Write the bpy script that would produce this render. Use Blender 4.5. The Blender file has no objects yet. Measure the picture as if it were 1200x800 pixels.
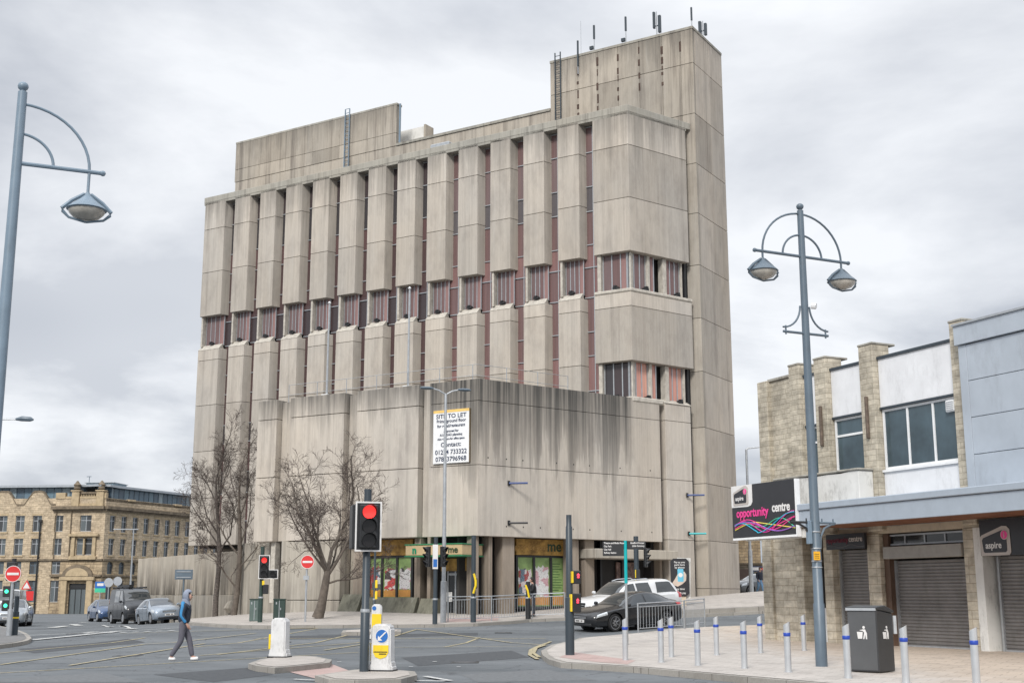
import bpy, bmesh, math, random
from mathutils import Vector, Matrix
R = math.radians
rnd = random.Random(7)
sc = bpy.context.scene
COL = sc.collection
# ------------------------------------------------------------------ camera geometry
FPX = 1467.0; PITCH = math.atan(297/FPX); EYE = 1.6
SP, CP = math.sin(PITCH), math.cos(PITCH)
def ray(x, y):
    u = (x-600)/FPX; v = (400-y)/FPX
    return u, CP - v*SP, SP + v*CP
def clamp(x, a=0., b=1.): return max(a, min(b, x))
def g(x, y):                                   # height of the street surface
    z = .035*clamp(y-44, 0, 60)*clamp((x+21)/12)
    z += .045*clamp(x, 0, 40)*clamp((y-48)/12)
    z -= .008*clamp(y-60, 0, 200)*clamp((-x-10)/15)
    return min(z, 1.6)
def gp(px, py, off=0.):                        # surveyed ground point
    a, b, c = ray(px, py); z = 0.
    lo, hi = 5., 400.
    # march outwards until the sight line meets the ground
    k = 5.
    while k < 400:
        if EYE + k*c/b <= g(k*a/b, k) + off: break
        k += .1
    return Vector((k*a/b, k, g(k*a/b, k)+off))
def at(px, py, Y):
    a, b, c = ray(px, py); k = Y/b
    return Vector((k*a, Y, EYE+k*c))
def onp(px, py, P, d):                         # point on an upright plane -> (t, z)
    a, b, c = ray(px, py)
    det = a*(-d[1]) + b*d[0]
    k = (P[0]*(-d[1]) + P[1]*d[0])/det
    t = (k*a-P[0])/d[0] if abs(d[0]) > abs(d[1]) else (k*b-P[1])/d[1]
    return t, EYE+k*c
# ------------------------------------------------------------------ objects
def tag(o, label=None, cat=None, group=None, kind=None):
    if label: o['label'] = label
    if cat: o['category'] = cat
    if group: o['group'] = group
    if kind: o['kind'] = kind
    return o
def thing(name, label, cat, loc=(0,0,0), rz=0., group=None):
    o = bpy.data.objects.new(name, None); COL.objects.link(o)
    o.empty_display_size = .2
    o.location = loc; o.rotation_euler = (0, 0, rz)
    return tag(o, label, cat, group)
def dup(root, loc=None, rz=None, label=None):
    def cp(o, par):
        c = o.copy(); COL.objects.link(c)
        if par: c.parent = par
        for ch in [h for h in bpy.data.objects if h.parent == o and h is not c]:
            cp(ch, c)
        return c
    r = cp(root, None)
    if loc is not None: r.location = loc
    if rz is not None: r.rotation_euler = (0, 0, rz)
    if label: r['label'] = label
    return r
class Fr:                                      # upright frame: a along, b inwards, z up
    def __init__(s, o, ex, ey=None):
        s.o = Vector((o[0], o[1], 0)); s.ex = Vector((ex[0], ex[1], 0))
        s.ey = Vector((ey[0], ey[1], 0)) if ey else Vector((-ex[1], ex[0], 0))
    def __call__(s, a, b, z): return s.o + s.ex*a + s.ey*b + Vector((0, 0, z))
    def sh(s, a, b): 
        q = s(a, b, 0); return Fr((q.x, q.y), (s.ex.x, s.ex.y), (s.ey.x, s.ey.y))
ID = Fr((0, 0), (1, 0), (0, 1))
class MB:
    def __init__(s): s.v = []; s.f = []; s.mi = []; s.m = 0
    def face(s, pts):
        n = len(s.v); s.v += [Vector(p) for p in pts]; s.f.append(list(range(n, n+len(pts)))); s.mi.append(s.m)
    def solid(s, vs, fs):
        n = len(s.v); s.v += [Vector(p) for p in vs]
        for f in fs: s.f.append([n+i for i in f]); s.mi.append(s.m)
        return s
    def box(s, F, a0, a1, b0, b1, z0, z1):
        p = [F(a, b, z) for z in (z0, z1) for b in (b0, b1) for a in (a0, a1)]
        return s.solid(p, [(0,1,5,4),(1,3,7,5),(3,2,6,7),(2,0,4,6),(4,5,7,6),(0,2,3,1)])
    def prism(s, F, ab, z0, z1):
        n = len(ab); p = [F(a, b, z0) for a, b in ab]+[F(a, b, z1) for a, b in ab]
        return s.solid(p, [(i, (i+1)%n, n+(i+1)%n, n+i) for i in range(n)]+[list(range(n))[::-1], list(range(n, 2*n))])
    def plate(s, F, az, b0, b1):               # outline in the (a,z) plane given thickness
        n = len(az); p = [F(a, b0, z) for a, z in az]+[F(a, b1, z) for a, z in az]
        return s.solid(p, [(i, (i+1)%n, n+(i+1)%n, n+i) for i in range(n)]+[list(range(n))[::-1], list(range(n, 2*n))])
    def tube(s, pts, r, seg=8, cap=True):
        pts = [Vector(p) for p in pts]; n = len(pts)
        rr = r if isinstance(r, (list, tuple)) else [r]*n
        up = None; rings = []
        base = len(s.v)
        for i, p in enumerate(pts):
            d = (pts[min(i+1, n-1)]-pts[max(i-1, 0)])
            if d.length < 1e-9: d = Vector((0, 0, 1))
            d.normalize()
            if up is None: up = Vector((0, 0, 1)) if abs(d.z) < .9 else Vector((1, 0, 0))
            x = d.cross(up)
            if x.length < 1e-5: x = d.cross(Vector((0, 1, 0)))
            x.normalize(); y = d.cross(x); up = -y if False else up
            for k in range(seg):
                t = 2*math.pi*k/seg
                s.v.append(p + (x*math.cos(t)+y*math.sin(t))*rr[i])
        for i in range(n-1):
            for k in range(seg):
                a = base+i*seg+k; b = base+i*seg+(k+1)%seg
                s.f.append([a, b, b+seg, a+seg]); s.mi.append(s.m)
        if cap:
            s.f.append([base+k for k in range(seg)][::-1]); s.mi.append(s.m)
            s.f.append([base+(n-1)*seg+k for k in range(seg)]); s.mi.append(s.m)
        return s
    def lathe(s, prof, c=(0,0,0), axis='z', seg=16, sc2=(1,1)):   # prof: (r, h)
        c = Vector(c); base = len(s.v); n = len(prof)
        for r, h in prof:
            for k in range(seg):
                t = 2*math.pi*k/seg; u, w = r*math.cos(t)*sc2[0], r*math.sin(t)*sc2[1]
                s.v.append(c + (Vector((u, w, h)) if axis == 'z' else Vector((u, h, w)) if axis == 'y' else Vector((h, u, w))))
        for i in range(n-1):
            for k in range(seg):
                a = base+i*seg+k; b = base+i*seg+(k+1)%seg
                s.f.append([a, b, b+seg, a+seg]); s.mi.append(s.m)
        if prof[0][0] > 1e-5: s.f.append([base+k for k in range(seg)][::-1]); s.mi.append(s.m)
        if prof[-1][0] > 1e-5: s.f.append([base+(n-1)*seg+k for k in range(seg)]); s.mi.append(s.m)
        return s
    def build(s, name, mat, parent=None, bevel=0., smooth=False, bseg=1, merge=False):
        off = Vector((0, 0, 0))
        if parent is not None and parent.get('_world'): off = Vector(parent['_world'])
        me = bpy.data.meshes.new(name)
        me.from_pydata([tuple(v-off) for v in s.v], [], s.f); me.update()
        mats = mat if isinstance(mat, (list, tuple)) else [mat]
        for m in mats: me.materials.append(m)
        for p, i in zip(me.polygons, s.mi): p.material_index = min(i, len(mats)-1)
        bm = bmesh.new(); bm.from_mesh(me)
        if merge: bmesh.ops.remove_doubles(bm, verts=bm.verts, dist=1e-4)
        bmesh.ops.recalc_face_normals(bm, faces=bm.faces)
        if bevel:
            ed = [e for e in bm.edges if len(e.link_faces) == 2 and e.calc_face_angle(0) > .5]
            bmesh.ops.bevel(bm, geom=ed, offset=bevel, segments=bseg, affect='EDGES', clamp_overlap=True)
        for f in bm.faces: f.smooth = smooth
        if smooth:
            for e in bm.edges:
                if len(e.link_faces) == 2 and e.calc_face_angle(0) > .7: e.smooth = False
        bm.to_mesh(me); bm.free()
        o = bpy.data.objects.new(name, me); COL.objects.link(o)
        if parent is not None:
            o.parent = parent
            if parent.get('_world'): o['_world'] = parent['_world']
        return o
def world_thing(name, label, cat, loc, group=None):    # parts given in world coordinates
    o = thing(name, label, cat, loc, 0, group); o['_world'] = tuple(loc); return o
def txt(name, s, size, P, ex, mat, parent, up=(0,0,1), ext=.006, bold=0., align='CENTER', sx=1., shear=0., space=1.):
    cu = bpy.data.curves.new(name, 'FONT'); cu.body = s; cu.size = size; cu.extrude = ext; cu.offset = bold
    cu.align_x = align; cu.align_y = 'CENTER'; cu.resolution_u = 3; cu.shear = shear; cu.space_character = space
    tmp = bpy.data.objects.new('tmp', cu); COL.objects.link(tmp)
    dg = bpy.context.evaluated_depsgraph_get()
    me = bpy.data.meshes.new_from_object(tmp.evaluated_get(dg))
    bpy.data.objects.remove(tmp); bpy.data.curves.remove(cu)
    ex = Vector(ex).normalized() if len(ex) == 3 else Vector((ex[0], ex[1], 0)).normalized()
    up = Vector(up).normalized(); n = ex.cross(up)
    off = Vector(parent['_world']) if parent is not None and parent.get('_world') else Vector((0,0,0))
    M = Matrix(((ex.x*sx, up.x, n.x, P[0]-off.x), (ex.y*sx, up.y, n.y, P[1]-off.y), (ex.z*sx, up.z, n.z, P[2]-off.z), (0,0,0,1)))
    me.transform(M); me.materials.clear(); me.materials.append(mat); me.name = name
    o = bpy.data.objects.new(name, me); COL.objects.link(o); o.parent = parent
    return o
# ------------------------------------------------------------------ materials
def nodes(name):
    m = bpy.data.materials.new(name); m.use_nodes = True
    return m, m.node_tree, m.node_tree.nodes['Principled BSDF']
def N(nt, t, **kw):
    n = nt.nodes.new(t)
    for k, v in kw.items():
        if k in n.inputs: n.inputs[k].default_value = v
        else: setattr(n, k, v)
    return n
def mth(nt, op, a, b=None, cl=False):
    n = nt.nodes.new('ShaderNodeMath'); n.operation = op; n.use_clamp = cl
    for i, q in enumerate((a, b)):
        if q is None: continue
        if isinstance(q, (int, float)): n.inputs[i].default_value = q
        else: nt.links.new(q, n.inputs[i])
    return n.outputs[0]
def mix(nt, fac, a, b, mode='MIX'):
    n = nt.nodes.new('ShaderNodeMix'); n.data_type = 'RGBA'; n.blend_type = mode
    for s, q in ((n.inputs[0], fac), (n.inputs[6], a), (n.inputs[7], b)):
        if isinstance(q, (int, float)): s.default_value = q
        elif isinstance(q, tuple): s.default_value = q if len(q) == 4 else (*q, 1)
        else: nt.links.new(q, s)
    return n.outputs[2]
def pos(nt, scale=(1,1,1), obj=True):
    tc = nt.nodes.new('ShaderNodeTexCoord') if obj else nt.nodes.new('ShaderNodeNewGeometry')
    mp = nt.nodes.new('ShaderNodeMapping'); mp.inputs['Scale'].default_value = scale
    nt.links.new(tc.outputs['Object' if obj else 'Position'], mp.inputs[0]); return mp.outputs[0]
def noise(nt, vec, scale, detail=4., rough=.6):
    n = N(nt, 'ShaderNodeTexNoise', Scale=scale, Detail=detail, Roughness=rough); nt.links.new(vec, n.inputs['Vector']); return n.outputs['Fac']
def rmp(nt, f, a, b, to0=0., to1=1.):
    n = nt.nodes.new('ShaderNodeMapRange'); n.inputs[1].default_value = a; n.inputs[2].default_value = b
    n.inputs[3].default_value = to0; n.inputs[4].default_value = to1; nt.links.new(f, n.inputs[0]); return n.outputs[0]
def bump(nt, b, h, strength, dist=.02):
    n = N(nt, 'ShaderNodeBump', Strength=strength, Distance=dist); nt.links.new(h, n.inputs['Height']); nt.links.new(n.outputs[0], b.inputs['Normal'])
def plain(name, c, rough=.6, metal=0., var=.12, nscale=3., coat=0., bmp=0., dirt=0.):
    m, nt, b = nodes(name); c = (*c, 1)
    v = noise(nt, pos(nt), nscale, 6.)
    k = rmp(nt, v, .3, .7, 1-var, 1+var)
    col = mix(nt, 1., c, k, 'MULTIPLY')
    if dirt:
        d = noise(nt, pos(nt, (1,1,.35)), nscale*1.7, 8., .75)
        col = mix(nt, rmp(nt, d, .52, .72, 0, dirt), col, (.06,.05,.04,1))
    nt.links.new(col, b.inputs['Base Color'])
    b.inputs['Roughness'].default_value = rough; b.inputs['Metallic'].default_value = metal
    b.inputs['Coat Weight'].default_value = coat
    if bmp: bump(nt, b, noise(nt, pos(nt), nscale*12, 3.), bmp)
    return m
def emis(name, c, st):
    m, nt, b = nodes(name); b.inputs['Base Color'].default_value = (*c, 1)
    b.inputs['Emission Color'].default_value = (*c, 1); b.inputs['Emission Strength'].default_value = st; return m
def concrete(name, c=(.36,.32,.265), ztop=None, depth=3., stain=.8, tfade=None, low=None, streak=.5, rmin=.12, pw=.85, inv=False):
    m, nt, b = nodes(name)
    geo = nt.nodes.new('ShaderNodeNewGeometry'); P = geo.outputs['Position']
    sep = nt.nodes.new('ShaderNodeSeparateXYZ'); nt.links.new(P, sep.inputs[0]); Z = sep.outputs[2]
    isl = geo.outputs['Random Per Island']
    col = mix(nt, 1., (*c, 1), rmp(nt, isl, 0, 1, .80, 1.1), 'MULTIPLY')
    warm = noise(nt, pos(nt, (.25,.25,.12), False), 1., 4.)
    col = mix(nt, rmp(nt, warm, .35, .65, 0, .6), col, mix(nt, 1., col, (.88,.93,1.0,1), 'MULTIPLY'))
    boards = noise(nt, pos(nt, (7,7,.12), False), 1., 3., .7)
    col = mix(nt, 1., col, rmp(nt, boards, .3, .7, .9, 1.07), 'MULTIPLY')
    fine = noise(nt, pos(nt, (30,30,3), False), 1., 4., .7)
    col = mix(nt, 1., col, rmp(nt, fine, .3, .7, .94, 1.06), 'MULTIPLY')
    blot = noise(nt, pos(nt, (1,1,.5), False), 1.1, 6., .65)
    col = mix(nt, rmp(nt, blot, .46, .72, 0, .6), col, mix(nt, 1., col, (.66,.65,.66,1), 'MULTIPLY'))
    # pale lime streaks and grey run-off streaks
    st = noise(nt, pos(nt, (2.2,2.2,.07), False), 1., 5., .7)
    col = mix(nt, rmp(nt, st, .52, .68, 0, streak), col, mix(nt, 1., col, (.5,.49,.5,1), 'MULTIPLY'))
    col = mix(nt, rmp(nt, st, .42, .28, 0, .3), col, (.52,.5,.46,1))
    sp = noise(nt, pos(nt, (1,1,1), False), 3.5, 8., .8)
    col = mix(nt, rmp(nt, sp, .68, .72, 0, .45), col, (.1,.09,.08,1))
    if ztop is not None:
        h = noise(nt, pos(nt, (1.3,1.3,.05), False), 1., 5., .75)
        reach = rmp(nt, h, .32, .66, depth*rmin, depth)
        f = mth(nt, 'DIVIDE', mth(nt, 'SUBTRACT', mth(nt, 'ADD', Z, reach), ztop), mth(nt, 'MULTIPLY', reach, .9))
        f = mth(nt, 'MULTIPLY', mth(nt, 'POWER', mth(nt, 'MAXIMUM', mth(nt, 'MINIMUM', f, 1.), 0.), pw), stain)
        if tfade:      # the stain stops along the wall (x range)
            f = mth(nt, 'MULTIPLY', f, rmp(nt, sep.outputs[0], tfade[0], tfade[1], 1., .1))
        sm = noise(nt, pos(nt, (4.5,4.5,.06), False), 1., 4., .7)
        f = mth(nt, 'MULTIPLY', f, rmp(nt, sm, .36, .58, .5, 1.))
        col = mix(nt, f, col, (.07,.068,.064,1))
    if low is not None:
        h2 = noise(nt, pos(nt, (1.5,1.5,.1), False), 1., 5., .75)
        f2 = mth(nt, 'MULTIPLY', rmp(nt, Z, low[0], low[1], 1., 0.), rmp(nt, h2, .40, .52, 0, low[2]))
        col = mix(nt, f2, col, (.05,.043,.035,1))
    nt.links.new(col, b.inputs['Base Color']); b.inputs['Roughness'].default_value = .9
    b.inputs['Specular IOR Level'].default_value = .25
    bump(nt, b, mth(nt, 'ADD', boards, mth(nt, 'MULTIPLY', fine, .4)), .35, .02)
    return m
def stone(name, ex, c1, c2, mort=(.16,.13,.1), bw=.5, bh=.25, dirt=.5, mw=.015, light=None):
    m, nt, b = nodes(name)
    geo = nt.nodes.new('ShaderNodeNewGeometry'); P = geo.outputs['Position']
    dp = nt.nodes.new('ShaderNodeVectorMath'); dp.operation = 'DOT_PRODUCT'; nt.links.new(P, dp.inputs[0]); dp.inputs[1].default_value = (ex[0], ex[1], 0)
    dq = nt.nodes.new('ShaderNodeVectorMath'); dq.operation = 'DOT_PRODUCT'; nt.links.new(P, dq.inputs[0]); dq.inputs[1].default_value = (-ex[1]*.9, ex[0]*.9, 0)
    sep = nt.nodes.new('ShaderNodeSeparateXYZ'); nt.links.new(P, sep.inputs[0])
    cb = nt.nodes.new('ShaderNodeCombineXYZ'); nt.links.new(mth(nt, 'ADD', dp.outputs['Value'], dq.outputs['Value']), cb.inputs[0]); nt.links.new(sep.outputs[2], cb.inputs[1])
    br = N(nt, 'ShaderNodeTexBrick'); br.inputs['Scale'].default_value = 1.; br.inputs['Brick Width'].default_value = bw; br.inputs['Row Height'].default_value = bh
    br.inputs['Mortar Size'].default_value = mw; br.inputs['Mortar Smooth'].default_value = .8; br.offset_frequency = 2; br.squash = .75; br.squash_frequency = 3
    br.inputs['Color1'].default_value = (*c1, 1); br.inputs['Color2'].default_value = (*c2, 1); br.inputs['Mortar'].default_value = (*mort, 1)
    nt.links.new(cb.outputs[0], br.inputs['Vector'])
    n1 = noise(nt, pos(nt, (1,1,1), False), 6., 6., .7)
    n3 = noise(nt, pos(nt, (1.6,1.6,3.5), False), 1., 3., .6)
    col = mix(nt, 1., br.outputs['Color'], rmp(nt, n1, .3, .7, .82, 1.15), 'MULTIPLY')
    col = mix(nt, 1., col, rmp(nt, n3, .3, .7, .7, 1.25), 'MULTIPLY')
    n2 = noise(nt, pos(nt, (.5,.5,.35), False), 1.3, 7., .7)
    col = mix(nt, rmp(nt, n2, .48, .72, 0, dirt), col, (.09,.075,.06,1))
    nt.links.new(col, b.inputs['Base Color']); b.inputs['Roughness'].default_value = .9
    bump(nt, b, mth(nt, 'SUBTRACT', n1, br.outputs['Fac']), .4, .02)
    return m
# ------------------------------------------------------------------ camera, world, sun
cd = bpy.data.cameras.new('camera'); cam = bpy.data.objects.new('camera', cd); COL.objects.link(cam)
cam.location = (0, 0, EYE); cam.rotation_euler = (math.pi/2+PITCH, 0, 0)
cd.sensor_width = 36; cd.lens = FPX/1200*36; cd.clip_start = .1; cd.clip_end = 3000; sc.camera = cam
SUN_EL, SUN_AZ = R(38), R(-163)                # azimuth clockwise from +Y
w = bpy.data.worlds.new('World'); sc.world = w; w.use_nodes = True; nt = w.node_tree
bg = nt.nodes['Background']
sky = nt.nodes.new('ShaderNodeTexSky'); sky.sky_type = 'NISHITA'; sky.sun_disc = False
sky.sun_elevation = SUN_EL; sky.sun_rotation = SUN_AZ
tc = nt.nodes.new('ShaderNodeTexCoord'); sp_ = nt.nodes.new('ShaderNodeSeparateXYZ'); nt.links.new(tc.outputs['Generated'], sp_.inputs[0])
zc = mth(nt, 'ADD', mth(nt, 'MAXIMUM', sp_.outputs[2], 0.), .22)
cb = nt.nodes.new('ShaderNodeCombineXYZ')
nt.links.new(mth(nt, 'DIVIDE', sp_.outputs[0], zc), cb.inputs[0]); nt.links.new(mth(nt, 'DIVIDE', sp_.outputs[1], zc), cb.inputs[1])
mp = nt.nodes.new('ShaderNodeMapping'); mp.inputs['Location'].default_value = (1.9, .35, 0); nt.links.new(cb.outputs[0], mp.inputs[0])
c1 = N(nt, 'ShaderNodeTexNoise', Scale=1.25, Detail=7., Roughness=.56, Distortion=.2); nt.links.new(mp.outputs[0], c1.inputs['Vector'])
c2 = N(nt, 'ShaderNodeTexNoise', Scale=.62, Detail=3., Roughness=.45); nt.links.new(mp.outputs[0], c2.inputs['Vector'])
# darker cloud bank towards the west (left), brighter towards the east
left = rmp(nt, sp_.outputs[0], -.42, .12, .22, 0.)
dens = mth(nt, 'ADD', rmp(nt, c1.outputs['Fac'], .42, .60, 0., .75), mth(nt, 'ADD', rmp(nt, c2.outputs['Fac'], .42, .6, -.2, .38), left), cl=True)
cloud = mix(nt, dens, (.67,.685,.71,1), (.385,.407,.45,1))
# an overcast dome is brightest overhead
zen = rmp(nt, sp_.outputs[2], .42, 1., 1., 2.3)
cloud = mix(nt, 1., cloud, zen, 'MULTIPLY')
skc = nt.nodes.new('ShaderNodeVectorMath'); skc.operation = 'SCALE'; skc.inputs['Scale'].default_value = .05
nt.links.new(sky.outputs[0], skc.inputs[0])
mm = nt.nodes.new('ShaderNodeVectorMath'); mm.operation = 'SCALE'; mm.inputs['Scale'].default_value = 11.2
nt.links.new(cloud, mm.inputs[0])
ad = nt.nodes.new('ShaderNodeVectorMath'); ad.operation = 'ADD'; nt.links.new(mm.outputs[0], ad.inputs[0]); nt.links.new(skc.outputs[0], ad.inputs[1])
nt.links.new(ad.outputs[0], bg.inputs['Color']); bg.inputs['Strength'].default_value = .1
sl = bpy.data.lights.new('sun', 'SUN'); sl.energy = 2.5; sl.angle = R(14); sl.color = (1., .96, .9)
so = bpy.data.objects.new('sun', sl); COL.objects.link(so)
dirv = Vector((math.sin(SUN_AZ)*math.cos(SUN_EL), math.cos(SUN_AZ)*math.cos(SUN_EL), math.sin(SUN_EL)))
so.rotation_euler = dirv.to_track_quat('Z', 'Y').to_euler(); so.location = (0, -20, 60)
sc.view_settings.view_transform = 'Standard'; sc.view_settings.look = 'None'; sc.view_settings.exposure = .30; sc.view_settings.gamma = 1.
sc.render.engine = 'CYCLES'
# ------------------------------------------------------------------ materials
CONC = concrete('concrete', (.48,.432,.372), ztop=28.6, depth=4.5, stain=.62, streak=.28)
CONC_SHADE = concrete('concrete_return', (.25,.23,.205), ztop=28.6, depth=2., stain=.4)
CONC_POD = concrete('concrete_podium', (.47,.422,.362), ztop=12.0, depth=2.6, stain=.75, streak=.35)
CONC_PODR = concrete('concrete_podium_stained', (.47,.422,.362), ztop=12.1, depth=6.0, stain=1., tfade=(6.1, 6.5), streak=.3, rmin=.3, pw=.5)
CONC_BASE = concrete('concrete_base', (.38,.345,.29), streak=.8, low=(.4, 3.2, .45))
CONC_TOP = concrete('concrete_rooftop', (.40,.355,.295), ztop=34.6, depth=2.6, stain=.55, streak=.8)
CONC_WALL = concrete('concrete_boundary', (.42,.37,.30), streak=.5, low=(1.3, 3.7, .97))
COPING = concrete('concrete_coping', (.34,.32,.275), streak=.8)
LEDGE = plain('concrete_ledge', (.45,.42,.37), .9, var=.2, nscale=4, dirt=.4)
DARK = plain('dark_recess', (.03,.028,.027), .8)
BLACKM = plain('black_metal', (.018,.019,.021), .45)
BLACKG = plain('black_glass', (.02,.022,.025), .08)
SLATE = plain('slate_blue_paint', (.10,.135,.17), .42, var=.1, dirt=.25)
SLATE_D = plain('dark_blue_grey_paint', (.035,.048,.06), .45, var=.1, dirt=.1)
LAMPBLUE = plain('pale_blue_grey_paint', (.17,.23,.29), .4, var=.1, dirt=.2)
GALV = plain('galvanised_steel', (.42,.44,.46), .42, .55, var=.12, nscale=6)
STEEL = plain('brushed_steel', (.58,.6,.62), .34, .6, var=.07, nscale=5)
WHITE = plain('white_paint', (.74,.75,.76), .55, var=.05, dirt=.15)
WHITED = plain('weathered_white_render', (.64,.635,.61), .85, var=.08, nscale=2., dirt=.55)
YEL = plain('yellow_plastic', (.78,.56,.02), .45, var=.1, dirt=.15)
BLUE = plain('blue_sign', (.02,.13,.42), .4, var=.05)
BLUEBAND = plain('blue_band', (.02,.06,.36), .4, var=.05)
RED = plain('red_sign', (.60,.03,.03), .4, var=.06)
TEAL = plain('teal_paint', (.0,.36,.38), .4, var=.08)
GREENCAB = plain('green_cabinet', (.022,.045,.038), .5, var=.15, dirt=.2)
CLAD = plain('blue_grey_cladding', (.40,.445,.50), .45, .1, var=.1, nscale=.7, dirt=.22)
PANEL = plain('white_wall_panel', (.70,.71,.73), .55, var=.08, nscale=1.2, dirt=.22)
FASCIA = plain('canopy_fascia', (.34,.39,.45), .45, .1, var=.05, dirt=.08)
GLASSG = plain('shop_window_glass', (.045,.07,.085), .05, var=.6, nscale=.5)
TYRE = plain('tyre_rubber', (.014,.014,.015), .8)
ALLOY = plain('alloy_wheel', (.5,.51,.53), .3, .8)
CARGLASS = plain('car_glass', (.028,.034,.038), .04, var=.1, coat=1.)
def wood(name, c, ex):
    m, nt, b = nodes(name)
    n1 = noise(nt, pos(nt, (.8,.8,1), False), 3., 6., .7)
    col = mix(nt, rmp(nt, n1, .35, .65), (*c, 1), (c[0]*.35, c[1]*.32, c[2]*.3, 1))
    nt.links.new(col, b.inputs['Base Color']); b.inputs['Roughness'].default_value = .7; return m
SOFFIT = wood('brown_timber_soffit', (.30,.12,.06), (1,0))
BROWNB = wood('orange_brown_fascia', (.52,.31,.08), (1,0))
def panes(name, cols, rough=.25):
    m, nt, b = nodes(name)
    geo = nt.nodes.new('ShaderNodeNewGeometry')
    cr = nt.nodes.new('ShaderNodeValToRGB'); cr.color_ramp.interpolation = 'CONSTANT'
    nt.links.new(geo.outputs['Random Per Island'], cr.inputs[0])
    e = cr.color_ramp.elements
    e[0].position = 0; e[0].color = (*cols[0][1], 1); e[1].position = cols[1][0]; e[1].color = (*cols[1][1], 1)
    for p, c in cols[2:]: q = e.new(p); q.color = (*c, 1)
    v = noise(nt, pos(nt, (9,9,.3), False), 1., 3., .6)
    nt.links.new(mix(nt, 1., cr.outputs[0], rmp(nt, v, .3, .7, .8, 1.15), 'MULTIPLY'), b.inputs['Base Color'])
    b.inputs['Roughness'].default_value = .75; b.inputs['Coat Weight'].default_value = .7; b.inputs['Coat Roughness'].default_value = .04
    return m
PINK = panes('pink_curtains_behind_glass', [(0,(.20,.105,.10)),(.3,(.14,.078,.075)),(.55,(.25,.14,.13)),(.72,(.085,.075,.08)),(.86,(.15,.10,.10))])
PINKD = panes('dusky_curtains_behind_glass', [(0,(.06,.03,.03)),(.4,(.035,.022,.024)),(.75,(.085,.04,.04)),(.9,(.025,.022,.026))])
SALMON = panes('salmon_curtains_behind_glass', [(0,(.62,.30,.22)),(.4,(.5,.24,.19)),(.75,(.56,.29,.22))])
OFFGL = panes('grey_window_glass', [(0,(.05,.06,.07)),(.4,(.09,.11,.12)),(.7,(.2,.24,.26)),(.85,(.035,.04,.045))])
BLUEGL = panes('pale_blue_glass', [(0,(.12,.19,.25)),(.4,(.16,.25,.31)),(.7,(.09,.14,.19)),(.9,(.3,.38,.42))])
# asphalt
def asphalt():
    m, nt, b = nodes('asphalt')
    P = pos(nt, (1,1,1), False)
    f = noise(nt, P, 55., 3., .8); big = noise(nt, pos(nt, (.12,.3,.3), False), 1., 5., .6); mid = noise(nt, P, 1.3, 6., .7)
    c = mix(nt, rmp(nt, big, .35, .65), (.094,.104,.112,1), (.155,.167,.177,1))
    c = mix(nt, 1., c, rmp(nt, f, .3, .7, .75, 1.25), 'MULTIPLY')
    c = mix(nt, rmp(nt, mid, .5, .75, 0, .4), c, (.06,.064,.068,1))
    tr = noise(nt, pos(nt, (.05,.9,.9), False), 1., 3., .5)
    c = mix(nt, rmp(nt, tr, .5, .62, 0, .4), c, (.155,.163,.168,1))
    v = N(nt, 'ShaderNodeTexVoronoi', Scale=.45); v.feature = 'DISTANCE_TO_EDGE'
    nz = N(nt, 'ShaderNodeTexNoise', Scale=1.2, Detail=5.); nt.links.new(P, nz.inputs['Vector'])
    av = nt.nodes.new('ShaderNodeVectorMath'); av.operation = 'ADD'; nt.links.new(P, av.inputs[0]); nt.links.new(nz.outputs['Color'], av.inputs[1]); nt.links.new(av.outputs[0], v.inputs['Vector'])
    c = mix(nt, rmp(nt, v.outputs['Distance'], .0, .014, .6, 0), c, (.035,.037,.04,1))
    nt.links.new(c, b.inputs['Base Color']); b.inputs['Specular IOR Level'].default_value = .3
    nt.links.new(rmp(nt, mid, .3, .7, .75, .92), b.inputs['Roughness'])
    bump(nt, b, f, .4, .01); return m
ASPH = asphalt()
def paving(name, c1, c2, mort, bw, bh, ang, warm=None):
    m, nt, b = nodes(name)
    geo = nt.nodes.new('ShaderNodeNewGeometry'); mp = nt.nodes.new('ShaderNodeMapping'); mp.inputs['Rotation'].default_value = (0, 0, ang)
    nt.links.new(geo.outputs['Position'], mp.inputs[0])
    br = N(nt, 'ShaderNodeTexBrick'); br.inputs['Scale'].default_value = 1.; br.inputs['Brick Width'].default_value = bw; br.inputs['Row Height'].default_value = bh
    br.inputs['Mortar Size'].default_value = .008; br.inputs['Color1'].default_value = (*c1,1); br.inputs['Color2'].default_value = (*c2,1); br.inputs['Mortar'].default_value = (*mort,1)
    nt.links.new(mp.outputs[0], br.inputs['Vector'])
    n1 = noise(nt, pos(nt, (1,1,1), False), 1.1, 7., .7); n2 = noise(nt, pos(nt, (1,1,1), False), 25., 3., .7)
    c = mix(nt, 1., br.outputs['Color'], rmp(nt, n2, .3, .7, .88, 1.1), 'MULTIPLY')
    if warm:
        sx = nt.nodes.new('ShaderNodeSeparateXYZ'); nt.links.new(geo.outputs['Position'], sx.inputs[0])
        q = rmp(nt, mth(nt, 'ADD', sx.outputs[0], mth(nt, 'MULTIPLY', n1, 4.)), 8.5, 11., 0, .8)
        c = mix(nt, q, c, mix(nt, 1., c, warm, 'MULTIPLY'))
    c = mix(nt, rmp(nt, n1, .5, .72, 0, .45), c, (.16,.14,.125,1))
    nt.links.new(c, b.inputs['Base Color']); b.inputs['Roughness'].default_value = .85
    bump(nt, b, mth(nt, 'SUBTRACT', n2, br.outputs['Fac']), .25, .01); return m
PAVE = paving('paving_slabs', (.41,.38,.35), (.465,.43,.395), (.22,.2,.18), .6, .45, .5, warm=(1.0,.87,.73,1))
PAVE2 = paving('far_paving', (.38,.35,.32), (.42,.385,.35), (.22,.2,.18), .6, .6, .6)
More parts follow.
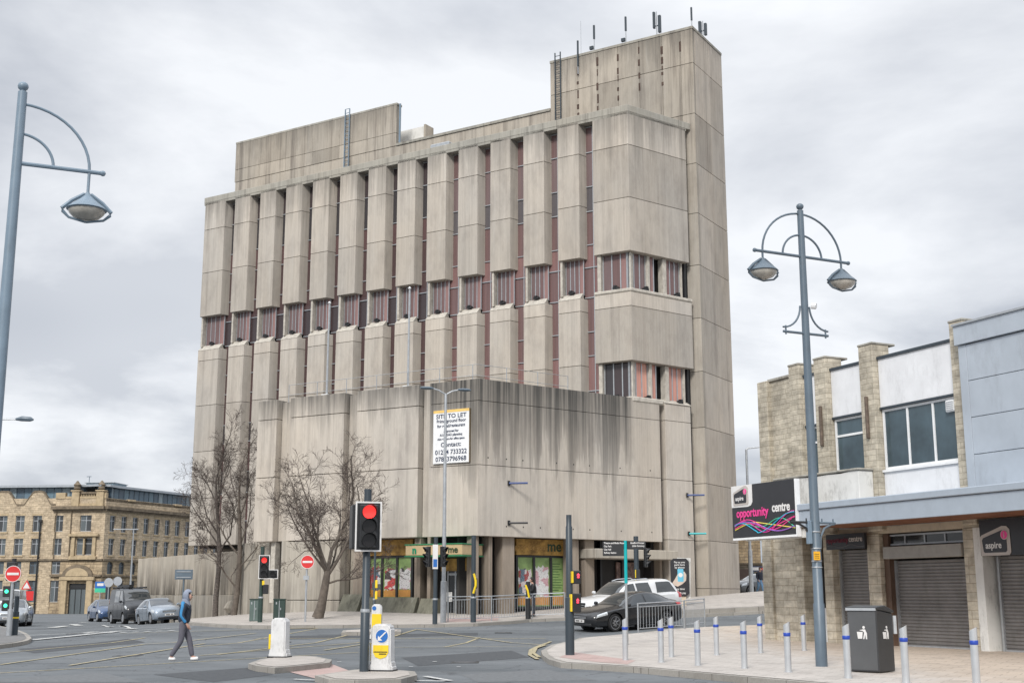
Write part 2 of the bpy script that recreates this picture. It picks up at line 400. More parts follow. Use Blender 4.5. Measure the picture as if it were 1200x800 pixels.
PAVEG = paving('grey_paving', (.15,.15,.15), (.18,.18,.18), (.08,.08,.08), .6, .6, .2)
TACT = paving('pink_tactile_paving', (.40,.285,.26), (.44,.325,.30), (.28,.22,.2), .4, .4, .3)
KERB = paving('kerb_stone', (.27,.255,.23), (.33,.31,.28), (.10,.09,.08), .9, 5., .5)
def paint(name, c, wear=.5):
    m, nt, b = nodes(name)
    n1 = noise(nt, pos(nt, (1,1,1), False), 9., 6., .8)
    col = mix(nt, rmp(nt, n1, .48, .6, 0, wear), (*c,1), (.13,.135,.14,1))
    nt.links.new(col, b.inputs['Base Color']); b.inputs['Roughness'].default_value = .75; return m
YLINE = paint('yellow_road_paint', (.42,.36,.21), .85); WLINE = paint('white_road_paint', (.62,.62,.6), .7)
# ------------------------------------------------------------------ ground sheets
def drape(name, poly, mat, off, kind='structure', kerb=None, kmat=None, parent=None):
    """polygon of (x,y) laid on the street surface; kerb = height of its side walls"""
    bm = bmesh.new()
    vs = [bm.verts.new((p[0], p[1], 0)) for p in poly]; bm.faces.new(vs)
    xs = [p[0] for p in poly]; ys = [p[1] for p in poly]
    def cut(co, no): bmesh.ops.bisect_plane(bm, geom=bm.verts[:]+bm.edges[:]+bm.faces[:], dist=1e-5, plane_co=co, plane_no=no)
    for k in range(44, 122, 2):
        if min(ys) < k < max(ys): cut((0, k, 0), (0, 1, 0))
    for k in (180, 260):
        if min(ys) < k < max(ys): cut((0, k, 0), (0, 1, 0))
    for k in range(-40, 44, 2):
        if min(xs) < k < max(xs) and max(ys) > 44: cut((k, 0, 0), (1, 0, 0))
    bmesh.ops.triangulate(bm, faces=bm.faces[:])
    bmesh.ops.recalc_face_normals(bm, faces=bm.faces)
    for f in bm.faces:
        if f.normal.z < 0: f.normal_flip()
    if kerb:
        be = [e for e in bm.edges if len(e.link_faces) == 1]
        r = bmesh.ops.extrude_edge_only(bm, edges=be); new = {v for v in r['geom'] if isinstance(v, bmesh.types.BMVert)}
    else: new = set()
    bm.verts.ensure_lookup_table()
    for v in bm.verts: v.co.z = g(v.co.x, v.co.y)+off-(kerb+.1 if v in new else 0)
    bm.normal_update()
    me = bpy.data.meshes.new(name); me.materials.append(mat); bm.to_mesh(me); bm.free()
    if kmat:
        me.materials.append(kmat)
        for p in me.polygons:
            if abs(p.normal.z) < .5: p.material_index = 1
    o = bpy.data.objects.new(name, me); COL.objects.link(o)
    if parent: o.parent = parent
    elif kind: o['kind'] = kind
    return o
def inset(poly, d):
    n = len(poly); A = sum(poly[i][0]*poly[(i+1)%n][1]-poly[(i+1)%n][0]*poly[i][1] for i in range(n)); s = 1 if A > 0 else -1
    out = []
    for i in range(n):
        p0, p1, p2 = Vector(poly[i-1][:2]), Vector(poly[i][:2]), Vector(poly[(i+1)%n][:2])
        a = (p1-p0).normalized(); b = (p2-p1).normalized()
        na = Vector((-a.y, a.x))*s; nb = Vector((-b.y, b.x))*s; m = (na+nb)
        m = m.normalized()*d/max(.5, m.normalized().dot(na)) if m.length > 1e-3 else na*d
        out.append((p1.x+m.x, p1.y+m.y))
    return out
def pavement(name, poly, mat, h=.12, kw=.16):
    drape('kerb', poly, KERB, h, kerb=h, kmat=KERB)
    return drape(name, inset(poly, kw), mat, h+.008)
drape('ground', [(-900,-300),(900,-300),(900,1500),(-900,1500)], ASPH, -.35)
drape('road', [(-90,-20),(60,-20),(60,230),(-90,230)], ASPH, 0.)
def G2(px, py, off=.12): q = gp(px, py, off); return (q.x, q.y)
farp = [G2(222,729), G2(250,731), G2(282,732.5), G2(330,733), G2(420,732), G2(509,731.5), G2(560,730), G2(620,725.5), G2(664,723.5), G2(740,721.5), G2(824,719.5), G2(901,715)]
e = Vector(farp[-1])-Vector(farp[-2]); e.normalize()
farp += [(farp[-1][0]+e.x*25, farp[-1][1]+e.y*25), (38,112), (-24,118), (-31,100), (-24,86), (-19.7,78), (-19.0,74), (-18.4,70)]
pavement('pavement', farp, PAVE2)
rp = [G2(634,762), G2(636,767), G2(643,772), G2(657,776), G2(709,779), G2(748,781.5), G2(820,788), G2(936,798)]
e = Vector(rp[-1])-Vector(rp[-2]); e.normalize()
rp += [(rp[-1][0]+e.x*30, rp[-1][1]+e.y*30), (45,-5), (45,62), (24,54.5), G2(901,731), G2(824,734), G2(780,736.5), G2(748,741), G2(679,747), G2(646,755)]
pavement('pavement', rp, PAVE)
lp = [G2(-160,775), G2(-40,761), G2(0,755), G2(20,752.5), G2(32,750), G2(37,747), G2(33,742.5), G2(22,738), G2(0,733), G2(-60,727), (-60,60), (-60,25)]
pavement('pavement', lp, PAVEG)
# traffic islands
pavement('traffic_island', [G2(291,777), G2(300,779.5), G2(322,782), G2(350,779.5), G2(386,776), G2(389,772.5), G2(370,768.5), G2(330,768), G2(305,772)], PAVE2, .12, .14)
drape('dropped_crossing', [G2(322,783,0), G2(369,795,0), G2(410,786,0), G2(386,777,0)], TACT, .01)
pavement('traffic_island', [G2(369,791), G2(385,795.5), G2(420,797), G2(470,795), G2(489,790.5), G2(486,786), G2(450,783), G2(415,784)], PAVE2, .12, .14)
pavement('traffic_island', [G2(400,740.5), G2(430,740.5), G2(470,739.5), G2(470,737), G2(430,736.5), G2(402,738)], PAVE2, .12, .14)
drape('tactile_paving', [G2(655,770), G2(700,776), G2(735,778.5), G2(745,774), G2(700,768), G2(672,764)], TACT, .132)
drape('tactile_paving', [G2(520,724), G2(585,722), G2(583,727), G2(520,729)], TACT, .132)
# terrace kerb on the far side
tr = [G2(800,715,.3), G2(901,710,.3)]
e = Vector(tr[1])-Vector(tr[0]); e.normalize(); 
tr = [tr[0], (tr[1][0]+e.x*20, tr[1][1]+e.y*20), (tr[1][0]+e.x*20-8, tr[1][1]+e.y*20+16), (tr[0][0]-3, tr[0][1]+7)]
pavement('terrace', tr, PAVE2, .3, .2)
# road markings: yellow box junction and white lines
def line(px0, px1, wd, mat, name='road_marking', off=.008):
    a = gp(*px0); b = gp(*px1); d = Vector((b.x-a.x, b.y-a.y)); L = d.length; d.normalize(); n = Vector((-d.y, d.x))*wd/2
    return drape(name, [(a.x+n.x, a.y+n.y), (a.x-n.x, a.y-n.y), (b.x-n.x, b.y-n.y), (b.x+n.x, b.y+n.y)], mat, off)
k = 0
for a, b in [((-30,790),(420,764)), ((-30,768),(170,747)), ((0,779),(168,755)), ((81,780),(240,754)), ((168,755),(300,742)), ((225,758),(372,736)),
             ((234,768),(430,751)), ((255,767),(425,740)), ((380,762),(488,737.6)), ((488,737.6),(640,756)), ((380,759),(640,756.5)), ((521,758),(562,747)),
             ((300,748),(640,748)), ((140,742),(370,736))]:
    line(a, b, .10, YLINE, off=.008+.004*k); k = (k+1) % 5
for a, b, wd in [((39,750),(141,739.5),.3), ((25,745),(225,735),.12), ((392,797.5),(522,799),.12), ((498,793.5),(528,798.5),.12), ((345,797),(392,799),.1),
                 ((100,741.5),(112,740.5),.4), ((60,735.5),(78,733.5),.5), ((85,731.5),(93,733),.5), ((120,732.5),(133,734.5),.15), ((140,733.5),(152,736),.15), ((93,729),(104,730),.15), ((150,736.5),(158,737),.3)]:
    line(a, b, wd, WLINE, off=.03)
for i in range(9): line((100+i*14, 743-i*.5), (105+i*14, 742.6-i*.5), .25, WLINE, off=.034)
for i in range(6): line((395+i*28, 776+(i%2)*6), (400+i*28, 776+(i%2)*6), .12, WLINE, off=.03)
def arc(pts, wd, mat, off):
    for a, b in zip(pts, pts[1:]): line(a, b, wd, mat, off=off)
arc([(645,752),(632,757),(622,762),(621,768),(630,773)], .11, YLINE, .03)
arc([(640,756),(628,760),(625,766),(632,771)], .11, YLINE, .035)

for i, (px, py) in enumerate([(150,768),(545,776),(330,752),(90,742),(590,741)]):
    q = gp(px, py); o = thing('manhole_cover', ['worn iron manhole cover in the road left of the striding person', 'iron manhole cover in the open road before the bollard pavement', 'iron manhole cover on the yellow box just beyond the white bollard', 'iron manhole cover near the left stop line', 'iron manhole cover in the far lane before the long guardrail'][i], 'manhole cover', (q.x, q.y, q.z), 0, 'manhole covers in the road')
    m = MB(); m.box(ID, -.33, .33, -.33, .33, -.02, .008); m.build('frame', BLACKM, o); m = MB(); m.lathe([(.28,0),(.28,.014)], (0,0,0), seg=20); m.build('lid', plain('worn_iron', (.10,.10,.105), .6, .3, var=.3, nscale=20) if i == 0 else bpy.data.materials['worn_iron'], o)
def patchroad(pts, c):
    P = [gp(*p) for p in pts]; drape('road_repair', [(p.x, p.y) for p in P], c, .004)
DKA = plain('fresh_asphalt_patch', (.055,.06,.066), .85, var=.3, nscale=9); LTA = plain('worn_asphalt_patch', (.125,.132,.138), .9, var=.25, nscale=9)
patchroad([(470,770),(600,762),(620,770),(490,780)], DKA); patchroad([(20,760),(150,748),(170,752),(40,765)], DKA); patchroad([(180,790),(290,782),(320,790),(250,799)], DKA); patchroad([(540,790),(640,784),(700,797),(560,799)], LTA)
patchroad([(330,745),(560,741),(560,744),(330,749)], DKA); patchroad([(0,795),(120,788),(170,799),(0,799)], LTA)
# ------------------------------------------------------------------ the concrete office block
a_, b_, c_ = ray(560, 625); P0 = (60*a_/b_, 60.)
e1 = (-math.sin(R(58.6)), math.cos(R(58.6))); i1 = (math.cos(R(58.6)), math.sin(R(58.6)))
e2 = (math.sin(R(53.2)), math.cos(R(53.2))); i2 = (-e2[1], e2[0])
TA = 10.07
A = (P0[0]+TA*e2[0], P0[1]+TA*e2[1])
FL = Fr(A, e1, i1)            # main left face
FR = Fr(P0, e2, i2)           # right-hand face (podium and tower block share it)
FP = Fr(P0, e1, i1)           # podium left face
BP = (P0[0]+15.*e2[0], P0[1]+15.*e2[1]); FT = Fr(BP, e1, i1)    # tower and rooftop plane
bl = world_thing('office_block', 'towering empty brutalist office block of ribbed grey concrete with deep window slots', 'building', (P0[0], P0[1], .5))
LEN = 32.45; PT = 2.28; REC = .60; GAP = .90
MOD = [28.1, 26.15, 23.1, 20.05]
def isect(O1, d1, O2, d2):
    det = d1[0]*(-d2[1])+d2[0]*d1[1]; k = ((O2[0]-O1[0])*(-d2[1])+d2[0]*(O2[1]-O1[1]))/det
    return (O1[0]+k*d1[0], O1[1]+k*d1[1])
def wrap_plan(d, ta, tb, OL, corner, e_l, e_r, i_l, i_r):
    """corner-wrapping strip: plan points of front outline at inset d; ta along left face, tb along right face"""
    L = (OL[0]+i_l[0]*d, OL[1]+i_l[1]*d); Rr = (OL[0]+i_r[0]*d, OL[1]+i_r[1]*d)
    K = isect(L, e_l, Rr, e_r)
    return (L[0]+e_l[0]*ta, L[1]+e_l[1]*ta), K, (Rr[0]+e_r[0]*tb, Rr[1]+e_r[1]*tb)
def wrap_solid(m, O, d0, d1, ta, tb, z0, z1):
    a = wrap_plan(d0, ta, tb, O, None, e1, e2, i1, i2); b = wrap_plan(d1, ta, tb, O, None, e1, e2, i1, i2)
    m.prism(ID, [a[0], a[1], a[2], b[2], b[1], b[0]], z0, z1)
# cores: solid bodies set back behind the faces
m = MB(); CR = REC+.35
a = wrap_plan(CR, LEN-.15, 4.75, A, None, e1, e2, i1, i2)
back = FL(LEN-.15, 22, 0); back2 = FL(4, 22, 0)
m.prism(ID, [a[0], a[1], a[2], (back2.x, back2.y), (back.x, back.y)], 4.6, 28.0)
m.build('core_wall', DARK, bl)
m = MB(); m.box(FL, 5, LEN-.4, 2.2, 19, .0, 4.7); m.build('lower_core_wall', CONC_BASE, bl)
# upper bays and lower bays
starts = [2.22+.06+PT*k for k in range(13)] + [2.22+.06+PT*13]
def bay(t0, w, levels, name, mat, cap=None, F=FL, depth=REC, g_=.012):
    m = MB()
    for z1, z0 in zip(levels, levels[1:]):
        m.prism(F, [(t0, 0), (t0+w, 0), (t0+w, depth+.1), (t0-.17, depth+.1), (t0-.17, depth)], z0+g_, z1-g_)
    m.build(name, mat, bl, bevel=.015)
for k in range(13):
    t0 = 2.22+GAP+PT*k; w = PT-GAP if k < 12 else PT-GAP+.5
    t1 = t0+w
    ob = .0
    bay(t0, w, MOD, 'upper_pilaster', CONC)
    low = [17.75, 17.0, 13.95, 10.88, 7.8, 4.75]
    bay(t0, w, low, 'lower_pilaster', CONC)
    m = MB(); m.plate(Fr((0,0),(1,0),(0,1)), [(0,0)], 0, 0) if False else None
    # sloping ledge on the lower pilaster
    p = [FL(t0, -.02, 17.72), FL(t1, -.02, 17.72), FL(t1, .36, 18.1), FL(t0, .36, 18.1), FL(t0, .5, 17.72), FL(t1, .5, 17.72)]
    m.solid(p, [(0,1,2,3), (3,2,5,4), (0,3,4), (1,5,2), (0,4,5,1)]); m.build('window_ledge', LEDGE, bl)
    m = MB(); m.box(FL, t1-.2, t1-.06, .12, REC+.08, 18.0, 20.08); m.build('window_cheek', LEDGE, bl, bevel=.01)
    wf = MB(); w0, w1 = t0+.0, t1-.26; n = 4
    for j in range(n+1):
        q = w0+(w1-w0)*j/n; wf.box(FL, q-.022, q+.022, .44, .52, 18.0, 20.06)
    wf.box(FL, w0, w1, .445, .515, 18.0, 18.07); wo = wf.build('window', GALV, bl)
    pn = MB()
    for j in range(n): pn.box(FL, w0+(w1-w0)*j/n+.022, w0+(w1-w0)*(j+1)/n-.022, .47, .5, 18.07, 20.06)
    pn.box(FL, t0, t0+.03, .51, REC+.05, 18.0, 20.06)
    pn.build('pane', PINK, wo)
    lm = MB(); lm.box(FL, (t0+t1)/2-.17, (t0+t1)/2+.17, .2, .38, 18.12, 18.24); lm.box(FL, (t0+t1)/2-.07, (t0+t1)/2+.09, .16, .34, 18.22, 18.3); lm.build('ledge_lamp', BLACKM, bl)
# slots
for k in range(13):
    s0 = 2.22+PT*k; s1 = s0+GAP
    wf = MB(); wf.box(FL, s0-.1, s0+.0, REC-.1, REC+.1, 4.8, 27.9)
    zz = [27.9, 26.4, 24.3, 22.9, 20.9, 19.6, 17.9, 15.9, 14.6, 12.6, 11.4, 9.5, 8.1, 6.3, 4.8]
    zz = [z+(rnd.random()-.5)*.1 for z in zz]
    for z in zz: wf.box(FL, s0, s1, REC-.04, REC+.12, z-.025, z+.025)
    wf.box(FL, s0+.28, s0+.33, REC-.03, REC+.11, 4.8, 27.9)
    wo = wf.build('window', GALV, bl)
    pn = MB()
    for za, zb in zip(zz, zz[1:]):
        pn.box(FL, s0, s0+.28, REC+.02, REC+.08, zb+.025, za-.025); pn.box(FL, s0+.33, s1, REC+.02, REC+.08, zb+.025, za-.025)
    pn.build('pane', PINK if k < 5 else PINKD, wo)
# cornice over the slots
m = MB(); wrap_solid(m, A, -.015, 1.4, LEN+.02, 4.9, 28.1, 28.5); m.build('cornice', COPING, bl, bevel=.02)
m = MB(); wrap_solid(m, A, .0, 1.0, LEN, 4.55, 27.95, 28.1); m.build('cornice_beam', COPING, bl)
# corner box: wraps both faces
m = MB()
for z1, z0 in ((28.1,26.15),(26.15,23.1),(23.1,20.05)): wrap_solid(m, A, 0, REC+.1, 2.22, 4.5, z0+.012, z1-.012)
m.build('corner_panel', CONC, bl, bevel=.015)
m = MB()
for z1, z0 in ((17.75,16.95),(16.95,13.95)): wrap_solid(m, A, -.03, REC+.1, 2.2, 4.6, z0+.012, z1-.012)
m.build('corner_panel', CONC, bl, bevel=.015)
m = MB(); wrap_solid(m, A, -.08, .42, 2.22, 4.64, 17.75, 17.95); m.build('window_ledge', LEDGE, bl, bevel=.05)
m = MB(); wrap_solid(m, A, -.05, .42, 2.22, 2.2, 11.72, 12.0); m.build('window_ledge', LEDGE, bl, bevel=.05)
FA = Fr(A, e2, i2)
for z0, z1, mr, ml in ((17.95, 20.05, PINK, PINK), (11.9, 13.95, SALMON, PINKD)):
    def strip(F, t0, t1, n, mt):
        wf = MB()
        for j in range(n+1):
            q = t0+(t1-t0)*j/n; wf.box(F, q-.03, q+.03, .38, .5, z0, z1)
        wf.box(F, t0, t1, .385, .495, z0, z0+.08); wo = wf.build('window', GALV, bl)
        pn = MB()
        for j in range(n): pn.box(F, t0+(t1-t0)*j/n+.03, t0+(t1-t0)*(j+1)/n-.03, .42, .47, z0+.08, z1)
        pn.build('pane', mt, wo)
    strip(FL, .25, 1.85, 3, ml)
    strip(FA, .18, 1.45, 3, mr); strip(FA, 1.72, 2.08, 1, mr); strip(FA, 2.95, 4.05, 3, mr); strip(FA, 4.2, 4.45, 1, PINKD)
    for F_, p_, q_, r_ in ((FL,1.88,2.1,.15),(FL,.12,.22,.3),(FA,1.48,1.68,.25),(FA,2.62,2.9,.2),(FA,4.08,4.17,.25)):
        m = MB(); m.box(F_, p_, q_, r_, .6, z0, z1); m.build('window_cheek', LEDGE, bl, bevel=.01)
    for F, q in ((FL, 1.0), (FA, 1.3), (FA, 3.7)):
        m = MB(); m.box(F, q-.17, q+.17, .12, .32, z0+.06, z0+.2); m.box(F, q-.06, q+.1, .08, .28, z0+.18, z0+.28); m.build('ledge_lamp', BLACKM, bl)
# tower (stair and lift shaft)
TX0, TX1 = -.3, 9.35
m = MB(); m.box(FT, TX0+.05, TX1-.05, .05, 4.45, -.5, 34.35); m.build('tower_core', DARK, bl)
vj = [onp(px, 80, (FT.o.x, FT.o.y), e1)[0] for px in (677, 700, 724, 749, 776, 798)]
lv = [34.4, 32.25, 29.1, 26.05, 23.05, 19.98, 16.9, 13.85, 10.7, 7.6, 4.5, 1.95, -.5]
cuts = [TX1]+sorted(vj, reverse=True)+[TX0]
m = MB()
for i, (z1, z0) in enumerate(zip(lv, lv[1:])):
    g_ = .012
    if z1 > 26.5:
        for a1, a0 in zip(cuts, cuts[1:]): m.box(FT, a0+g_*.6, a1-g_*.6 if a1 != TX1 else a1, 0, .3, z0+g_, z1-g_)
    else: m.box(FT, TX0, TX1, 0, .3, z0+g_, z1-g_)
m.build('tower_front', CONC_TOP, bl, bevel=.012)
m = MB()
for z1, z0 in zip(lv, lv[1:]):
    m.box(FT, TX0, TX0+.3, .302, 2.4, z0+.012, z1-.012); m.box(FT, TX0, TX0+.3, 2.41, 4.5, z0+.012, z1-.012)
m.build('tower_side', concrete('concrete_tower', (.46,.405,.34), ztop=34.6, depth=1.4, stain=.35), bl, bevel=.012)
m = MB(); m.box(FT, TX1-.3, TX1, .31, 4.5, 20, 34.37); m.box(FT, TX0+.3, TX1-.31, 4.2, 4.5, .0, 34.37); m.build('tower_back', CONC_TOP, bl)
m = MB()
m.box(FT, TX0-.03, TX1+.03, -.03, .3, 34.4, 34.55); m.box(FT, TX0-.03, TX0+.3, .3, 4.5, 34.4, 34.55); m.build('tower_coping', COPING, bl)
RUST = plain('rust_stained_joint', (.07,.045,.035), .9, var=.5, nscale=6)
for t in vj:
    m = MB()
    z = 34.1-rnd.random()*.4
    while z > (32.9 if t < .8 else 30.2 if t > 5 else 31.2):
        h = .15+rnd.random()*.5; m.box(FT, t-.03-rnd.random()*.05, t+.03+rnd.random()*.05, -.012, .1, z-h, z); z -= h+.08+rnd.random()*.4
    m.build('joint_corrosion', RUST, bl)
# rooftop storey and penthouse
m = MB(); m.box(FT, TX1+.02, 36., .02, 9, 28.2, 31.25); m.build('rooftop_storey', CONC_TOP, bl, bevel=.02)
m = MB(); m.box(FT, TX1+.02, 21.3, -.05, .45, 31.25, 31.42); m.build('rooftop_coping', COPING, bl)
m = MB()
pj = [21.35+i*2.45 for i in range(7)]
for a0, a1 in zip(pj, pj[1:]):
    m.box(FT, a0+.006, a1-.006, 0, .55, 31.27, 32.2); m.box(FT, a0+.006, a1-.006, 0, .55, 32.22, 34.2)
m.build('penthouse_wall', CONC_TOP, bl, bevel=.01)
m = MB(); m.box(FT, 21.32, 36.08, -.015, .6, 34.2, 34.36); m.build('penthouse_coping', COPING, bl, bevel=.02)
m = MB(); m.box(FT, 20.6, 23., 2.2, 3.05, 31.2, 33.25); m.build('lift_housing', WHITED, bl)
m = MB(); m.box(FT, 20.45, 20.6, 2.15, 3.1, 31.2, 33.35); m.build('lift_housing_end', CONC_TOP, bl)
m = MB(); m.box(FL, 12.2, 13.6, .2, .9, 28.52, 28.8); m.build('roof_vent', GALV, bl, bevel=.05)
def ladder(F, t, b, z0, z1, mat, w=.5, cage=True):
    m = MB()
    for s in (0, w): m.box(F, t+s-.03, t+s+.03, b-.03, b+.03, z0, z1)
    z = z0+.1
    while z < z1: m.box(F, t, t+w, b-.015, b+.015, z, z+.03); z += .3
    if cage:
        z = z0+.5
        while z <= z1+.3:
            m.tube([F(t+w/2+math.cos(q)*w*.62, b-math.sin(q)*.65, z) for q in [math.pi*j/8 for j in range(9)]], .025, 5); z += .85
        for q in (.5, 1.57, 2.6): m.tube([F(t+w/2+math.cos(q)*w*.62, b-math.sin(q)*.65, z_) for z_ in (z0+.5, z1+.3)], .022, 5)
    return m.build('ladder', mat, bl)
t, _ = onp(655, 100, BP, e1); ladder(FT, t-.19, -.14, 28.6, 34.95, SLATE_D, .38, False)
t, _ = onp(408, 160, BP, e1); ladder(FT, t-.19, -.14, 28.6, 34.7, LAMPBLUE, .38, False)
m = MB(); t, _ = onp(463, 140, BP, e1); m.tube([FT(21.2, .2, 31.3), FT(21.2, .2, 34.3)], .07, 8); m.build('drain_pipe', LAMPBLUE, bl)
# podium ------------------------------------------------------
PZ = [11.93, 10.85, 7.74, 4.36]
m = MB(); a = wrap_plan(.75, 13.9, 11.9, P0, None, e1, e2, i1, i2); q1 = FP(13.9, 9, 0); 
m.prism(ID, [a[0], a[1], a[2], (A[0]+i2[0]*2, A[1]+i2[1]*2), (q1.x, q1.y)], 4.45, 11.6); m.build('podium_core', CONC_POD, bl)
m = MB(); m.box(FP, 7.4, 13.9, .9, 9, -.2, 4.5); m.build('podium_core', CONC_BASE, bl)
def pod(t0, t1, zs, mat=CONC_POD):
    m = MB()
    for z1, z0 in zip(zs, zs[1:]): m.box(FP, t0, t1, 0, .8, z0+.014, z1-.014)
    m.build('podium_panel', mat, bl, bevel=.02)
pod(12.91, 14.26, PZ); pod(8.30, 11.96, PZ[:3]+[4.36]); pod(3.56, 7.46, PZ)
pod(8.30, 11.96, [4.34, 1.35, -.2], CONC_BASE)
m = MB()
for z1, z0 in zip(PZ, PZ[1:]): wrap_solid(m, P0, 0, .8, 2.88, 11.98, z0+.014, z1-.014)
m.m = 1
for z in (4.85, 8.1):
    for j in range(11):
        t = .6+j*1.06+rnd.uniform(-.04,.04)
        if rnd.random() < .6: m.box(FR, t-.032, t+.032, -.003, .05, z-.035, z+.035)
m.build('podium_panel', [CONC_PODR, DARK], bl, bevel=.0)
m = MB(); m.box(FP, 12.0, 12.87, .42, .76, 4.4, 11.8); m.box(FP, 7.5, 8.26, .42, .76, 4.4, 11.8); m.box(FP, 2.92, 3.52, .42, .76, 4.4, 11.8); m.build('podium_groove', CONC_POD, bl)
m = MB(); m.box(FP, 11.98, 12.5, .3, .5, -.2, 4.4); m.build('podium_fin', CONC_BASE, bl)
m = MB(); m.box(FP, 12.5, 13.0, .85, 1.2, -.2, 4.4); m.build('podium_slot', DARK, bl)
m = MB(); m.box(FP, -.0, 14.3, .9, 9.5, 11.6, 11.7); m.prism(ID, [a[0], a[1], a[2], (A[0]+i2[0]*2, A[1]+i2[1]*2), (q1.x, q1.y)], 11.6, 11.68); m.build('podium_roof', COPING, bl)
# slim pilaster between podium and tower, with dark slots either side
m = MB()
for z1, z0 in ((11.85,10.9),(10.9,7.7),(7.7,4.5),(4.5,.2)): m.box(FR, 12.45, 14.4, .05, .8, z0+.012, z1-.012)
m.build('end_pilaster', CONC, bl, bevel=.015)
m = MB(); p = [FR(12.45, .0, 11.85), FR(14.45, .0, 11.85), FR(14.45, .4, 12.1), FR(12.45, .4, 12.1), FR(12.45, .5, 11.85), FR(14.45, .5, 11.85)]
m.solid(p, [(0,1,2,3), (3,2,5,4), (0,3,4), (1,5,2), (0,4,5,1)]); m.build('window_ledge', LEDGE, bl)
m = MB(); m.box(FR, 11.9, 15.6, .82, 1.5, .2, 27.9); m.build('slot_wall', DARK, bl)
m = MB(); m.box(FR, 14.45, 14.62, .3, .6, .3, 28); m.tube([FR(14.85, .5, .5), FR(14.85, .5, 27.9)], .08, 6); m.build('drain_pipe', BLACKM, bl)
# ground floor: glazing, fins, fascia
GZ = 4.36
Gb = 1.15
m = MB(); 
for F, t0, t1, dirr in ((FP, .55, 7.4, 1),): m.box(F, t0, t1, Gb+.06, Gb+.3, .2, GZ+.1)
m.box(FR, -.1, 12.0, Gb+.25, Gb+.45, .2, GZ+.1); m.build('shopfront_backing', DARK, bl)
def posters(F, t0, t1, z0, z1, n, parent, seedv):
    rr = random.Random(seedv)
    cols = [PG, PG, PG]
    out = []
    for j in range(n):
        a0 = t0+(t1-t0)*j/n+.06; a1 = t0+(t1-t0)*(j+1)/n-.06
        pn = MB(); pn.m = 0; pn.box(F, a0, a1, Gb-.02, Gb+.02, z0, z1); o = pn.build('pane', PG, parent)
        q = MB(); q.box(F, a0+.02, a1-.02, Gb-.03, Gb-.022, z0+.05, z0+(z1-z0)*.2); q.build('orange_strip', PO, o)
        q = MB(); ed = []; zl, zh = z0+(z1-z0)*.2, z0+(z1-z0)*rr.uniform(.68,.82); K = 9
        ed += [(a0+.05+rr.random()*.05, zl+(zh-zl)*i/K) for i in range(K)]; ed += [(a0+.06+(a1-a0-.12)*i/K, zh+rr.uniform(-.12,.12)) for i in range(K)]
        ed += [(a1-.05-rr.random()*.05, zh-(zh-zl)*i/K) for i in range(K)]; ed += [(a1-.06-(a1-a0-.12)*i/K, zl+rr.uniform(-.06,.06)) for i in range(K)]
        q.plate(F, ed, Gb-.035, Gb-.023)
        if not (n == 3 and j == (n-1) and seedv == 5): q.build('fly_posters', FLY[(j+seedv) % 3], o)
        else:
            q = MB(); z = z0+.5
            while z < z1-.2: q.box(F, a0+.08, a0+.08+rr.uniform(.4,.75)*(a1-a0-.1), Gb-.03, Gb-.022, z, z+.035); z += .13
            q.build('small_print', PDG, o)
PG = plain('green_window_poster', (.22,.33,.12), .5, var=.35, nscale=1.6)
PDG = plain('dark_green_print', (.05,.12,.04), .6); PO = plain('orange_poster', (.5,.24,.06), .6, var=.2)
PW = plain('torn_white_poster', (.62,.62,.62), .8, var=.45, nscale=9); PRD = plain('red_poster', (.48,.06,.06), .7, var=.4, nscale=9); PPK = plain('pink_poster', (.55,.33,.36), .7, var=.3, nscale=9)
def flyp(name, cols, sc_):
    m, nt, b = nodes(name); P = pos(nt, (1,1,1.2)); v = N(nt, 'ShaderNodeTexVoronoi', Scale=sc_); v.distance = 'CHEBYCHEV'; nt.links.new(P, v.inputs['Vector'])
    sx = nt.nodes.new('ShaderNodeSeparateColor'); nt.links.new(v.outputs['Color'], sx.inputs[0]); cr = nt.nodes.new('ShaderNodeValToRGB'); cr.color_ramp.interpolation = 'CONSTANT'; e = cr.color_ramp.elements
    nt.links.new(sx.outputs[0], cr.inputs[0]); e[0].color = (*cols[0], 1); e[1].position = 1/len(cols); e[1].color = (*cols[1], 1)
    for i, c in enumerate(cols[2:]): q = e.new((i+2)/len(cols)); q.color = (*c, 1)
    n = noise(nt, P, 22, 4, .8); col = mix(nt, rmp(nt, n, .56, .62, 0, .6), cr.outputs[0], (.6,.6,.6,1)); n2 = noise(nt, P, 14, 4, .8); col = mix(nt, rmp(nt, n2, .56, .62, 0, .8), col, (.03,.03,.035,1))
    nt.links.new(col, b.inputs['Base Color']); b.inputs['Roughness'].default_value = .7; return m
FLY = [flyp('white_fly_posters', [(.6,.6,.6),(.05,.05,.05),(.62,.6,.6),(.5,.3,.33),(.55,.55,.57)], 2.2), flyp('red_fly_posters', [(.5,.05,.05),(.6,.6,.6),(.42,.04,.05),(.6,.55,.5),(.05,.03,.03)], 2.6), flyp('mixed_fly_posters', [(.6,.6,.6),(.3,.05,.05),(.1,.15,.2),(.55,.5,.5),(.1,.1,.1)], 2.9)]
def shopfront(F, t0, t1, n, z0, seedv, label=None):
    wf = MB()
    for j in range(n+1):
        q = t0+(t1-t0)*j/n; wf.box(F, q-.06, q+.06, Gb-.1, Gb+.05, z0, 3.55)
    wf.box(F, t0-.06, t1+.06, Gb-.09, Gb+.04, z0, z0+.12); wf.box(F, t0-.06, t1+.06, Gb-.09, Gb+.04, 3.45, 3.55)
    wo = wf.build('shop_window', BLACKM, bl); posters(F, t0, t1, z0+.12, 3.45, n, wo, seedv)
    fs = MB(); fs.box(F, t0-.08, t1+.08, Gb-.16, Gb+.04, 3.56, GZ-.02); fo = fs.build('shop_fascia', BROWNB, bl); return fo
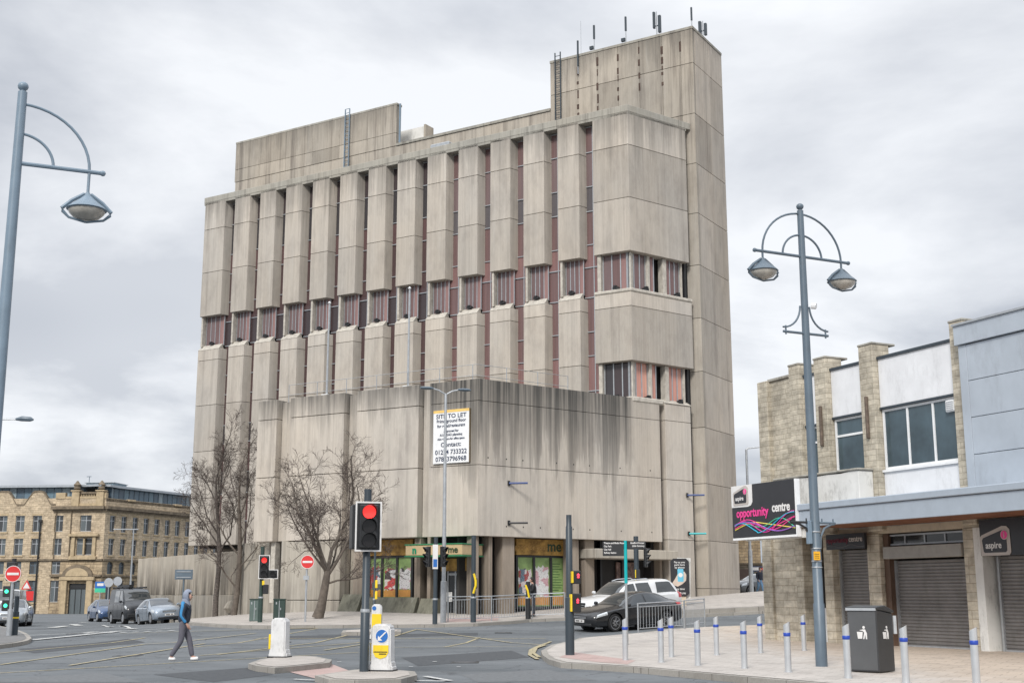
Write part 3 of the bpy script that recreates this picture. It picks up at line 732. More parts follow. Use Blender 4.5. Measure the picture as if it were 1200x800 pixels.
t1_, _ = onp(432, 660, (FP(0,Gb,0).x, FP(0,Gb,0).y), e1); t0_, _ = onp(484, 660, (FP(0,Gb,0).x, FP(0,Gb,0).y), e1)
fo = shopfront(FP, t0_, t1_, 3, 1.35, 3)
OR = (FR(0,Gb,0).x, FR(0,Gb,0).y)
r0, _ = onp(604.5, 660, OR, e2); r1, _ = onp(664, 660, OR, e2)
fo2 = shopfront(FR, r0, r1, 3, .95, 5)
tm, zm = onp(651, 634, OR, e2)
PGL = plain('dark_green_lettering', (.02,.05,.02), .5)
txt('lettering', 'me', .74, FR(tm-.22, Gb-.175, 3.99), e2, PGL, fo2, bold=.012)
txt('faded_lettering', 'good for you &', .36, FR((r0+tm)/2-.35, Gb-.17, 3.93), e2, plain('faded_lettering', (.5,.3,.1), .7), fo2)
txt('lettering', 'n', .55, FP(t1_-.9, Gb-.17, 3.9), (-e1[0], -e1[1]), plain('faded_lettering', (.5,.3,.1), .7), fo)
# recessed entrance on the corner
m = MB(); O1 = (FP(0,Gb,0).x, FP(0,Gb,0).y)
ta_, _ = onp(553, 680, O1, e1); tb_, _ = onp(526, 680, O1, e1)
m.box(FP, ta_, tb_, Gb-.05, Gb+.03, .5, 3.3)
do = m.build('entrance_door', BLACKG, bl)
m = MB(); n = 3
for j in range(n+1): q = ta_+(tb_-ta_)*j/n; m.box(FP, q-.04, q+.04, Gb-.09, Gb+.02, .5, 3.35)
m.box(FP, ta_, tb_, Gb-.085, Gb+.02, 2.55, 2.65); m.build('door_frame', GALV, do)
m = MB(); m.box(FP, ta_+.1, ta_+.8, Gb-.07, Gb-.055, 1.35, 1.85); m.box(FP, ta_+1.1, ta_+1.7, Gb-.07, Gb-.055, 1.3, 1.75); m.build('notices', PW, do)
m = MB(); m.box(FP, ta_+.05, tb_+.2, Gb-.4, Gb-.3, 2.75, 3.35); m.build('orange_entrance_sign', BROWNB, bl)
# canopy sign
Oc = (FP(0,-.05,0).x, FP(0,-.05,0).y)
ca, _ = onp(553, 645, Oc, e1); cb_, _ = onp(487, 645, Oc, e1)
m = MB(); m.box(FP, ca, cb_, -.9, .9, 3.45, 3.95); cs = m.build('entrance_canopy', plain('cream_canopy_sign', (.46,.35,.20), .5, var=.08), bl, bevel=.03)
m = MB(); m.box(FP, ca-.03, cb_+.03, -.93, .93, 3.40, 3.45); m.box(FP, ca-.03, cb_+.03, -.93, .93, 3.95, 4.0); m.build('canopy_trim', plain('green_trim', (.03,.2,.09), .5), cs)
txt('lettering', 'n', .5, FP(cb_-.55, -.92, 3.7), (-e1[0], -e1[1]), plain('green_lettering', (.0,.2,.1), .5), cs, bold=.02)
txt('lettering', 'me', .45, FP(ca+.5, -.92, 3.7), (-e1[0], -e1[1]), PGL, cs, bold=.01)
# structural fins in front of the glazing
CONC_FIN = concrete('concrete_fin', (.30,.25,.20), streak=.9, low=(.3, 3.4, .6))
def fin(F, t0, t1, b0=.35, b1=.95, mat=CONC_FIN, z0=0., z1=GZ+.05):
    m = MB(); m.box(F, t0, t1, b0, b1, z0, z1); m.build('column', mat, bl, bevel=.02)
Of = (FP(0,.35,0).x, FP(0,.35,0).y); Ofr = (FR(0,.35,0).x, FR(0,.35,0).y)
for xa, xb in ((413,424), (485,492), (500,504)):
    a1, _ = onp(xa, 690, Of, e1); a0, _ = onp(xb, 690, Of, e1); fin(FP, a0, a1)
for xa, xb in ((573,577), (589,603), (670,679), (686,697), (774,777)):
    a0, _ = onp(xa, 690, Ofr, e2); a1, _ = onp(xb, 690, Ofr, e2); fin(FR, a0, a1, b1=1.05)
fin(FR, -.02, .28, .3, .9)
# concrete canopy over the right-hand entrance, shutters and dark posters
a0, z0 = onp(698, 652, (FR(0,-.6,0).x, FR(0,-.6,0).y), e2); a1, z1 = onp(795, 642, (FR(0,-.6,0).x, FR(0,-.6,0).y), e2)
m = MB(); m.box(FR, a0, a1, -.6, 1.1, 3.42, 3.9); m.build('entrance_canopy', CONC_BASE, bl, bevel=.03)
m = MB(); a0, _ = onp(724, 665, OR, e2); a1, _ = onp(750, 665, OR, e2); m.box(FR, a0, a1, Gb+.1, Gb+.2, 2.4, 3.3); o = m.build('poster_window', plain('dim_posters', (.2,.13,.11), .5, var=.8, nscale=5), bl)
m = MB()
for q in (7.0, 8.6, 10.1): m.box(FR, q, q+.12, Gb-.02, Gb+.3, .5, GZ)
m.build('door_frame', BLACKM, bl)
# sloping concrete plinths along the foot of the podium
m = MB()
def plinth(t0, t1, zt, out):
    p = [FP(t0, -out, .0), FP(t1, -out, .0), FP(t1, .2, zt), FP(t0, .2, zt), FP(t1, .9, zt), FP(t0, .9, zt), FP(t1, .9, 0), FP(t0, .9, 0)]
    m.solid(p, [(0,1,2,3), (3,2,4,5), (5,4,6,7), (0,3,5,7), (1,6,4,2), (0,7,6,1)])
plinth(7.0, 8.2, 1.65, .7); plinth(3.6, 6.9, 1.5, .45); plinth(2.5, 3.4, 1.45, .5); m.build('sloping_plinth', concrete('mossy_concrete', (.16,.155,.12), streak=.9), bl)
m = MB(); p = [FP(12.6, -.1, .0), FP(13.9, -.6, .0), FP(13.9, .1, 1.9), FP(12.6, .1, 2.1), FP(13.9, .9, 1.9), FP(12.6, .9, 2.1), FP(13.9, .9, 0), FP(12.6, .9, 0)]
# low wall under left end
m.box(FP, 13.0, 16.5, 1.6, 2.0, -.3, 4.4)
m.build('undercroft_wall', CONC_BASE, bl)
fin(FP, 12.95, 13.25, .3, .7, LEDGE, 1.2)
# 'to let' board
bd = world_thing('letting_board', 'white SITE TO LET board with phone numbers fixed to the podium wall', 'sign', tuple(FP(1.5, -.1, 8.6)))
bt1, zt = onp(509.5, 481.5, P0, e1); bt0, zb = onp(551, 541, P0, e1); zt = onp(530, 480, P0, e1)[1]
m = MB(); m.box(FP, bt0, bt1, -.1, -.02, zb, zt); m.build('board', WHITE, bd)
m = MB(); m.box(FP, bt0, bt1, -.108, -.101, zt-.13, zt); m.build('header_strip', plain('orange_header', (.75,.5,.15), .5), bd)
m = MB(); m.box(FP, bt0-.03, bt0, -.12, -.02, zb, zt); m.build('edge_frame', plain('brown_edge', (.15,.11,.06), .6), bd)
INK = plain('dark_blue_ink', (.03,.045,.09), .5)
bw = bt1-bt0; bh = zt-zb; cx = (bt0+bt1)/2; lx = (-e1[0], -e1[1])
for s, fz, sz, sx in (('SITE TO LET', .88, .26, 1.15), ('Prime ground floor', .79, .2, 1.0), ('for retail/restaurant', .70, .19, .97), ('Approved for', .60, .15, .95), ('A1/A2/A3 planning', .53, .155, 1.0), ('Also 4 floors for office space', .455, .125, .98), ('Contact:', .345, .27, 1.15), ('01274 733322', .205, .29, 1.0), ('07803796968', .075, .29, 1.02)):
    txt('lettering', s, sz*bw/1.9, FP(cx, -.115, zb+bh*fz), lx, INK, bd, bold=.003, sx=sx, ext=.003)
# things fixed to walls and roofs
def bracket(name, px, py, mat, label, F=FR, O=P0, d=e2):
    t, z = onp(px, py, O, d); q = F(t, 0, z)
    o = world_thing('flag_bracket', label, 'bracket', tuple(q), 'flag brackets on the concrete walls')
    m = MB(); m.box(F, t-.06, t+.06, -.06, 0., z-.12, z+.12); m.build('wall_plate', BLACKM, o)
    m = MB(); p = F(t, -.05, z); m.tube([p, p+Vector((.9, -.15, 0))], .05, 8); m.build('arm', mat, o)
DBLUE = plain('dark_blue_paint', (.02,.05,.18), .4)
bracket('b', 596, 566, DBLUE, 'blue flag bracket high on the podium wall'); bracket('b', 596, 612.5, BLACKM, 'black flag bracket low on the podium wall near its corner')
bracket('b', 805, 580, DBLUE, 'upper dark blue flag bracket on the slim pilaster beside the tower'); bracket('b', 807, 625, TEAL, 'teal flag bracket on the slim pilaster beside the tower')
# masts on the tower roof
def mast(px, pyt, pyb, kind, label, off=.3):
    t, zt = onp(px, pyt, (FT(0,off,0).x, FT(0,off,0).y), e1); z0 = 34.55 if off > 0 else onp(px, pyb, BP, e1)[1]
    q = FT(t, off, z0)
    if kind == 'side': q = FT(TX0+.15, off, z0); zt = at(px, pyt, q.y).z; t = TX0+.15
    o = world_thing('antenna', label, 'antenna', tuple(q), 'antennas on the tower roof')
    m = MB(); m.tube([q, Vector((q.x, q.y, zt))], .035 if kind != 'thin' else .015, 6); m.build('mast', GALV, o)
    if kind == 'box': m = MB(); m.box(FT, t+.05, t+.3, off-.08, off+.08, z0+.25, z0+.45); m.box(FT, t-.05, t+.05, off-.05, off+.05, z0+.9, zt); m.build('aerial', SLATE_D, o)
    elif kind == 'panel': m = MB(); m.box(FT, t-.28, t-.12, off-.08, off+.08, z0+.25, zt-.3); m.box(FT, t+.1, t+.22, off-.08, off+.08, z0+.6, zt); m.box(FT, t-.25, t+.2, off-.03, off+.03, z0+.7, z0+.75); m.build('aerial', SLATE_D, o)
    elif kind == 'side': m = MB(); m.box(FT, t-.25, t-.1, off-.08, off+.08, z0+.2, zt-.2); m.box(FT, t+.1, t+.25, off-.1, off+.1, z0+.3, zt); m.box(FT, t-.25, t+.2, off-.03, off+.03, z0+.5, z0+.56); m.build('aerial', SLATE_D, o)
    elif kind == 'rod': m = MB(); m.box(FT, t-.045, t+.045, off-.045, off+.045, z0+.5, zt); m.build('aerial', SLATE_D, o)
mast(677, 48, 88, 'rod', 'steel mast clamped to the tower front, nearest the dark ladder', -.12)
mast(680.5, 25, 60, 'thin', 'hair-thin whip antenna at the left end of the tower roof')
mast(696, 30, 58, 'box', 'mast with a small white box, left of the tower roof antennas')
mast(733, 20, 50, 'box', 'slim mast with a low box near the middle of the tower roof')
mast(769, 14, 42, 'panel', 'double panel antenna on the tower roof')
mast(810, 9, 30, 'rod', 'single rod antenna standing at the tower roof corner')
mast(825, 25, 48, 'side', 'double panel antenna set back along the tower side', 2.0)
# flagpoles on the podium roof
for px, pt, pb, lab in ((386, 357, 460, 'left white flagpole on the podium roof'), (480, 340, 449, 'right white flagpole on the podium roof')):
    F = FP; t, zt = onp(px, pt, (FP(0,1.4,0).x, FP(0,1.4,0).y), e1); q = FP(t, 1.4, 11.68)
    o = world_thing('flagpole', lab, 'flagpole', tuple(q), 'flagpoles on the podium roof')
    m = MB(); m.tube([q, Vector((q.x, q.y, zt))], [.065, .045], 8); m.build('pole', GALV, o)
    m = MB(); m.lathe([(.0, -.1), (.1, 0), (0, .1)], (q.x, q.y, zt+.1), seg=8); m.build('finial', WHITE, o)
    m = MB(); m.box(FP, t-.2, t+.2, 1.2, 1.6, 11.68, 12.2); m.build('foot', WHITE, o)
rl = world_thing('roof_railing', 'thin wire safety railing round the podium roof', 'railing', tuple(FP(1, 1.2, 11.7)))
m = MB()
for z in (12.3, 12.85): m.tube([FP(13, 1.0, z), FP(.8, 1.0, z)], .014, 4); m.tube([FP(.8, 1.0, z), FR(.9, 1.1, z), FR(6.5, 1.1, z)], .014, 4)
m.build('rail', GALV, rl)
for t in range(1, 14, 2): m = MB(); m.tube([FP(t, 1.0, 11.7), FP(t, 1.0, 12.85)], .02, 4); m.build('post', GALV, rl)
for t in (2.5, 4.5, 6.5): m = MB(); m.tube([FR(t, 1.1, 11.7), FR(t, 1.1, 12.85)], .02, 4); m.build('post', GALV, rl)
# boundary wall by the side street
qa = gp(161, 722); wa = at(160, 690, 88.); wb = at(309, 690, 69.5)
d = Vector((wb.x-wa.x, wb.y-wa.y)); L = d.length; d.normalize(); FW = Fr((wa.x, wa.y), (d.x, d.y), (-d.y, d.x))
if FW.ey.y < 0: FW.ey = -FW.ey
bw_ = world_thing('boundary_wall', 'long plain concrete wall with black run-off stains beside the office block', 'wall', (wa.x, wa.y, 0))
zt = at(160, 654.5, wa.y).z; zt2 = 4.1
m = MB(); n = 6
for i in range(n):
    a0, a1 = L*i/n, L*(i+1)/n-.012
    z1 = zt+(zt2-zt)*i/n
    m.box(FW, a0, a1, 0, .4, 1.62, z1); 
m.build('wall_panel', CONC_WALL, bw_, bevel=.015)
m = MB()
for i in range(n): m.box(FW, L*i/n, L*(i+1)/n-.012, -.03, .4, -1., 1.6)
m.build('wall_base', CONC_BASE, bw_, bevel=.015)
m = MB(); c = FW(L*.42, -.06, zt*.5+.35); 
rk = world_thing('boulder', 'rounded grey stone lying at the foot of the concrete wall behind the trees', 'stone', tuple(gp(287, 717)))
q = gp(287, 718.5, .12)
m = MB(); m.lathe([(.0,0),(1.0,.02),(1.25,.3),(1.05,.65),(.6,.85),(0,.92)], q, seg=12, sc2=(1., .45)); m.build('rock', CONC_BASE, rk, smooth=True)

# ------------------------------------------------------------------ openings in walls
def wallopen(m, F, a0, a1, z0, z1, ops, rev=.25):
    A_ = sorted({a0, a1, *[o[0] for o in ops], *[o[1] for o in ops]}); Z_ = sorted({z0, z1, *[o[2] for o in ops], *[o[3] for o in ops]})
    A_ = [a for a in A_ if a0 <= a <= a1]; Z_ = [z for z in Z_ if z0 <= z <= z1]
    for i in range(len(Z_)-1):
        run = None
        for j in range(len(A_)-1):
            c = ((A_[j]+A_[j+1])/2, (Z_[i]+Z_[i+1])/2)
            hole = any(o[0] < c[0] < o[1] and o[2] < c[1] < o[3] for o in ops)
            if not hole: run = (run[0] if run else A_[j], A_[j+1])
            if run and (hole or j == len(A_)-2):
                m.face([F(run[0], 0, Z_[i]), F(run[1], 0, Z_[i]), F(run[1], 0, Z_[i+1]), F(run[0], 0, Z_[i+1])]); run = None
    for o in ops:
        m.face([F(o[0], 0, o[2]), F(o[0], rev, o[2]), F(o[0], rev, o[3]), F(o[0], 0, o[3])])
        m.face([F(o[1], 0, o[2]), F(o[1], rev, o[2]), F(o[1], rev, o[3]), F(o[1], 0, o[3])])
        m.face([F(o[0], 0, o[3]), F(o[1], 0, o[3]), F(o[1], rev, o[3]), F(o[0], rev, o[3])])
        m.face([F(o[0], 0, o[2]), F(o[1], 0, o[2]), F(o[1], rev, o[2]), F(o[0], rev, o[2])])
def window(F, a0, a1, z0, z1, root, fm, gm, nx=2, nz=1, b=.18, fw=.05, name='window'):
    m = MB()
    m.box(F, a0, a0+fw, b-.04, b+.04, z0, z1); m.box(F, a1-fw, a1, b-.04, b+.04, z0, z1)
    m.box(F, a0+fw, a1-fw, b-.04, b+.04, z0, z0+fw); m.box(F, a0+fw, a1-fw, b-.04, b+.04, z1-fw, z1)
    for j in range(1, nx): q = a0+(a1-a0)*j/nx; m.box(F, q-fw/2, q+fw/2, b-.035, b+.035, z0+fw, z1-fw)
    for j in range(1, nz): q = z0+(z1-z0)*(.68 if nz == 2 else j/nz); m.box(F, a0+fw, a1-fw, b-.03, b+.03, q-fw/2, q+fw/2)
    o = m.build(name, fm, root)
    m = MB()
    for j in range(nx):
        q0, q1 = a0+(a1-a0)*j/nx, a0+(a1-a0)*(j+1)/nx
        if nz == 2: zm = z0+(z1-z0)*.68; m.box(F, q0+.01, q1-.01, b, b+.02, z0+.02, zm); m.box(F, q0+.01, q1-.01, b, b+.02, zm+.001, z1-.02)
        else: m.box(F, q0+.01, q1-.01, b, b+.02, z0+.02, z1-.02)
    m.build('pane', gm, o); return o
# ------------------------------------------------------------------ shop building on the right
q_ = gp(1050, 758, .1); ANG = R(-25.06); ea = (math.sin(ANG), math.cos(ANG))
FS = Fr((q_.x, q_.y), ea, (math.cos(ANG), -math.sin(ANG)))
OS = (q_.x, q_.y)
SST = stone('pale_sandstone', ea, (.54,.49,.40), (.47,.42,.335), bw=.62, bh=.24, mort=(.34,.29,.22), dirt=.3)
SSU = stone('worn_sandstone', ea, (.50,.455,.37), (.42,.38,.305), mort=(.33,.29,.225), bw=.46, bh=.17, dirt=.5)
sb = world_thing('shop_building', 'two storey shop building with sandstone pillars, white panels and closed roller shutters', 'building', (FS.o.x, FS.o.y, 0))
# main body behind the frontage
m = MB(); m.box(FS, -16, 6.1, 1.2, 14, 0, 8.5); m.build('rear_wall', WHITED, sb)
m = MB(); m.box(FS, -16, 6.15, 1.1, 14.2, 8.5, 8.7); m.build('roof', COPING, sb)
# upper storey
m = MB(); m.box(FS, 4.28, 5.62, .05, 1.2, 3.5, 8.86); m.build('stone_wall', SSU, sb, bevel=.01)
m = MB(); m.box(FS, 4.25, 5.66, -.02, .4, 8.86, 8.95); m.build('coping', COPING, sb, bevel=.01)
def pil(t0, t1, z0, z1, b0=-.18, b1=.5, mt=SSU, cap=True):
    m = MB(); m.box(FS, t0, t1, b0, b1, z0, z1); o = m.build('stone_pillar', mt, sb, bevel=.015)
    if cap: m = MB(); m.box(FS, t0-.02, t1+.02, b0-.02, b1+.25, z1, z1+.07); m.build('cap_stone', COPING, o, bevel=.015)
pil(5.6, 6.15, 3.5, 8.9, -.1, .6, cap=False)
pil(3.72, 4.26, 3.5, 9.15); pil(2.34, 2.93, 3.5, 9.15); pil(.1, .73, 3.5, 9.2); pil(-3.66, -3.14, 3.5, 9.2)
# bays: white panel above, window, white panel below
def bayS(t0, t1, zt, zb, zs, nx, nz, wh):
    m = MB(); m.box(FS, t0, t1, .02, .2, wh, 8.72); m.build('white_panel', PANEL, sb, bevel=.01)
    m = MB(); m.box(FS, t0, t1, -.03, .25, 8.72, 8.8); m.build('panel_trim', SLATE_D, sb); m = MB(); m.box(FS, t0, t1, -.02, .2, wh-.06, wh); m.build('window_head', SLATE_D, sb)
    m = MB(); m.box(FS, t0, t1, .02, .25, 3.6, zb-.08); m.build('white_panel', PANEL, sb, bevel=.01)
    window(FS, t0+.03, t1-.03, zb, wh-.07, sb, WHITE, GLASSG, nx, nz, .1, .07)
    m = MB(); m.box(FS, t0, t1, -.04, .2, zb-.08, zb-.01); m.build('window_sill', WHITE, sb)
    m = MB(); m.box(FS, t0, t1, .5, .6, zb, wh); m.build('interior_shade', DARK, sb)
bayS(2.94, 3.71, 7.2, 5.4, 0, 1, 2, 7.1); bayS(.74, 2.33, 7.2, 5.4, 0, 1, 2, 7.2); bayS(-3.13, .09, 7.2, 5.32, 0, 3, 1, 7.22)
m = MB(); m.box(FS, -2.98, -2.62, -.02, .1, 6.72, 7.06); o = m.build('vent_fan', WHITE, sb, bevel=.03)
m = MB()
for j in range(5): m.box(FS, -2.94, -2.66, -.03, -.021, 6.77+j*.055, 6.79+j*.055)
m.build('grille', GALV, o)
for t in (.42, 2.62): m = MB(); m.box(FS, t-.05, t+.05, -.28, -.18, 6.3, 7.6); m.build('rusty_bracket', plain('rusty_steel', (.12,.09,.07), .8, var=.4, nscale=8), sb, bevel=.02)
# white rendered band above canopy
m = MB(); az = [(.35, 4.35), (4.5, 4.35), (4.5, 5.35), (3.2, 5.32), (2.6, 5.27), (1.8, 5.3), (1.2, 5.27), (.7, 5.32), (.35, 5.3)]
m.plate(FS, az, -.75, -.19); m.build('white_rendered_band', WHITED, sb, bevel=.015)
m = MB(); m.box(FS, .3, 4.55, -.8, -.19, 5.31, 5.38); m.build('band_coping', COPING, sb, bevel=.02)
# grey clad section
m = MB()
zz = [8.42, 7.4, 6.38, 5.36, 4.3]
xx = [-3.72, -3.98, -16.]
for z1, z0 in zip(zz, zz[1:]): m.box(FS, -16, -3.98, -.42, .0, z0+.008, z1-.008)
m.box(FS, -3.97, -3.68, -.42, .0, 4.3, 8.42); m.box(FS, -16, -3.62, -.5, .02, 8.44, 8.98)
m.build('cladding', CLAD, sb, bevel=.008)
m = MB(); m.box(FS, -16, -3.6, -.55, .04, 8.98, 9.04); m.build('cladding_coping', GALV, sb)
# canopy over the pavement
m = MB(); m.box(FS, -16, 1.62, -2.2, -2.12, 3.62, 4.1); m.build('canopy_fascia', FASCIA, sb, bevel=.01)
m = MB(); m.box(FS, -16, 1.66, -2.26, -2.08, 4.11, 4.3); m.build('canopy_edge', FASCIA, sb, bevel=.02)
m = MB()
for j in range(5): q = 1.62-3.4*j; m.box(FS, q-3.39, q, -2.06, .0, 4.0, 4.2)
m.build('canopy_roof', FASCIA, sb)
m = MB()
for j in range(12): m.box(FS, -16, 1.6, -2.1+j*.172, -2.1+j*.172+.166, 3.64, 3.7)
m.build('canopy_soffit', SOFFIT, sb)
m = MB(); m.box(FS, 1.62, 4.4, -1.1, -.0, 3.9, 4.3); m.build('end_canopy', WHITED, sb, bevel=.02)
m = MB(); m.box(FS, 1.62, 4.4, -1.08, -.02, 3.85, 3.9); m.build('end_soffit', SOFFIT, sb)
# ground floor
m = MB(); m.box(FS, 4.22, 5.95, -.02, 1.0, -.1, 3.5); m.build('stone_wall', SST, sb, bevel=.01)
pil(5.7, 6.22, -.1, 3.5, -.12, .8, SSU, False); pil(4.0, 4.4, -.1, 3.5, -.12, .6, SSU, False)
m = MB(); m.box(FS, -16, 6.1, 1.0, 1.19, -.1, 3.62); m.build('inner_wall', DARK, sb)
m = MB(); m.box(FS, -16, 4.2, -.0, .98, 3.42, 3.63); m.build('beam', plain('cream_beam', (.5,.43,.33), .7, dirt=.3), sb)
pil(2.62, 3.05, -.1, 3.42, -.05, .5, SST, False); pil(.42, .98, -.1, 3.42, -.05, .5, SST, False); pil(-3.42, -2.98, -.1, 3.42, -.05, .5, SST, False)
m = MB(); m.box(FS, -3.72, -3.43, -.12, .5, -.1, 3.42); m.build('white_pillar', WHITED, sb, bevel=.01)
def roller(t0, t1, z1, b=.3):
    m = MB()
    n = int((z1-.12)/.095); prof = []
    z = .08
    pts = []
    for j in range(n): 
        z0 = .1+j*(z1-.1)/n; h = (z1-.1)/n
        pts += [(b, z0), (b-.022, z0+h*.3), (b-.022, z0+h*.75), (b, z0+h*.98)]
    for (b0, za), (b1, zb) in zip(pts, pts[1:]): m.face([FS(t0, b0, za), FS(t1, b0, za), FS(t1, b1, zb), FS(t0, b1, zb)])
    o = m.build('roller_shutter', SHUT, sb, merge=True)
    m = MB(); m.box(FS, t0, t1, b-.06, b+.02, .06, .17); m.build('bottom_rail', GALV, o, bevel=.01)
    for ta, tb in ((t0-.07, t0), (t1, t1+.07)): m = MB(); m.box(FS, ta, tb, b-.08, b+.04, .05, z1); m.build('guide_rail', GALV, o)
    return o
SHUT = plain('galvanised_shutter', (.20,.19,.185), .5, .35, var=.22, nscale=1.3, dirt=.35)
roller(1.06, 2.55, 3.0); roller(-2.9, .1, 2.62, .35); roller(-7.4, -3.95, 2.75, .3)
m = MB(); m.box(FS, -2.95, .2, -.12, .3, 2.66, 3.02); m.build('shutter_housing', plain('grey_housing', (.30,.29,.27), .6, dirt=.2), sb, bevel=.015)
window(FS, -2.9, .35, 3.06, 3.38, sb, GALV, BLACKG, 4, 1, .2, .05, 'transom_window')
m = MB(); m.box(FS, .17, .4, .1, .5, .0, 3.4); m.build('door_jamb', plain('brown_jamb', (.10,.06,.04), .6), sb)
m = MB(); m.box(FS, 3.05, 4.0, .55, .65, .1, 2.5); o = m.build('side_door', BLACKM, sb); m = MB(); m.box(FS, 3.3, 3.75, .4, .54, .1, 1.2); m.build('leaning_board', WHITE, sb)
m = MB(); m.box(FS, -11.8, -7.45, -.05, .5, -.1, 3.42); m.build('stone_pillar', SST, sb)
# signs on the frontage
SB = plain('sign_black', (.022,.022,.026), .35); SWH = plain('sign_white', (.68,.67,.66), .45, var=.04); SPK = plain('sign_pink', (.75,.05,.27), .4); SPALE = plain('sign_warm_grey', (.46,.42,.39), .5, var=.05)
SCY = plain('sign_cyan', (.02,.42,.62), .4); SGR = plain('sign_green', (.05,.48,.28), .4); SYE = plain('sign_yellow', (.8,.65,.1), .4); SPU = plain('sign_purple', (.3,.1,.5), .4); SMG = plain('sign_magenta', (.6,.03,.3), .4); SCR = plain('sign_crimson', (.28,.01,.05), .35)
lr = (-ea[0], -ea[1])         # left to right along the frontage as one reads it
def rrect(x0, x1, z0, z1, r, n=5):
    P = []
    for cx, cz, q in ((x1-r, z1-r, 0), (x0+r, z1-r, 1), (x0+r, z0+r, 2), (x1-r, z0+r, 3)):
        for j in range(n+1): t = (q+j/n)*math.pi/2; P.append((cx+r*math.cos(t), cz+r*math.sin(t)))
    return P
def aspire(F, ax, zz, s, b, root):
    """logo plaque: ax = left edge (reading order, frame a runs the other way)"""
    def T(x, z): return (ax-x*s, zz+z*s)
    m = MB(); m.plate(F, [T(*p) for p in [(.04,0),(0,.62),(.1,.70),(1.02,.98),(1.22,.97),(1.34,.86),(1.36,.1),(1.28,0)]], b-.012, b); m.build('logo_border', SPALE, root)
    m = MB(); m.plate(F, [T(*p) for p in [(.16,.14),(.11,.52),(.16,.60),(1.0,.84),(1.12,.82),(1.2,.7),(1.2,.16),(1.14,.1),(.22,.1)]], b-.02, b-.013); m.build('logo_field', SB, root)
    m = MB(); c = T(1.12, .68); m.plate(F, [(c[0]+.165*s*math.cos(q), c[1]+.165*s*math.sin(q)) for q in [2*math.pi*j/20 for j in range(20)]], b-.026, b-.021); m.build('logo_ring', SPALE, root)
    m = MB(); m.plate(F, [(c[0]+.14*s*math.cos(q), c[1]+.14*s*math.sin(q)) for q in [2*math.pi*j/20 for j in range(20)]], b-.032, b-.027); m.build('logo_disc', SCR if s > .8 else SPK, root)
    p = F(c[0], b-.036, c[1]); txt('lettering', 'i', .27*s, p, lr, SPALE, root, bold=.004*s, ext=.002)
    p = F(T(.62,.33)[0], b-.024, T(.62,.34)[1]); txt('lettering', 'aspire', .31*s, p, lr, SWH, root, bold=.006*s, ext=.002, sx=.95)
FC = FS.sh(0, -2.3)
OCn = (FC.o.x, FC.o.y)
tL, _ = onp(858, 600, OCn, ea); tR, _ = onp(932, 600, OCn, ea); zT = onp(895, 565, OCn, ea)[1]; zB = onp(895, 628, OCn, ea)[1]
os_ = world_thing('shop_sign', 'large black opportunity centre sign with coloured ribbons projecting from the canopy end', 'sign', tuple(FC(tR, 0, zB)))
m = MB(); m.box(FC, tR, tL, 0, .16, zB, zT); m.build('sign_board', SB, os_, bevel=.01)
m = MB(); m.box(FC, tR, tL, .0, .17, zB-.07, zB-.005); m.box(FC, tR-.04, tR-.002, .0, .17, zB-.07, zT); m.build('sign_frame', WHITE, os_)
m = MB(); m.box(FC, 1.3, tL-.4, .2, .35, zB-.1, zB-.2+.35); m.build('support_beam', WHITED, os_)
W = tL-tR; H = zT-zB
m = MB(); m.plate(FC, [(tL, zT-.46*H*.9), (tL, zT), (tL-.345*W, zT), (tL-.345*W, zT-.34*H), (tL-.32*W, zT-.40*H), (tL-.27*W, zT-.42*H)], -.012, -.002); m.build('logo_plaque', SWH, os_)
aspire(FC, tL-.03*W, zT-.38*H, .62, -.014, os_)
txt('lettering', 'opportunity', .40, FC(tL-.335*W, -.01, zB+.46*H), lr, SPK, os_, bold=.008, sx=.88); txt('lettering', 'centre', .40, FC(tL-.79*W, -.01, zB+.51*H), lr, SWH, os_, bold=.01, sx=.86)
def ribbon(fn, mt, k):
    m = MB(); pts = [FC(tL-W*x, -.012-.004*k, zB+H*fn(x)) for x in [.05+.94*j/40 for j in range(41)]]
    m.tube(pts, .017, 5); m.build('ribbon', mt, os_)
S_ = math.sin
ribbon(lambda x: .12+.16*S_(x*3.1)*(1 if x < .5 else .9)+.1*S_(x*9+.6), SGR, 0)
ribbon(lambda x: .22+.11*S_(x*7.6-.3)+.13*x*x*0, SPK, 1)
ribbon(lambda x: .18+.12*S_(x*8.4-.1)+.20*max(0, x-.5)**1*1.6*.8, SMG, 2)
ribbon(lambda x: .17+.10*S_(x*9.4+.1) if x < .42 else .072+.33*(1-math.cos(min(1, (x-.42)/.55)*3.14))/2, SCY, 3)
ribbon(lambda x: .20+.09*S_(x*6.2+.2)-.12*max(0, x-.5), SPU, 4)
ribbon(lambda x: .27-.26*(x-.4) if x > .4 else .12+.15*S_(x*4), SYE, 0)
ribbon(lambda x: .10+.42*max(0, x-.55)*1.2 if x > .55 else .14+.12*S_(x*6), SPK, 1)
s2_ = world_thing('shop_sign', 'dim black sign reading opportunity centre hung above the narrow shutter', 'sign', tuple(FS(1.8, -.3, 2.85)))
OD = (FS(0,-.35,0).x, FS(0,-.35,0).y); ta, _ = onp(968, 634, OD, ea); tb, _ = onp(1013, 634, OD, ea); za = onp(990, 643, OD, ea)[1]; zb_ = onp(990, 625, OD, ea)[1]
m = MB(); m.box(FS, tb, ta, -.35, -.25, za, zb_); m.build('sign_board', SB, s2_)
txt('lettering', 'opportunity', .24, FS(ta-(ta-tb)*.3, -.36, za+.6*(zb_-za)), lr, plain('dim_red_lettering', (.16,.02,.04), .5), s2_, sx=.9); txt('lettering', 'centre', .24, FS(ta-(ta-tb)*.78, -.36, za+.62*(zb_-za)), lr, SPALE, s2_, bold=.003)
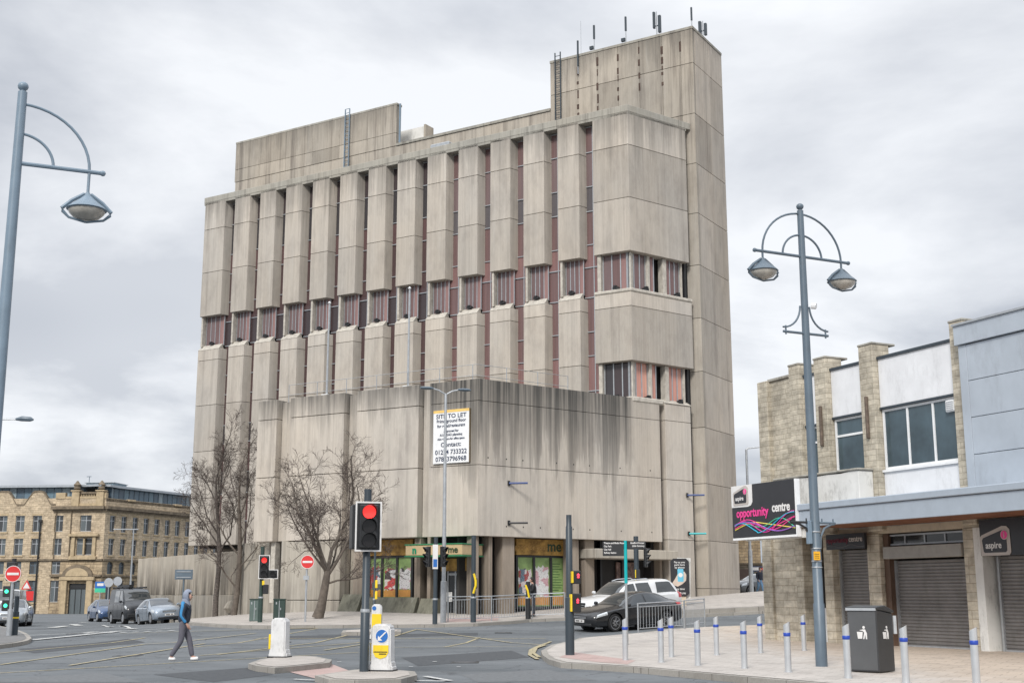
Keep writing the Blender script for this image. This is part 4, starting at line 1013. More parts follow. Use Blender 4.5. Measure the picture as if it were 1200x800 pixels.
m = MB(); m.tube([FS(ta-(ta-tb)*j/20., -.357, za+(zb_-za)*(.2+.08*S_(j*.6))) for j in range(21)], .008, 4); m.build('ribbon', plain('dim_ribbon', (.12,.12,.13), .5), s2_)
s3_ = world_thing('shop_sign', 'black aspire fascia sign with red i badge above the shutter at the right edge', 'sign', tuple(FS(-4.5, -.2, 2.9)))
OE = (FS(0,-.2,0).x, FS(0,-.2,0).y); ta, zq = onp(1150, 652, OE, ea); z_t = onp(1150, 610, OE, ea)[1]
m = MB(); m.box(FS, -8, ta, -.2, .2, zq+.02, 3.6); m.build('sign_board', SB, s3_)
m = MB(); wv = ta-onp(1200, 640, OE, ea)[0]; aspire(FS, ta, zq+.02, (z_t-zq)/1.22, -.205, s3_)
# ------------------------------------------------------------------ old stone corner building far left
K = at(88, 690, 180.); pl = at(58, 690, 180.); pr = at(118, 690, 179.)
d1 = (math.cos(R(19)), math.sin(R(-19)))        # left wing runs away to the left
FW1 = Fr((pl.x, pl.y), (-.945, .10)); FW1.ex.normalize(); FW1.ey = Vector((-FW1.ex.y, FW1.ex.x, 0)); FW1.ey = FW1.ey if FW1.ey.y > 0 else -FW1.ey
dd = Vector((pr.x-pl.x, pr.y-pl.y)).normalized(); FW2 = Fr((pl.x, pl.y), (dd.x, dd.y), (-dd.y, dd.x)); LW2 = (Vector((pr.x-pl.x, pr.y-pl.y))).length
FW3 = Fr((pr.x, pr.y), (math.sin(R(23.5)), math.cos(R(23.5))), (-math.cos(R(23.5)), math.sin(R(23.5))))
ST1 = stone('honey_sandstone', (1,0), (.54,.44,.31), (.44,.355,.25), (.26,.19,.12), bw=.7, bh=.3, dirt=.45, mw=.02)
ST2 = stone('banded_rusticated_stone', (1,0), (.44,.345,.225), (.35,.27,.175), (.16,.12,.08), bw=1.1, bh=.45, dirt=.5, mw=.04)
STC = plain('sooty_cornice_stone', (.17,.135,.095), .9, var=.4, nscale=1.5, dirt=.5)
STP = plain('pale_dressed_stone', (.42,.33,.21), .9, var=.2, nscale=1.5, dirt=.35)
ob = world_thing('stone_building', 'old honey sandstone corner building with arched doorway and glass attic storey', 'building', (K.x, K.y, -1))
zof = lambda y: EYE+(697-y)*180/FPX*.976
z0b = -1.2; rows = [(680,705),(658,672.5),(631,650.5),(604,623)]
zr = [(zof(b), zof(a)) for a, b in rows]
zc_ = zof(596); ztop = zof(577)
def arch(m, F, a0, a1, z1, n=6):
    r = (a1-a0)/2; c = (a0+a1)/2
    for sgn in (-1, 1):
        pts = [(c+sgn*r, z1), (c+sgn*r, z1-r*.75)]+[(c+sgn*r*math.cos(q), z1-r*.75+r*.75*math.sin(q)) for q in [math.pi/2*j/n for j in range(1, n+1)]]
        m.plate(F, pts, -.005, .22)
def stone_wing(F, L, xs, ww, arched=True, z_arch=1, grd=True):
    ops = []
    for i, x in enumerate(xs):
        for r, (za, zb) in enumerate(zr):
            if r == 0 and not grd: continue
            ops.append((x-ww/2, x+ww/2, za, zb, r))
    m = MB(); wallopen(m, F, 0, L, z0b, zof(656), [o[:4] for o in ops if o[3] < zof(655)], .3); m.build('wall', ST2 if arched else ST1, ob)
    m = MB(); wallopen(m, F, 0, L, zof(656)+.001, ztop-.8, [o[:4] for o in ops if o[3] > zof(655)], .3); m.build('wall', ST1, ob)
    for o in ops:
        wq = window(F, o[0], o[1], o[2], o[3], ob, GALV if o[4] > 1 else SLATE, OFFGL, 2, 2, .22, .09)
        m = MB(); m.box(F, o[0]-.15, o[1]+.15, -.1, .25, o[2]-.22, o[2]-.001); m.build('sill', STP, wq)
        m = MB(); m.box(F, o[0]-.12, o[1]+.12, -.04, .0, o[3]+.001, o[3]+.3); m.build('lintel', STP, wq)
    if arched:
        m = MB()
        for o in ops:
            if o[4] == 1: arch(m, F, o[0], o[1], o[3])
        m.build('arch_head', ST2, ob)
# left wing
xs1 = [4.6-.9, 6.0, 10.6-1.5, 12.6]
pxs = [66-.0, 35.5, 14]
xs1 = [ (58-p)*180/FPX*1.0+.1 for p in (38, 17, -4, -24, -44, -64)]
stone_wing(FW1, 26, xs1, 1.35, False)
xs2 = [ (p-58)*180/FPX for p in (66.5,)]
# corner segment: single bay windows each side plus central bay
ops2 = []
for px, ww in ((63.5, 1.3), (96.5, 1.7)):
    for r, (za, zb) in enumerate(zr):
        if px > 90 and r < 2: continue
        w_ = ww if not (px > 90 and r == 2) else 2.3
        x = (px-58)*180/FPX
        ops2.append((x-w_/2, x+w_/2, za, zb, r))
xd = (92-58)*180/FPX
ops2.append((xd-1.3, xd+1.3, z0b+.05, zof(683.5), 9))
m = MB(); wallopen(m, FW2, 0, LW2, z0b, zof(656), [o[:4] for o in ops2 if o[3] < zof(655)], .35); m.build('wall', ST2, ob)
m = MB(); wallopen(m, FW2, 0, LW2, zof(656)+.001, ztop-.8, [o[:4] for o in ops2 if o[3] > zof(655)], .35); m.build('wall', ST1, ob)
for o in ops2:
    if o[4] != 9: window(FW2, o[0], o[1], o[2], o[3], ob, GALV, OFFGL, 2, 2, .25, .09)
m = MB(); m.box(FW2, xd-1.28, xd+1.28, .3, .36, z0b, zof(684)); do = m.build('door', OFFGL, ob)
m = MB()
for q in (-1.28, -.45, .4, 1.2): m.box(FW2, xd+q, xd+q+.09, .24, .31, z0b, zof(684))
m.box(FW2, xd-1.28, xd+1.28, .235, .3, zof(690), zof(689)); m.build('door_frame', BLACKM, do)
m = MB(); m.box(FW2, xd-1.25, xd+1.25, .2, .29, zof(689), zof(684.5)); m.build('door_sign', BLACKM, do)
# door case: columns, arched pediment
m = MB()
for s in (-1, 1): m.box(FW2, xd+s*1.9-.45, xd+s*1.9+.45, -.5, .0, z0b, zof(680))
m.box(FW2, xd-2.6, xd+2.6, -.6, .0, zof(680), zof(676)); m.build('door_surround', STP, ob, bevel=.05)
m = MB(); m.plate(FW2, [(xd+2.3*math.cos(q), zof(676)+1.7*math.sin(q)) for q in [math.pi*j/12 for j in range(13)]], -.5, -.05); m.build('arched_pediment', STC, ob)
m = MB(); m.plate(FW2, [(xd+1.7*math.cos(q), zof(676)+.1+1.15*math.sin(q)) for q in [math.pi*j/12 for j in range(13)]], -.56, -.51); m.build('carved_panel', STP, ob)
m = MB()
x9 = (96.5-58)*180/FPX
m.box(FW2, x9-2.0, x9+2.0, -.5, .0, zof(656), zof(652)); m.box(FW2, x9-2.2, x9+2.2, -.6, .0, zof(629), zof(626)); m.box(FW2, x9-1.8, x9-1.3, -.35, .0, zof(652), zof(629)); m.box(FW2, x9+1.3, x9+1.8, -.35, .0, zof(652), zof(629)); m.box(FW2, x9-.12, x9+.12, -.2, .2, zof(650), zof(631)); m.build('bay_window_case', STP, ob, bevel=.03)
# right wing
stone_wing(FW3, 44, [1.6+2.42*i for i in range(17)], 1.15, True)
# bands
for F, L in ((FW1, 26), (FW2, LW2), (FW3, 44)):
    m = MB(); m.box(F, 0, L, -.28, .0, zof(657), zof(655)); 
    if F is not FW1: m.box(F, 0, L, -.35, .0, zof(675.5), zof(673.5))
    m.build('string_course', STC, ob)
    if F is not FW1: m = MB(); m.box(F, -.3, L, -.7, .0, zof(597), zof(593.5)); m.box(F, -.2, L, -.4, .0, zof(599), zof(597.2)); m.build('cornice', STC, ob)
# shaped gables of the left wing
m = MB(); pts = []
L1 = 26; zl = zof(592); zh = zof(576)
for j in range(105):
    a = j*.25; px = 58-(a-.1)*FPX/180
    c = math.cos((px-37)/42*2*math.pi)
    h = zl+(zh-zl)*clamp((c*1.35+1)/2)**.8
    pts.append((a, h))
m.plate(FW1, [(0, ztop-.82)]+pts+[(pts[-1][0], ztop-.82)], -.02, .5) if False else None
for (a, h), (b, h2) in zip(pts, pts[1:]): m.plate(FW1, [(a, zof(594)-1.2), (b, zof(594)-1.2), (b, h2), (a, h)], -.03, .5)
m.build('shaped_gable', ST1, ob)
m = MB()
for (a, h), (b, h2) in zip(pts, pts[1:]): m.plate(FW1, [(a, h+.001), (b, h2+.001), (b, h2+.2), (a, h+.2)], -.1, .55)
m.build('gable_coping', STC, ob)
# parapet, pedestals and balustrade
m = MB(); m.box(FW2, 0, .9*1.6, -.1, .5, ztop-.85, ztop-.02); m.box(FW2, LW2-1.3, LW2, -.1, .5, ztop-.85, ztop-.02); m.box(FW2, 1.4, LW2-1.3, -.05, .4, ztop-.85, ztop-.55+.0)
m.box(FW2, (86-58)*.1227, (112-58)*.1227, -.12, .4, zof(593), zof(590)); m.build('parapet', STP, ob)
for px in (83, 113):
    x = (px-58)*180/FPX; m = MB(); m.box(FW2, x-.55, x+.55, -.35, .6, zof(593.5), zof(576)); m.box(FW2, x-.7, x+.7, -.5, .7, zof(576), zof(574.5)); m.build('pedestal', STP, ob, bevel=.04)
    m = MB(); c = FW2(x, .1, zof(574.5)); m.lathe([(.25,0),(.5,.25),(.42,.55),(.55,.8),(.3,1.05),(.15,1.3),(0,1.4)], c, seg=10); m.build('stone_finial', STC, ob, smooth=True)
m = MB()
for j in range(13): x = (87-58)*.1227+j*.245; m.lathe([(.07,0),(.1,.3),(.05,.9),(.08,1.6)], FW2(x, .1, zof(590)), seg=6)
m.build('baluster_row', STP, ob)
m = MB(); m.box(FW2, (86-58)*.1227, (112-58)*.1227, -.1, .35, zof(578.5), zof(576.5)); m.build('baluster_rail', STC, ob)
m = MB()
for a in range(0, 44, 1): pass
m.box(FW3, 0, 44, .0, .45, ztop-.85, zof(590)+.3); m.build('parapet', STC, ob)
for a in (4.6, 15.2, 25): m = MB(); m.box(FW3, a, a+1.5, -.2, .5, ztop-1., zof(583)); m.build('pedestal', STP, ob, bevel=.04)
# drain pipes
m = MB(); x = (58-42)*.1227; m.tube([FW1(x, -.2, z0b), FW1(x, -.2, zof(612))], .12, 6); m.box(FW1, x-.25, x+.25, -.4, -.1, zof(612), zof(609)); m.build('drain_pipe', BLACKM, ob)
m = MB(); m.tube([FW2(.3, -.15, zof(655)), FW2(.3, -.15, zof(594))], .08, 6); m.tube([FW2((79-58)*.1227, -.15, zof(655)), FW2((79-58)*.1227, -.15, zof(590))], .08, 6); m.build('drain_pipe', STC, ob)
# glass attic
m = MB()
for F, L, s in ((FW1, 26, 1), (FW2, LW2, 0), (FW3, 44, 1)):
    n = int(L/1.1)
    for j in range(n): m.box(F, L*j/n+.03, L*(j+1)/n-.03, 1.6, 1.75, zof(594), zof(570))
m.build('attic_glazing', BLUEGL, ob)
m = MB()
for F, L in ((FW1, 26), (FW2, LW2), (FW3, 44)):
    n = int(L/1.1)
    for j in range(n+1): m.box(F, L*j/n-.04, L*j/n+.04, 1.55, 1.7, zof(594), zof(570))
m.build('attic_frame', SLATE, ob)
m = MB()
for F, L in ((FW1, 26), (FW2, LW2), (FW3, 44)): m.box(F, -.6, L+.2, .6, 4, zof(570), zof(567.3))
m.build('attic_roof', plain('pale_metal_roof', (.36,.39,.42), .4, .3), ob)
m = MB(); m.box(FW2, (76-58)*.1227, (110-58)*.1227, 4.5, 9, zof(568), zof(562.5)); m.build('roof_plant_room', BLUEGL, ob)
m = MB(); m.box(FW2, (74-58)*.1227, (112-58)*.1227, 4.3, 9, zof(562.5), zof(561.8)); m.build('plant_room_roof', GALV, ob)
m = MB(); x = (79-58)*.1227; m.tube([FW2(x, 4.6, zof(562)), FW2(x, 4.6, zof(554))], .05, 5); m.tube([FW2(x-.4, 4.6, zof(554.5)), FW2(x+.3, 4.6, zof(554.5))], .05, 5); m.build('aerial', SLATE, ob)
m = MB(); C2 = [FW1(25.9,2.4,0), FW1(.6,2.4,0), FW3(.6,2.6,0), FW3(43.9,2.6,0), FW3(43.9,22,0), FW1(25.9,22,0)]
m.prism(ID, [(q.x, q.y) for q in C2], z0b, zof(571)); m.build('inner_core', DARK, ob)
# ------------------------------------------------------------------ things beyond the gap on the right
DST = stone('dark_rubble_stone', (1,0), (.20,.165,.12), (.13,.11,.085), (.08,.07,.05), bw=.5, bh=.22, dirt=.6, mw=.03)
YST = stone('yellow_rubble_stone', (1,0), (.55,.42,.26), (.40,.29,.17), (.3,.23,.15), bw=.45, bh=.25, dirt=.4, mw=.04)
def bg_box(name, px0, px1, pyt, pyb, Y, mat, label, cat, depth=8., zb=None):
    p0 = at(px0, 690, Y); p1 = at(px1, 690, Y); zt = at((px0+px1)/2, pyt, Y).z; zb = zb if zb is not None else at(px0, pyb, Y).z
    o = world_thing(name, label, cat, (p0.x, Y, max(zb, 0)))
    F = Fr((p0.x, Y), (1, 0), (0, 1)); m = MB(); m.box(F, 0, p1.x-p0.x, 0, depth, zb, zt); return o, m, F, p1.x-p0.x, zb, zt
o, m, F, L, zb, zt = bg_box('stone_house', 850, 893, 628, 697, 108, YST, 'yellow rubble stone house end seen beyond the tower', 'building', zb=1.3); 
m.build('wall', YST, o); m = MB(); m.box(F, -.2, L+.2, -.2, 8, zt, zt+.25); m.build('eaves', STC, o)
m = MB(); m.box(F, 1.5, 2.4, -.06, .0, 1.3, 3.9); 
o, m, F, L, zb, zt = bg_box('garden_wall', 852, 915, 661, 697, 100, DST, 'dark rubble stone wall with a brown door beyond the tower', 'wall', .5, zb=1.2)
m.build('wall_body', DST, o); m = MB(); t = at(867, 690, 100).x-F.o.x; m.box(F, t, t+1.1, -.05, .0, 1.4, 3.6); m.build('door', plain('brown_door', (.08,.05,.04), .5), o); m = MB(); m.box(F, -.1, L+.1, -.1, .55, zt, zt+.12); m.build('coping', STC, o)
o, m, F, L, zb, zt = bg_box('office_building', 891, 930, 622, 660, 128, CLAD, 'pale blue grey building behind the rubble stone house', 'building', zb=1.2); m.build('wall', CLAD, o)
m = MB(); 
for j in range(3): m.box(F, .3, L-.2, -.06, .0, 2+j*2.4, 3.2+j*2.4)
m.build('window_band', BLUEGL, o); m = MB(); m.box(F, -.2, L+.2, -.2, 8, zt, zt+.3); m.build('roof', SLATE, o)
o, m, F, L, zb, zt = bg_box('shop_sign', 880, 903, 663, 669, 95, BLUE, 'small blue and red shop sign board on posts beyond the tower', 'sign', .1); m.build('sign_board', plain('navy_board', (.03,.05,.12), .4), o)
m = MB(); m.box(F, .1, L*.45, -.03, -.001, zb+.08, zt-.08); m.build('sign_panel', SWH, o); m = MB(); m.box(F, L*.5, L*.9, -.03, -.001, zb+.1, zt-.12); m.build('sign_panel', RED, o)
m = MB(); m.box(F, .2, .28, .0, .08, 1.2, zb); m.box(F, L-.3, L-.22, .0, .08, 1.2, zb); m.build('post', SLATE, o)
# ------------------------------------------------------------------ street furniture
V = Vector
def base(px, py, off=.12): return gp(px, py, off)
def hz(px, py, B): return at(px, py, B.y).z-B.z          # height above base of something at that distance
def disc(m, c, r, y0, y1, seg=20, F=ID):
    m.plate(F, [(c[0]+r*math.cos(q), c[1]+r*math.sin(q)) for q in [2*math.pi*j/seg for j in range(seg)]], y0, y1)
# --- bollards
bol = None
BL = [((733,773.6),'steel bollard farthest left, beside the finger post'), ((775,776),'steel bollard in front row, left of the pair before the guardrail'), ((787,769.7),'steel bollard in back row, behind the guardrail end pair'),
      ((818,779.5),'front row steel bollard, fourth of the row from the left'), ((840,767.5),'back row steel bollard under the left edge of the black sign'), ((872.6,783),'front row steel bollard directly under the opportunity centre sign'),
      ((891.5,765),'back row steel bollard just left of the sandstone corner pillar'), ((924,787.5),'front row steel bollard before the sandstone corner pillar'), ((942.5,762),'back row steel bollard close to the sandstone pillar, left of the lamp post'),
      ((994,794.6),'steel bollard right of the lamp post and left of the litter bin'), ((1062,800),'steel bollard just right of the litter bin'), ((1145,806.5),'nearest steel bollard, farthest right, before the wide shutter')]
for (px, py), lab in BL:
    B = base(px, py)
    if bol is None:
        bol = thing('bollard', lab, 'bollard', B, 0, 'brushed steel bollards with blue bands')
        m = MB(); r = .064; n = 16; H = .88
        m.lathe([(r, 0), (r, H)], seg=n)
        top = [V((r*math.cos(2*math.pi*j/n), r*math.sin(2*math.pi*j/n), H)) for j in range(n)]
        m.f.pop()
        t2 = [V((p.x, p.y, H+.06+p.x*.55)) for p in top]
        b0 = len(m.v); m.v += top+t2
        for j in range(n): m.f.append([b0+j, b0+(j+1)%n, b0+n+(j+1)%n, b0+n+j]); m.mi.append(0)
        m.f.append([b0+n+j for j in range(n)]); m.mi.append(0)
        m.mi = m.mi[:len(m.f)]
        m.build('post', STEEL, bol, smooth=True, merge=True)
        m = MB(); m.lathe([(r+.002, .69), (r+.006, .695), (r+.006, .755), (r+.002, .76)], seg=n); m.build('blue_band', BLUEBAND, bol, smooth=True)
        m = MB(); m.lathe([(r+.03, 0), (r+.03, .012), (r, .015)], seg=n); m.build('foot_collar', GALV, bol)
        bol.rotation_euler = (0, 0, R(-20))
    else: dup(bol, B, R(-20+rnd.uniform(-15, 15)), lab)
# --- big street lamps
def ornate(B, H, rz, label, full=True, ls=1., sides=(-1,1), xt=0., drop=0.):
    o = thing('street_lamp', label, 'street lamp', B, rz, 'blue grey ornamental street lamps')
    m = MB(); m.tube([(0,0,0), (0,0,1.3), (0,0,1.32), (0,0,H*.45), (0,0,H)], [.125, .12, .105, .095, .072], 16); m.build('pole', LAMPBLUE if not full else SLATE, o, smooth=True)
    MT = LAMPBLUE if not full else SLATE
    m = MB(); m.lathe([(.0, 0), (.05,.0), (.05,.03), (.095,.07), (.11,.12), (.095,.17), (.05,.205), (0,.22)], (0,0,H), seg=14); m.v = [V((p.x*.78, p.y*.78, H+(p.z-H)*.8)) for p in m.v]; m.build('ball_finial', MT, o, smooth=True)
    hb = H-1.08-xt
    m = MB(); m.tube([(-1.31 if -1 in sides else 0,0,hb),(1.31,0,hb)], .035, 8); 
    for s in sides: m.lathe([(0,-.05),(.04,-.03),(.05,0),(.04,.03),(0,.05)], (s*1.31,0,hb), 'x', 8)
    m.build('crossbar', MT, o, smooth=True)
    for rr, zt in ((1.1, 1.0), (.545, .5)):
        m = MB(); hf = 24 if len(sides) == 2 else 12; pts = [(rr*math.cos(q), 0, hb+zt*math.sin(q)) for q in [math.pi*j/24 for j in range(hf+1)]]
        if rr > .8: pts = [(rr, 0, hb-.18-drop)]+pts+([(-rr, 0, hb-.18)] if hf == 24 else [])
        m.tube(pts, .024, 8); m.build('arc_bracket', MT, o, smooth=True)
    for s in sides:
        c = V((s*1.1, 0, hb-.16-drop)); L = None
        m = MB(); m.lathe([(.04,.0),(.05,-.04),(.13,-.12),(.30,-.26),(.335,-.30),(.31,-.315)], c, seg=24); m.v = [c+(p-c)*ls for p in m.v]; lo = m.build('lantern', MT, o, smooth=True)
        m = MB()
        for q in (0, math.pi):
            pts = [c+V((math.cos(q)*a, 0, z)) for a, z in ((.05,-.02),(.25,-.16),(.40,-.31),(.385,-.36),(.28,-.46),(.0,-.52))]; m.tube(pts, [.03,.035,.035,.03,.022,.02], 6)
        m.v = [c+(p-c)*ls for p in m.v]; m.build('lantern_yoke', MT, lo, smooth=True)
        m = MB(); m.lathe([(.30,-.315),(.29,-.36),(.22,-.43),(.1,-.475),(0,-.485)], c, seg=20); m.v = [c+(p-c)*ls for p in m.v]; m.build('diffuser', LENS, lo, smooth=True)
        m = MB(); m.lathe([(.1,-.24),(.12,-.28),(.08,-.33),(0,-.34)], c, seg=10); m.build('lamp_bulb', STEEL, lo)
    if full:
        hl = H-2.85
        m = MB(); m.tube([(-.62,0,hl),(.62,0,hl)], .03, 6); m.build('lower_crossbar', MT, o)
        for s in (-1, 1):
            m = MB(); m.tube([(s*.62,0,hl+.1)]+[(s*(.13+.49*(1-math.sin(q))), 0, hl+.1+.52*(1-math.cos(q))) for q in [math.pi/2*j/8 for j in range(9)]], .022, 6); m.tube([(s*.55,0,hl-.06),(s*.55,0,hl+.14)], .02, 6); m.build('scroll_bracket', MT, o, smooth=True)
        m = MB(); m.tube([(.1,-.12,hl+.62),(.16,-.2,hl+.6)], .07, 8); m.build('camera_dome', WHITE, o)
    return o
LENS = plain('lantern_glass', (.42,.40,.36), .2, var=.25, nscale=6)
B = base(963, 781); H = hz(935, 247, B)
ol = ornate(B, H, math.atan2(.43,.90), 'tall blue grey double lamp post standing beside the litter bin', True)
hb = hz(955, 612, B)
for s, ln in ((-1, .66), (1, .55)):
    m = MB(); m.tube([(0,0,hb),(s*ln,0,hb)], .028, 6)
    m.tube([(s*.12,0,hb-.55),(s*.14,0,hb-.3),(s*.25,0,hb-.12),(s*.42,0,hb-.04),(s*ln*.97,0,hb-.02)], .026, 6); m.tube([(s*ln*.9,0,hb-.05),(s*ln*.9,0,hb+.09)], .015, 5); m.tube([(s*ln*.35,0,hb),(s*ln*.35,0,hb+.09)], .015, 5)
    m.build('hanging_basket_arm', SLATE if s > 0 else BLACKM, ol, smooth=True)
m = MB()
for z in (hb-.2, hb-.55, hb-.82, hb-.95): m.lathe([(.112,-.012),(.116,0),(.112,.012)], (0,0,z), seg=14)
m.build('clamp_band', GALV, ol)
hy = hz(950, 651, B)
m = MB(); m.box(ID, -.17, .0, -.125, -.115, hy-.09, hy+.09); yo = m.build('yellow_notice', plain('amber_notice', (.8,.42,.02), .5), ol)
m = MB(); 
for j in range(3): m.box(ID, -.15, -.03, -.128, -.126, hy-.05+.04*j, hy-.04+.04*j)
m.build('notice_lines', BLACKM, yo)
m = MB(); m.box(ID, -.22, -.12, -.05, .05, hy+.25, hy+.75); m.build('control_box', LAMPBLUE, ol, bevel=.01)
BY = 19.; pt_ = at(27, 104, BY); B = V((at(-8, 600, BY).x+.0, BY, .12)); B.x = pt_.x
lo2 = ornate(B, pt_.z-.12-.06, math.atan2(.43,.90)*.9, 'pale blue lamp post cropped at the left edge with a glass lantern', False, .95, (1,), .12, .2)
# lamp head reaching in from the left edge
B = V((at(-70, 490, 42).x, 42, g(-20, 42)+.12)); o = thing('street_lamp', 'thin lamp arm with a flat grey lantern reaching in at the left edge', 'street lamp', B)
h = hz(10, 491, B); L = at(22, 490, 42).x-B.x
m = MB(); m.tube([(0,0,0),(0,0,h-.4),(.15,0,h-.1),(.5,0,h),(L,0,h)], [.09,.07,.06,.04,.035], 8); m.build('pole', GALV, o, smooth=True)
m = MB(); m.tube([(L-.1,0,h),(L+.1,0,h+.02),(L+.4,0,h),(L+.5,0,h-.02)], [.04,.09,.08,.03], 8); m.build('lantern', SLATE, o, smooth=True)
# slim double-headed lamp before the podium
B = base(519.5, 729); H = hz(523, 461, B); o = thing('street_lamp', 'slim galvanised double headed lamp post in front of the podium', 'street lamp', B, R(18))
m = MB(); m.tube([(0,0,0),(0,0,1.7),(0,0,1.72),(0,0,H)], [.13,.13,.09,.055], 10); m.build('pole', GALV, o, smooth=True)
for s in (-1, 1):
    m = MB(); m.tube([(0,0,H-.05),(s*.3,0,H+.12),(s*.62,0,H+.2)], .035, 6); m.build('arm', GALV, o)
    m = MB(); m.lathe([(0,-.32),(.08,-.28),(.13,-.1),(.13,.12),(.07,.28),(0,.3)], (s*.85,0,H+.2), 'x', 10, (1,.55)); m.build('lantern', SLATE, o, smooth=True)
# lamp in the gap
Y = 78; p = at(881, 700, Y); B = V((p.x, Y, g(p.x, Y)+.12)); H = hz(875, 525, B); o = thing('street_lamp', 'grey lamp post with a short arm seen behind the opportunity centre sign', 'street lamp', B)
m = MB(); m.tube([(0,0,0),(0,0,2.6),(0,0,2.62),(0,0,H-.1),(.08,0,H),(.9,0,H+.08)], [.14,.13,.09,.07,.05,.04], 8); m.build('pole', GALV, o, smooth=True)
m = MB(); m.box(ID, .85, 1.3, -.1, .1, H+.02, H+.13); m.build('lantern', SLATE, o, bevel=.03)
# --- traffic signals (front towards -Y)
LR = emis('lit_red_lamp', (.95,.035,.03), 1.05); LG = emis('lit_green_lamp', (.05,.9,.45), 1.3); OFFL = plain('unlit_lens', (.012,.011,.012), .25)
def head3(root, x, z, lit='r', hw=.155, hh=.46, ry=0., board=True, y=-.16, L_shape=False):
    """signal head hung on root at offset x, centre height z, turned by ry about its own axis"""
    c, s = math.cos(ry), math.sin(ry)
    F = Fr((x, 0), (c, s), (-s, c))
    m = MB()
    if L_shape: m.plate(F, [(-hw-.05, z-hh-.05),(hw+.42, z-hh-.05),(hw+.42, z-hh+.30),(hw+.05, z-hh+.30),(hw+.05, z+hh+.05),(-hw-.05, z+hh+.05)], y-.02, y+.0)
    elif board: m.box(F, -hw-.075, hw+.075, y-.02, y, z-hh-.06, z+hh+.06)
    else: m.box(F, -hw-.005, hw+.005, y-.02, y, z-hh, z+hh)
    o = m.build('backing_board' if board or L_shape else 'signal_head', BLACKM, root)
    if board or L_shape:
        m = MB()
        if L_shape:
            o_ = [(-hw-.075, z-hh-.075),(hw+.445, z-hh-.075),(hw+.445, z-hh+.325),(hw+.075, z-hh+.325),(hw+.075, z+hh+.075),(-hw-.075, z+hh+.075)]; i_ = [(-hw-.045, z-hh-.045),(hw+.415, z-hh-.045),(hw+.415, z-hh+.295),(hw+.045, z-hh+.295),(hw+.045, z+hh+.045),(-hw-.045, z+hh+.045)]
            for q in range(6): m.plate(F, [o_[q], o_[(q+1)%6], i_[(q+1)%6], i_[q]], y-.026, y-.021)
        else:
            X, Z = hw+.08, hh+.065; t = .032
            m.box(F, -X, X, y-.026, y-.021, z+Z-t, z+Z); m.box(F, -X, X, y-.026, y-.021, z-Z, z-Z+t); m.box(F, -X, -X+t, y-.026, y-.021, z-Z+t, z+Z-t); m.box(F, X-t, X, y-.026, y-.021, z-Z+t, z+Z-t)
        m.build('white_border', SWH, o)
    m = MB(); m.box(F, -hw, hw, y-.11, y-.027, z-hh, z+hh); m.build('lamp_housing', BLACKM, o, bevel=.02)
    cells = [(0, z+hh*.66, 'r'), (0, z, 'a'), (0, z-hh*.66, 'g')]
    if L_shape: cells.append((hw+.22, z-hh+.13, 'x'))
    for cx, cz, k in cells:
        r = hw*.72
        p = F(cx, y-.112, cz)
        m = MB(); disc(m, (cx, cz), r, y-.125, y-.111, 20, F); m.build('lens', LR if (k == 'r' and lit == 'r') else LG if (k == 'g' and lit == 'g') else OFFL, o)
        m = MB(); pa = [F(cx+r*1.12*math.cos(q), y-.11, cz+r*1.12*math.sin(q)) for q in [R(-35)+R(250)*j/14 for j in range(15)]]; pb = [F(cx+r*1.12*math.cos(q), y-.11-.19*(.35+.65*max(0, math.sin(q))), cz+r*1.12*math.sin(q)) for q in [R(-35)+R(250)*j/14 for j in range(15)]]
        for j in range(14): m.face([pa[j], pa[j+1], pb[j+1], pb[j]])
        m.build('visor', BLACKM, o, merge=True)
    return o
def pushbox(root, z, lit=None, ry=0., x=.12, wide=.13, hh=.17, yel=True):
    F = Fr((0, 0), (math.cos(ry), math.sin(ry)), (-math.sin(ry), math.cos(ry)))
    m = MB(); m.box(F, x-wide, x+wide, -.2, -.05, z-hh, z+hh); o = m.build('pedestrian_signal', BLACKM, root, bevel=.02)
    if yel: m = MB(); m.box(F, x-wide-.035, x-wide-.002, -.2, -.04, z-hh+.02, z+hh-.02); m.build('yellow_side', YEL, o, bevel=.01)
    if lit:
        m = MB(); m.lathe([(0,-.06),(.035,-.05),(.03,.0),(.045,.02),(.02,.05),(0,.07)], F(x+.02, -.205, z+hh*.2), seg=8); m.build('red_man', emis('dim_red_man', (.9,.06,.1), .7), o)
    return o
def pole(root, H, r=.07, mat=None, sleeve=1.45, cap=True):
    m = MB(); pts = [(0,0,0),(0,0,sleeve),(0,0,sleeve+.02),(0,0,H)]; m.tube(pts, [r*1.22, r*1.22, r, r], 14); m.build('pole', mat or SLATE_D, root, smooth=True)
    if sleeve: m = MB(); m.lathe([(r*1.26,0),(r*1.32,.02),(r*1.26,.07)], (0,0,sleeve-.02), seg=14); m.build('reflective_band', GALV, root)
B = base(426.5, 787); H = hz(428, 573, B)
o = thing('traffic_light', 'large traffic light showing red on the near island beside the keep left bollard', 'traffic light', B, R(14), 'traffic lights'); pole(o, H, .075, None, hz(427, 716, B))
zc2 = hz(430, 617, B); head3(o, .0, zc2, 'r', .185, .43, 0., True)
m = MB(); m.box(ID, -.32, -.1, -.15, .34, zc2-.44, zc2+.44); m.build('rear_signal_head', BLACKM, o, bevel=.02)
m = MB(); m.box(ID, -.12, .12, -.02, .2, zc2-.35, zc2-.3); m.box(ID, -.12, .12, -.02, .2, zc2+.3, zc2+.35); m.build('mounting_bracket', SLATE_D, o)
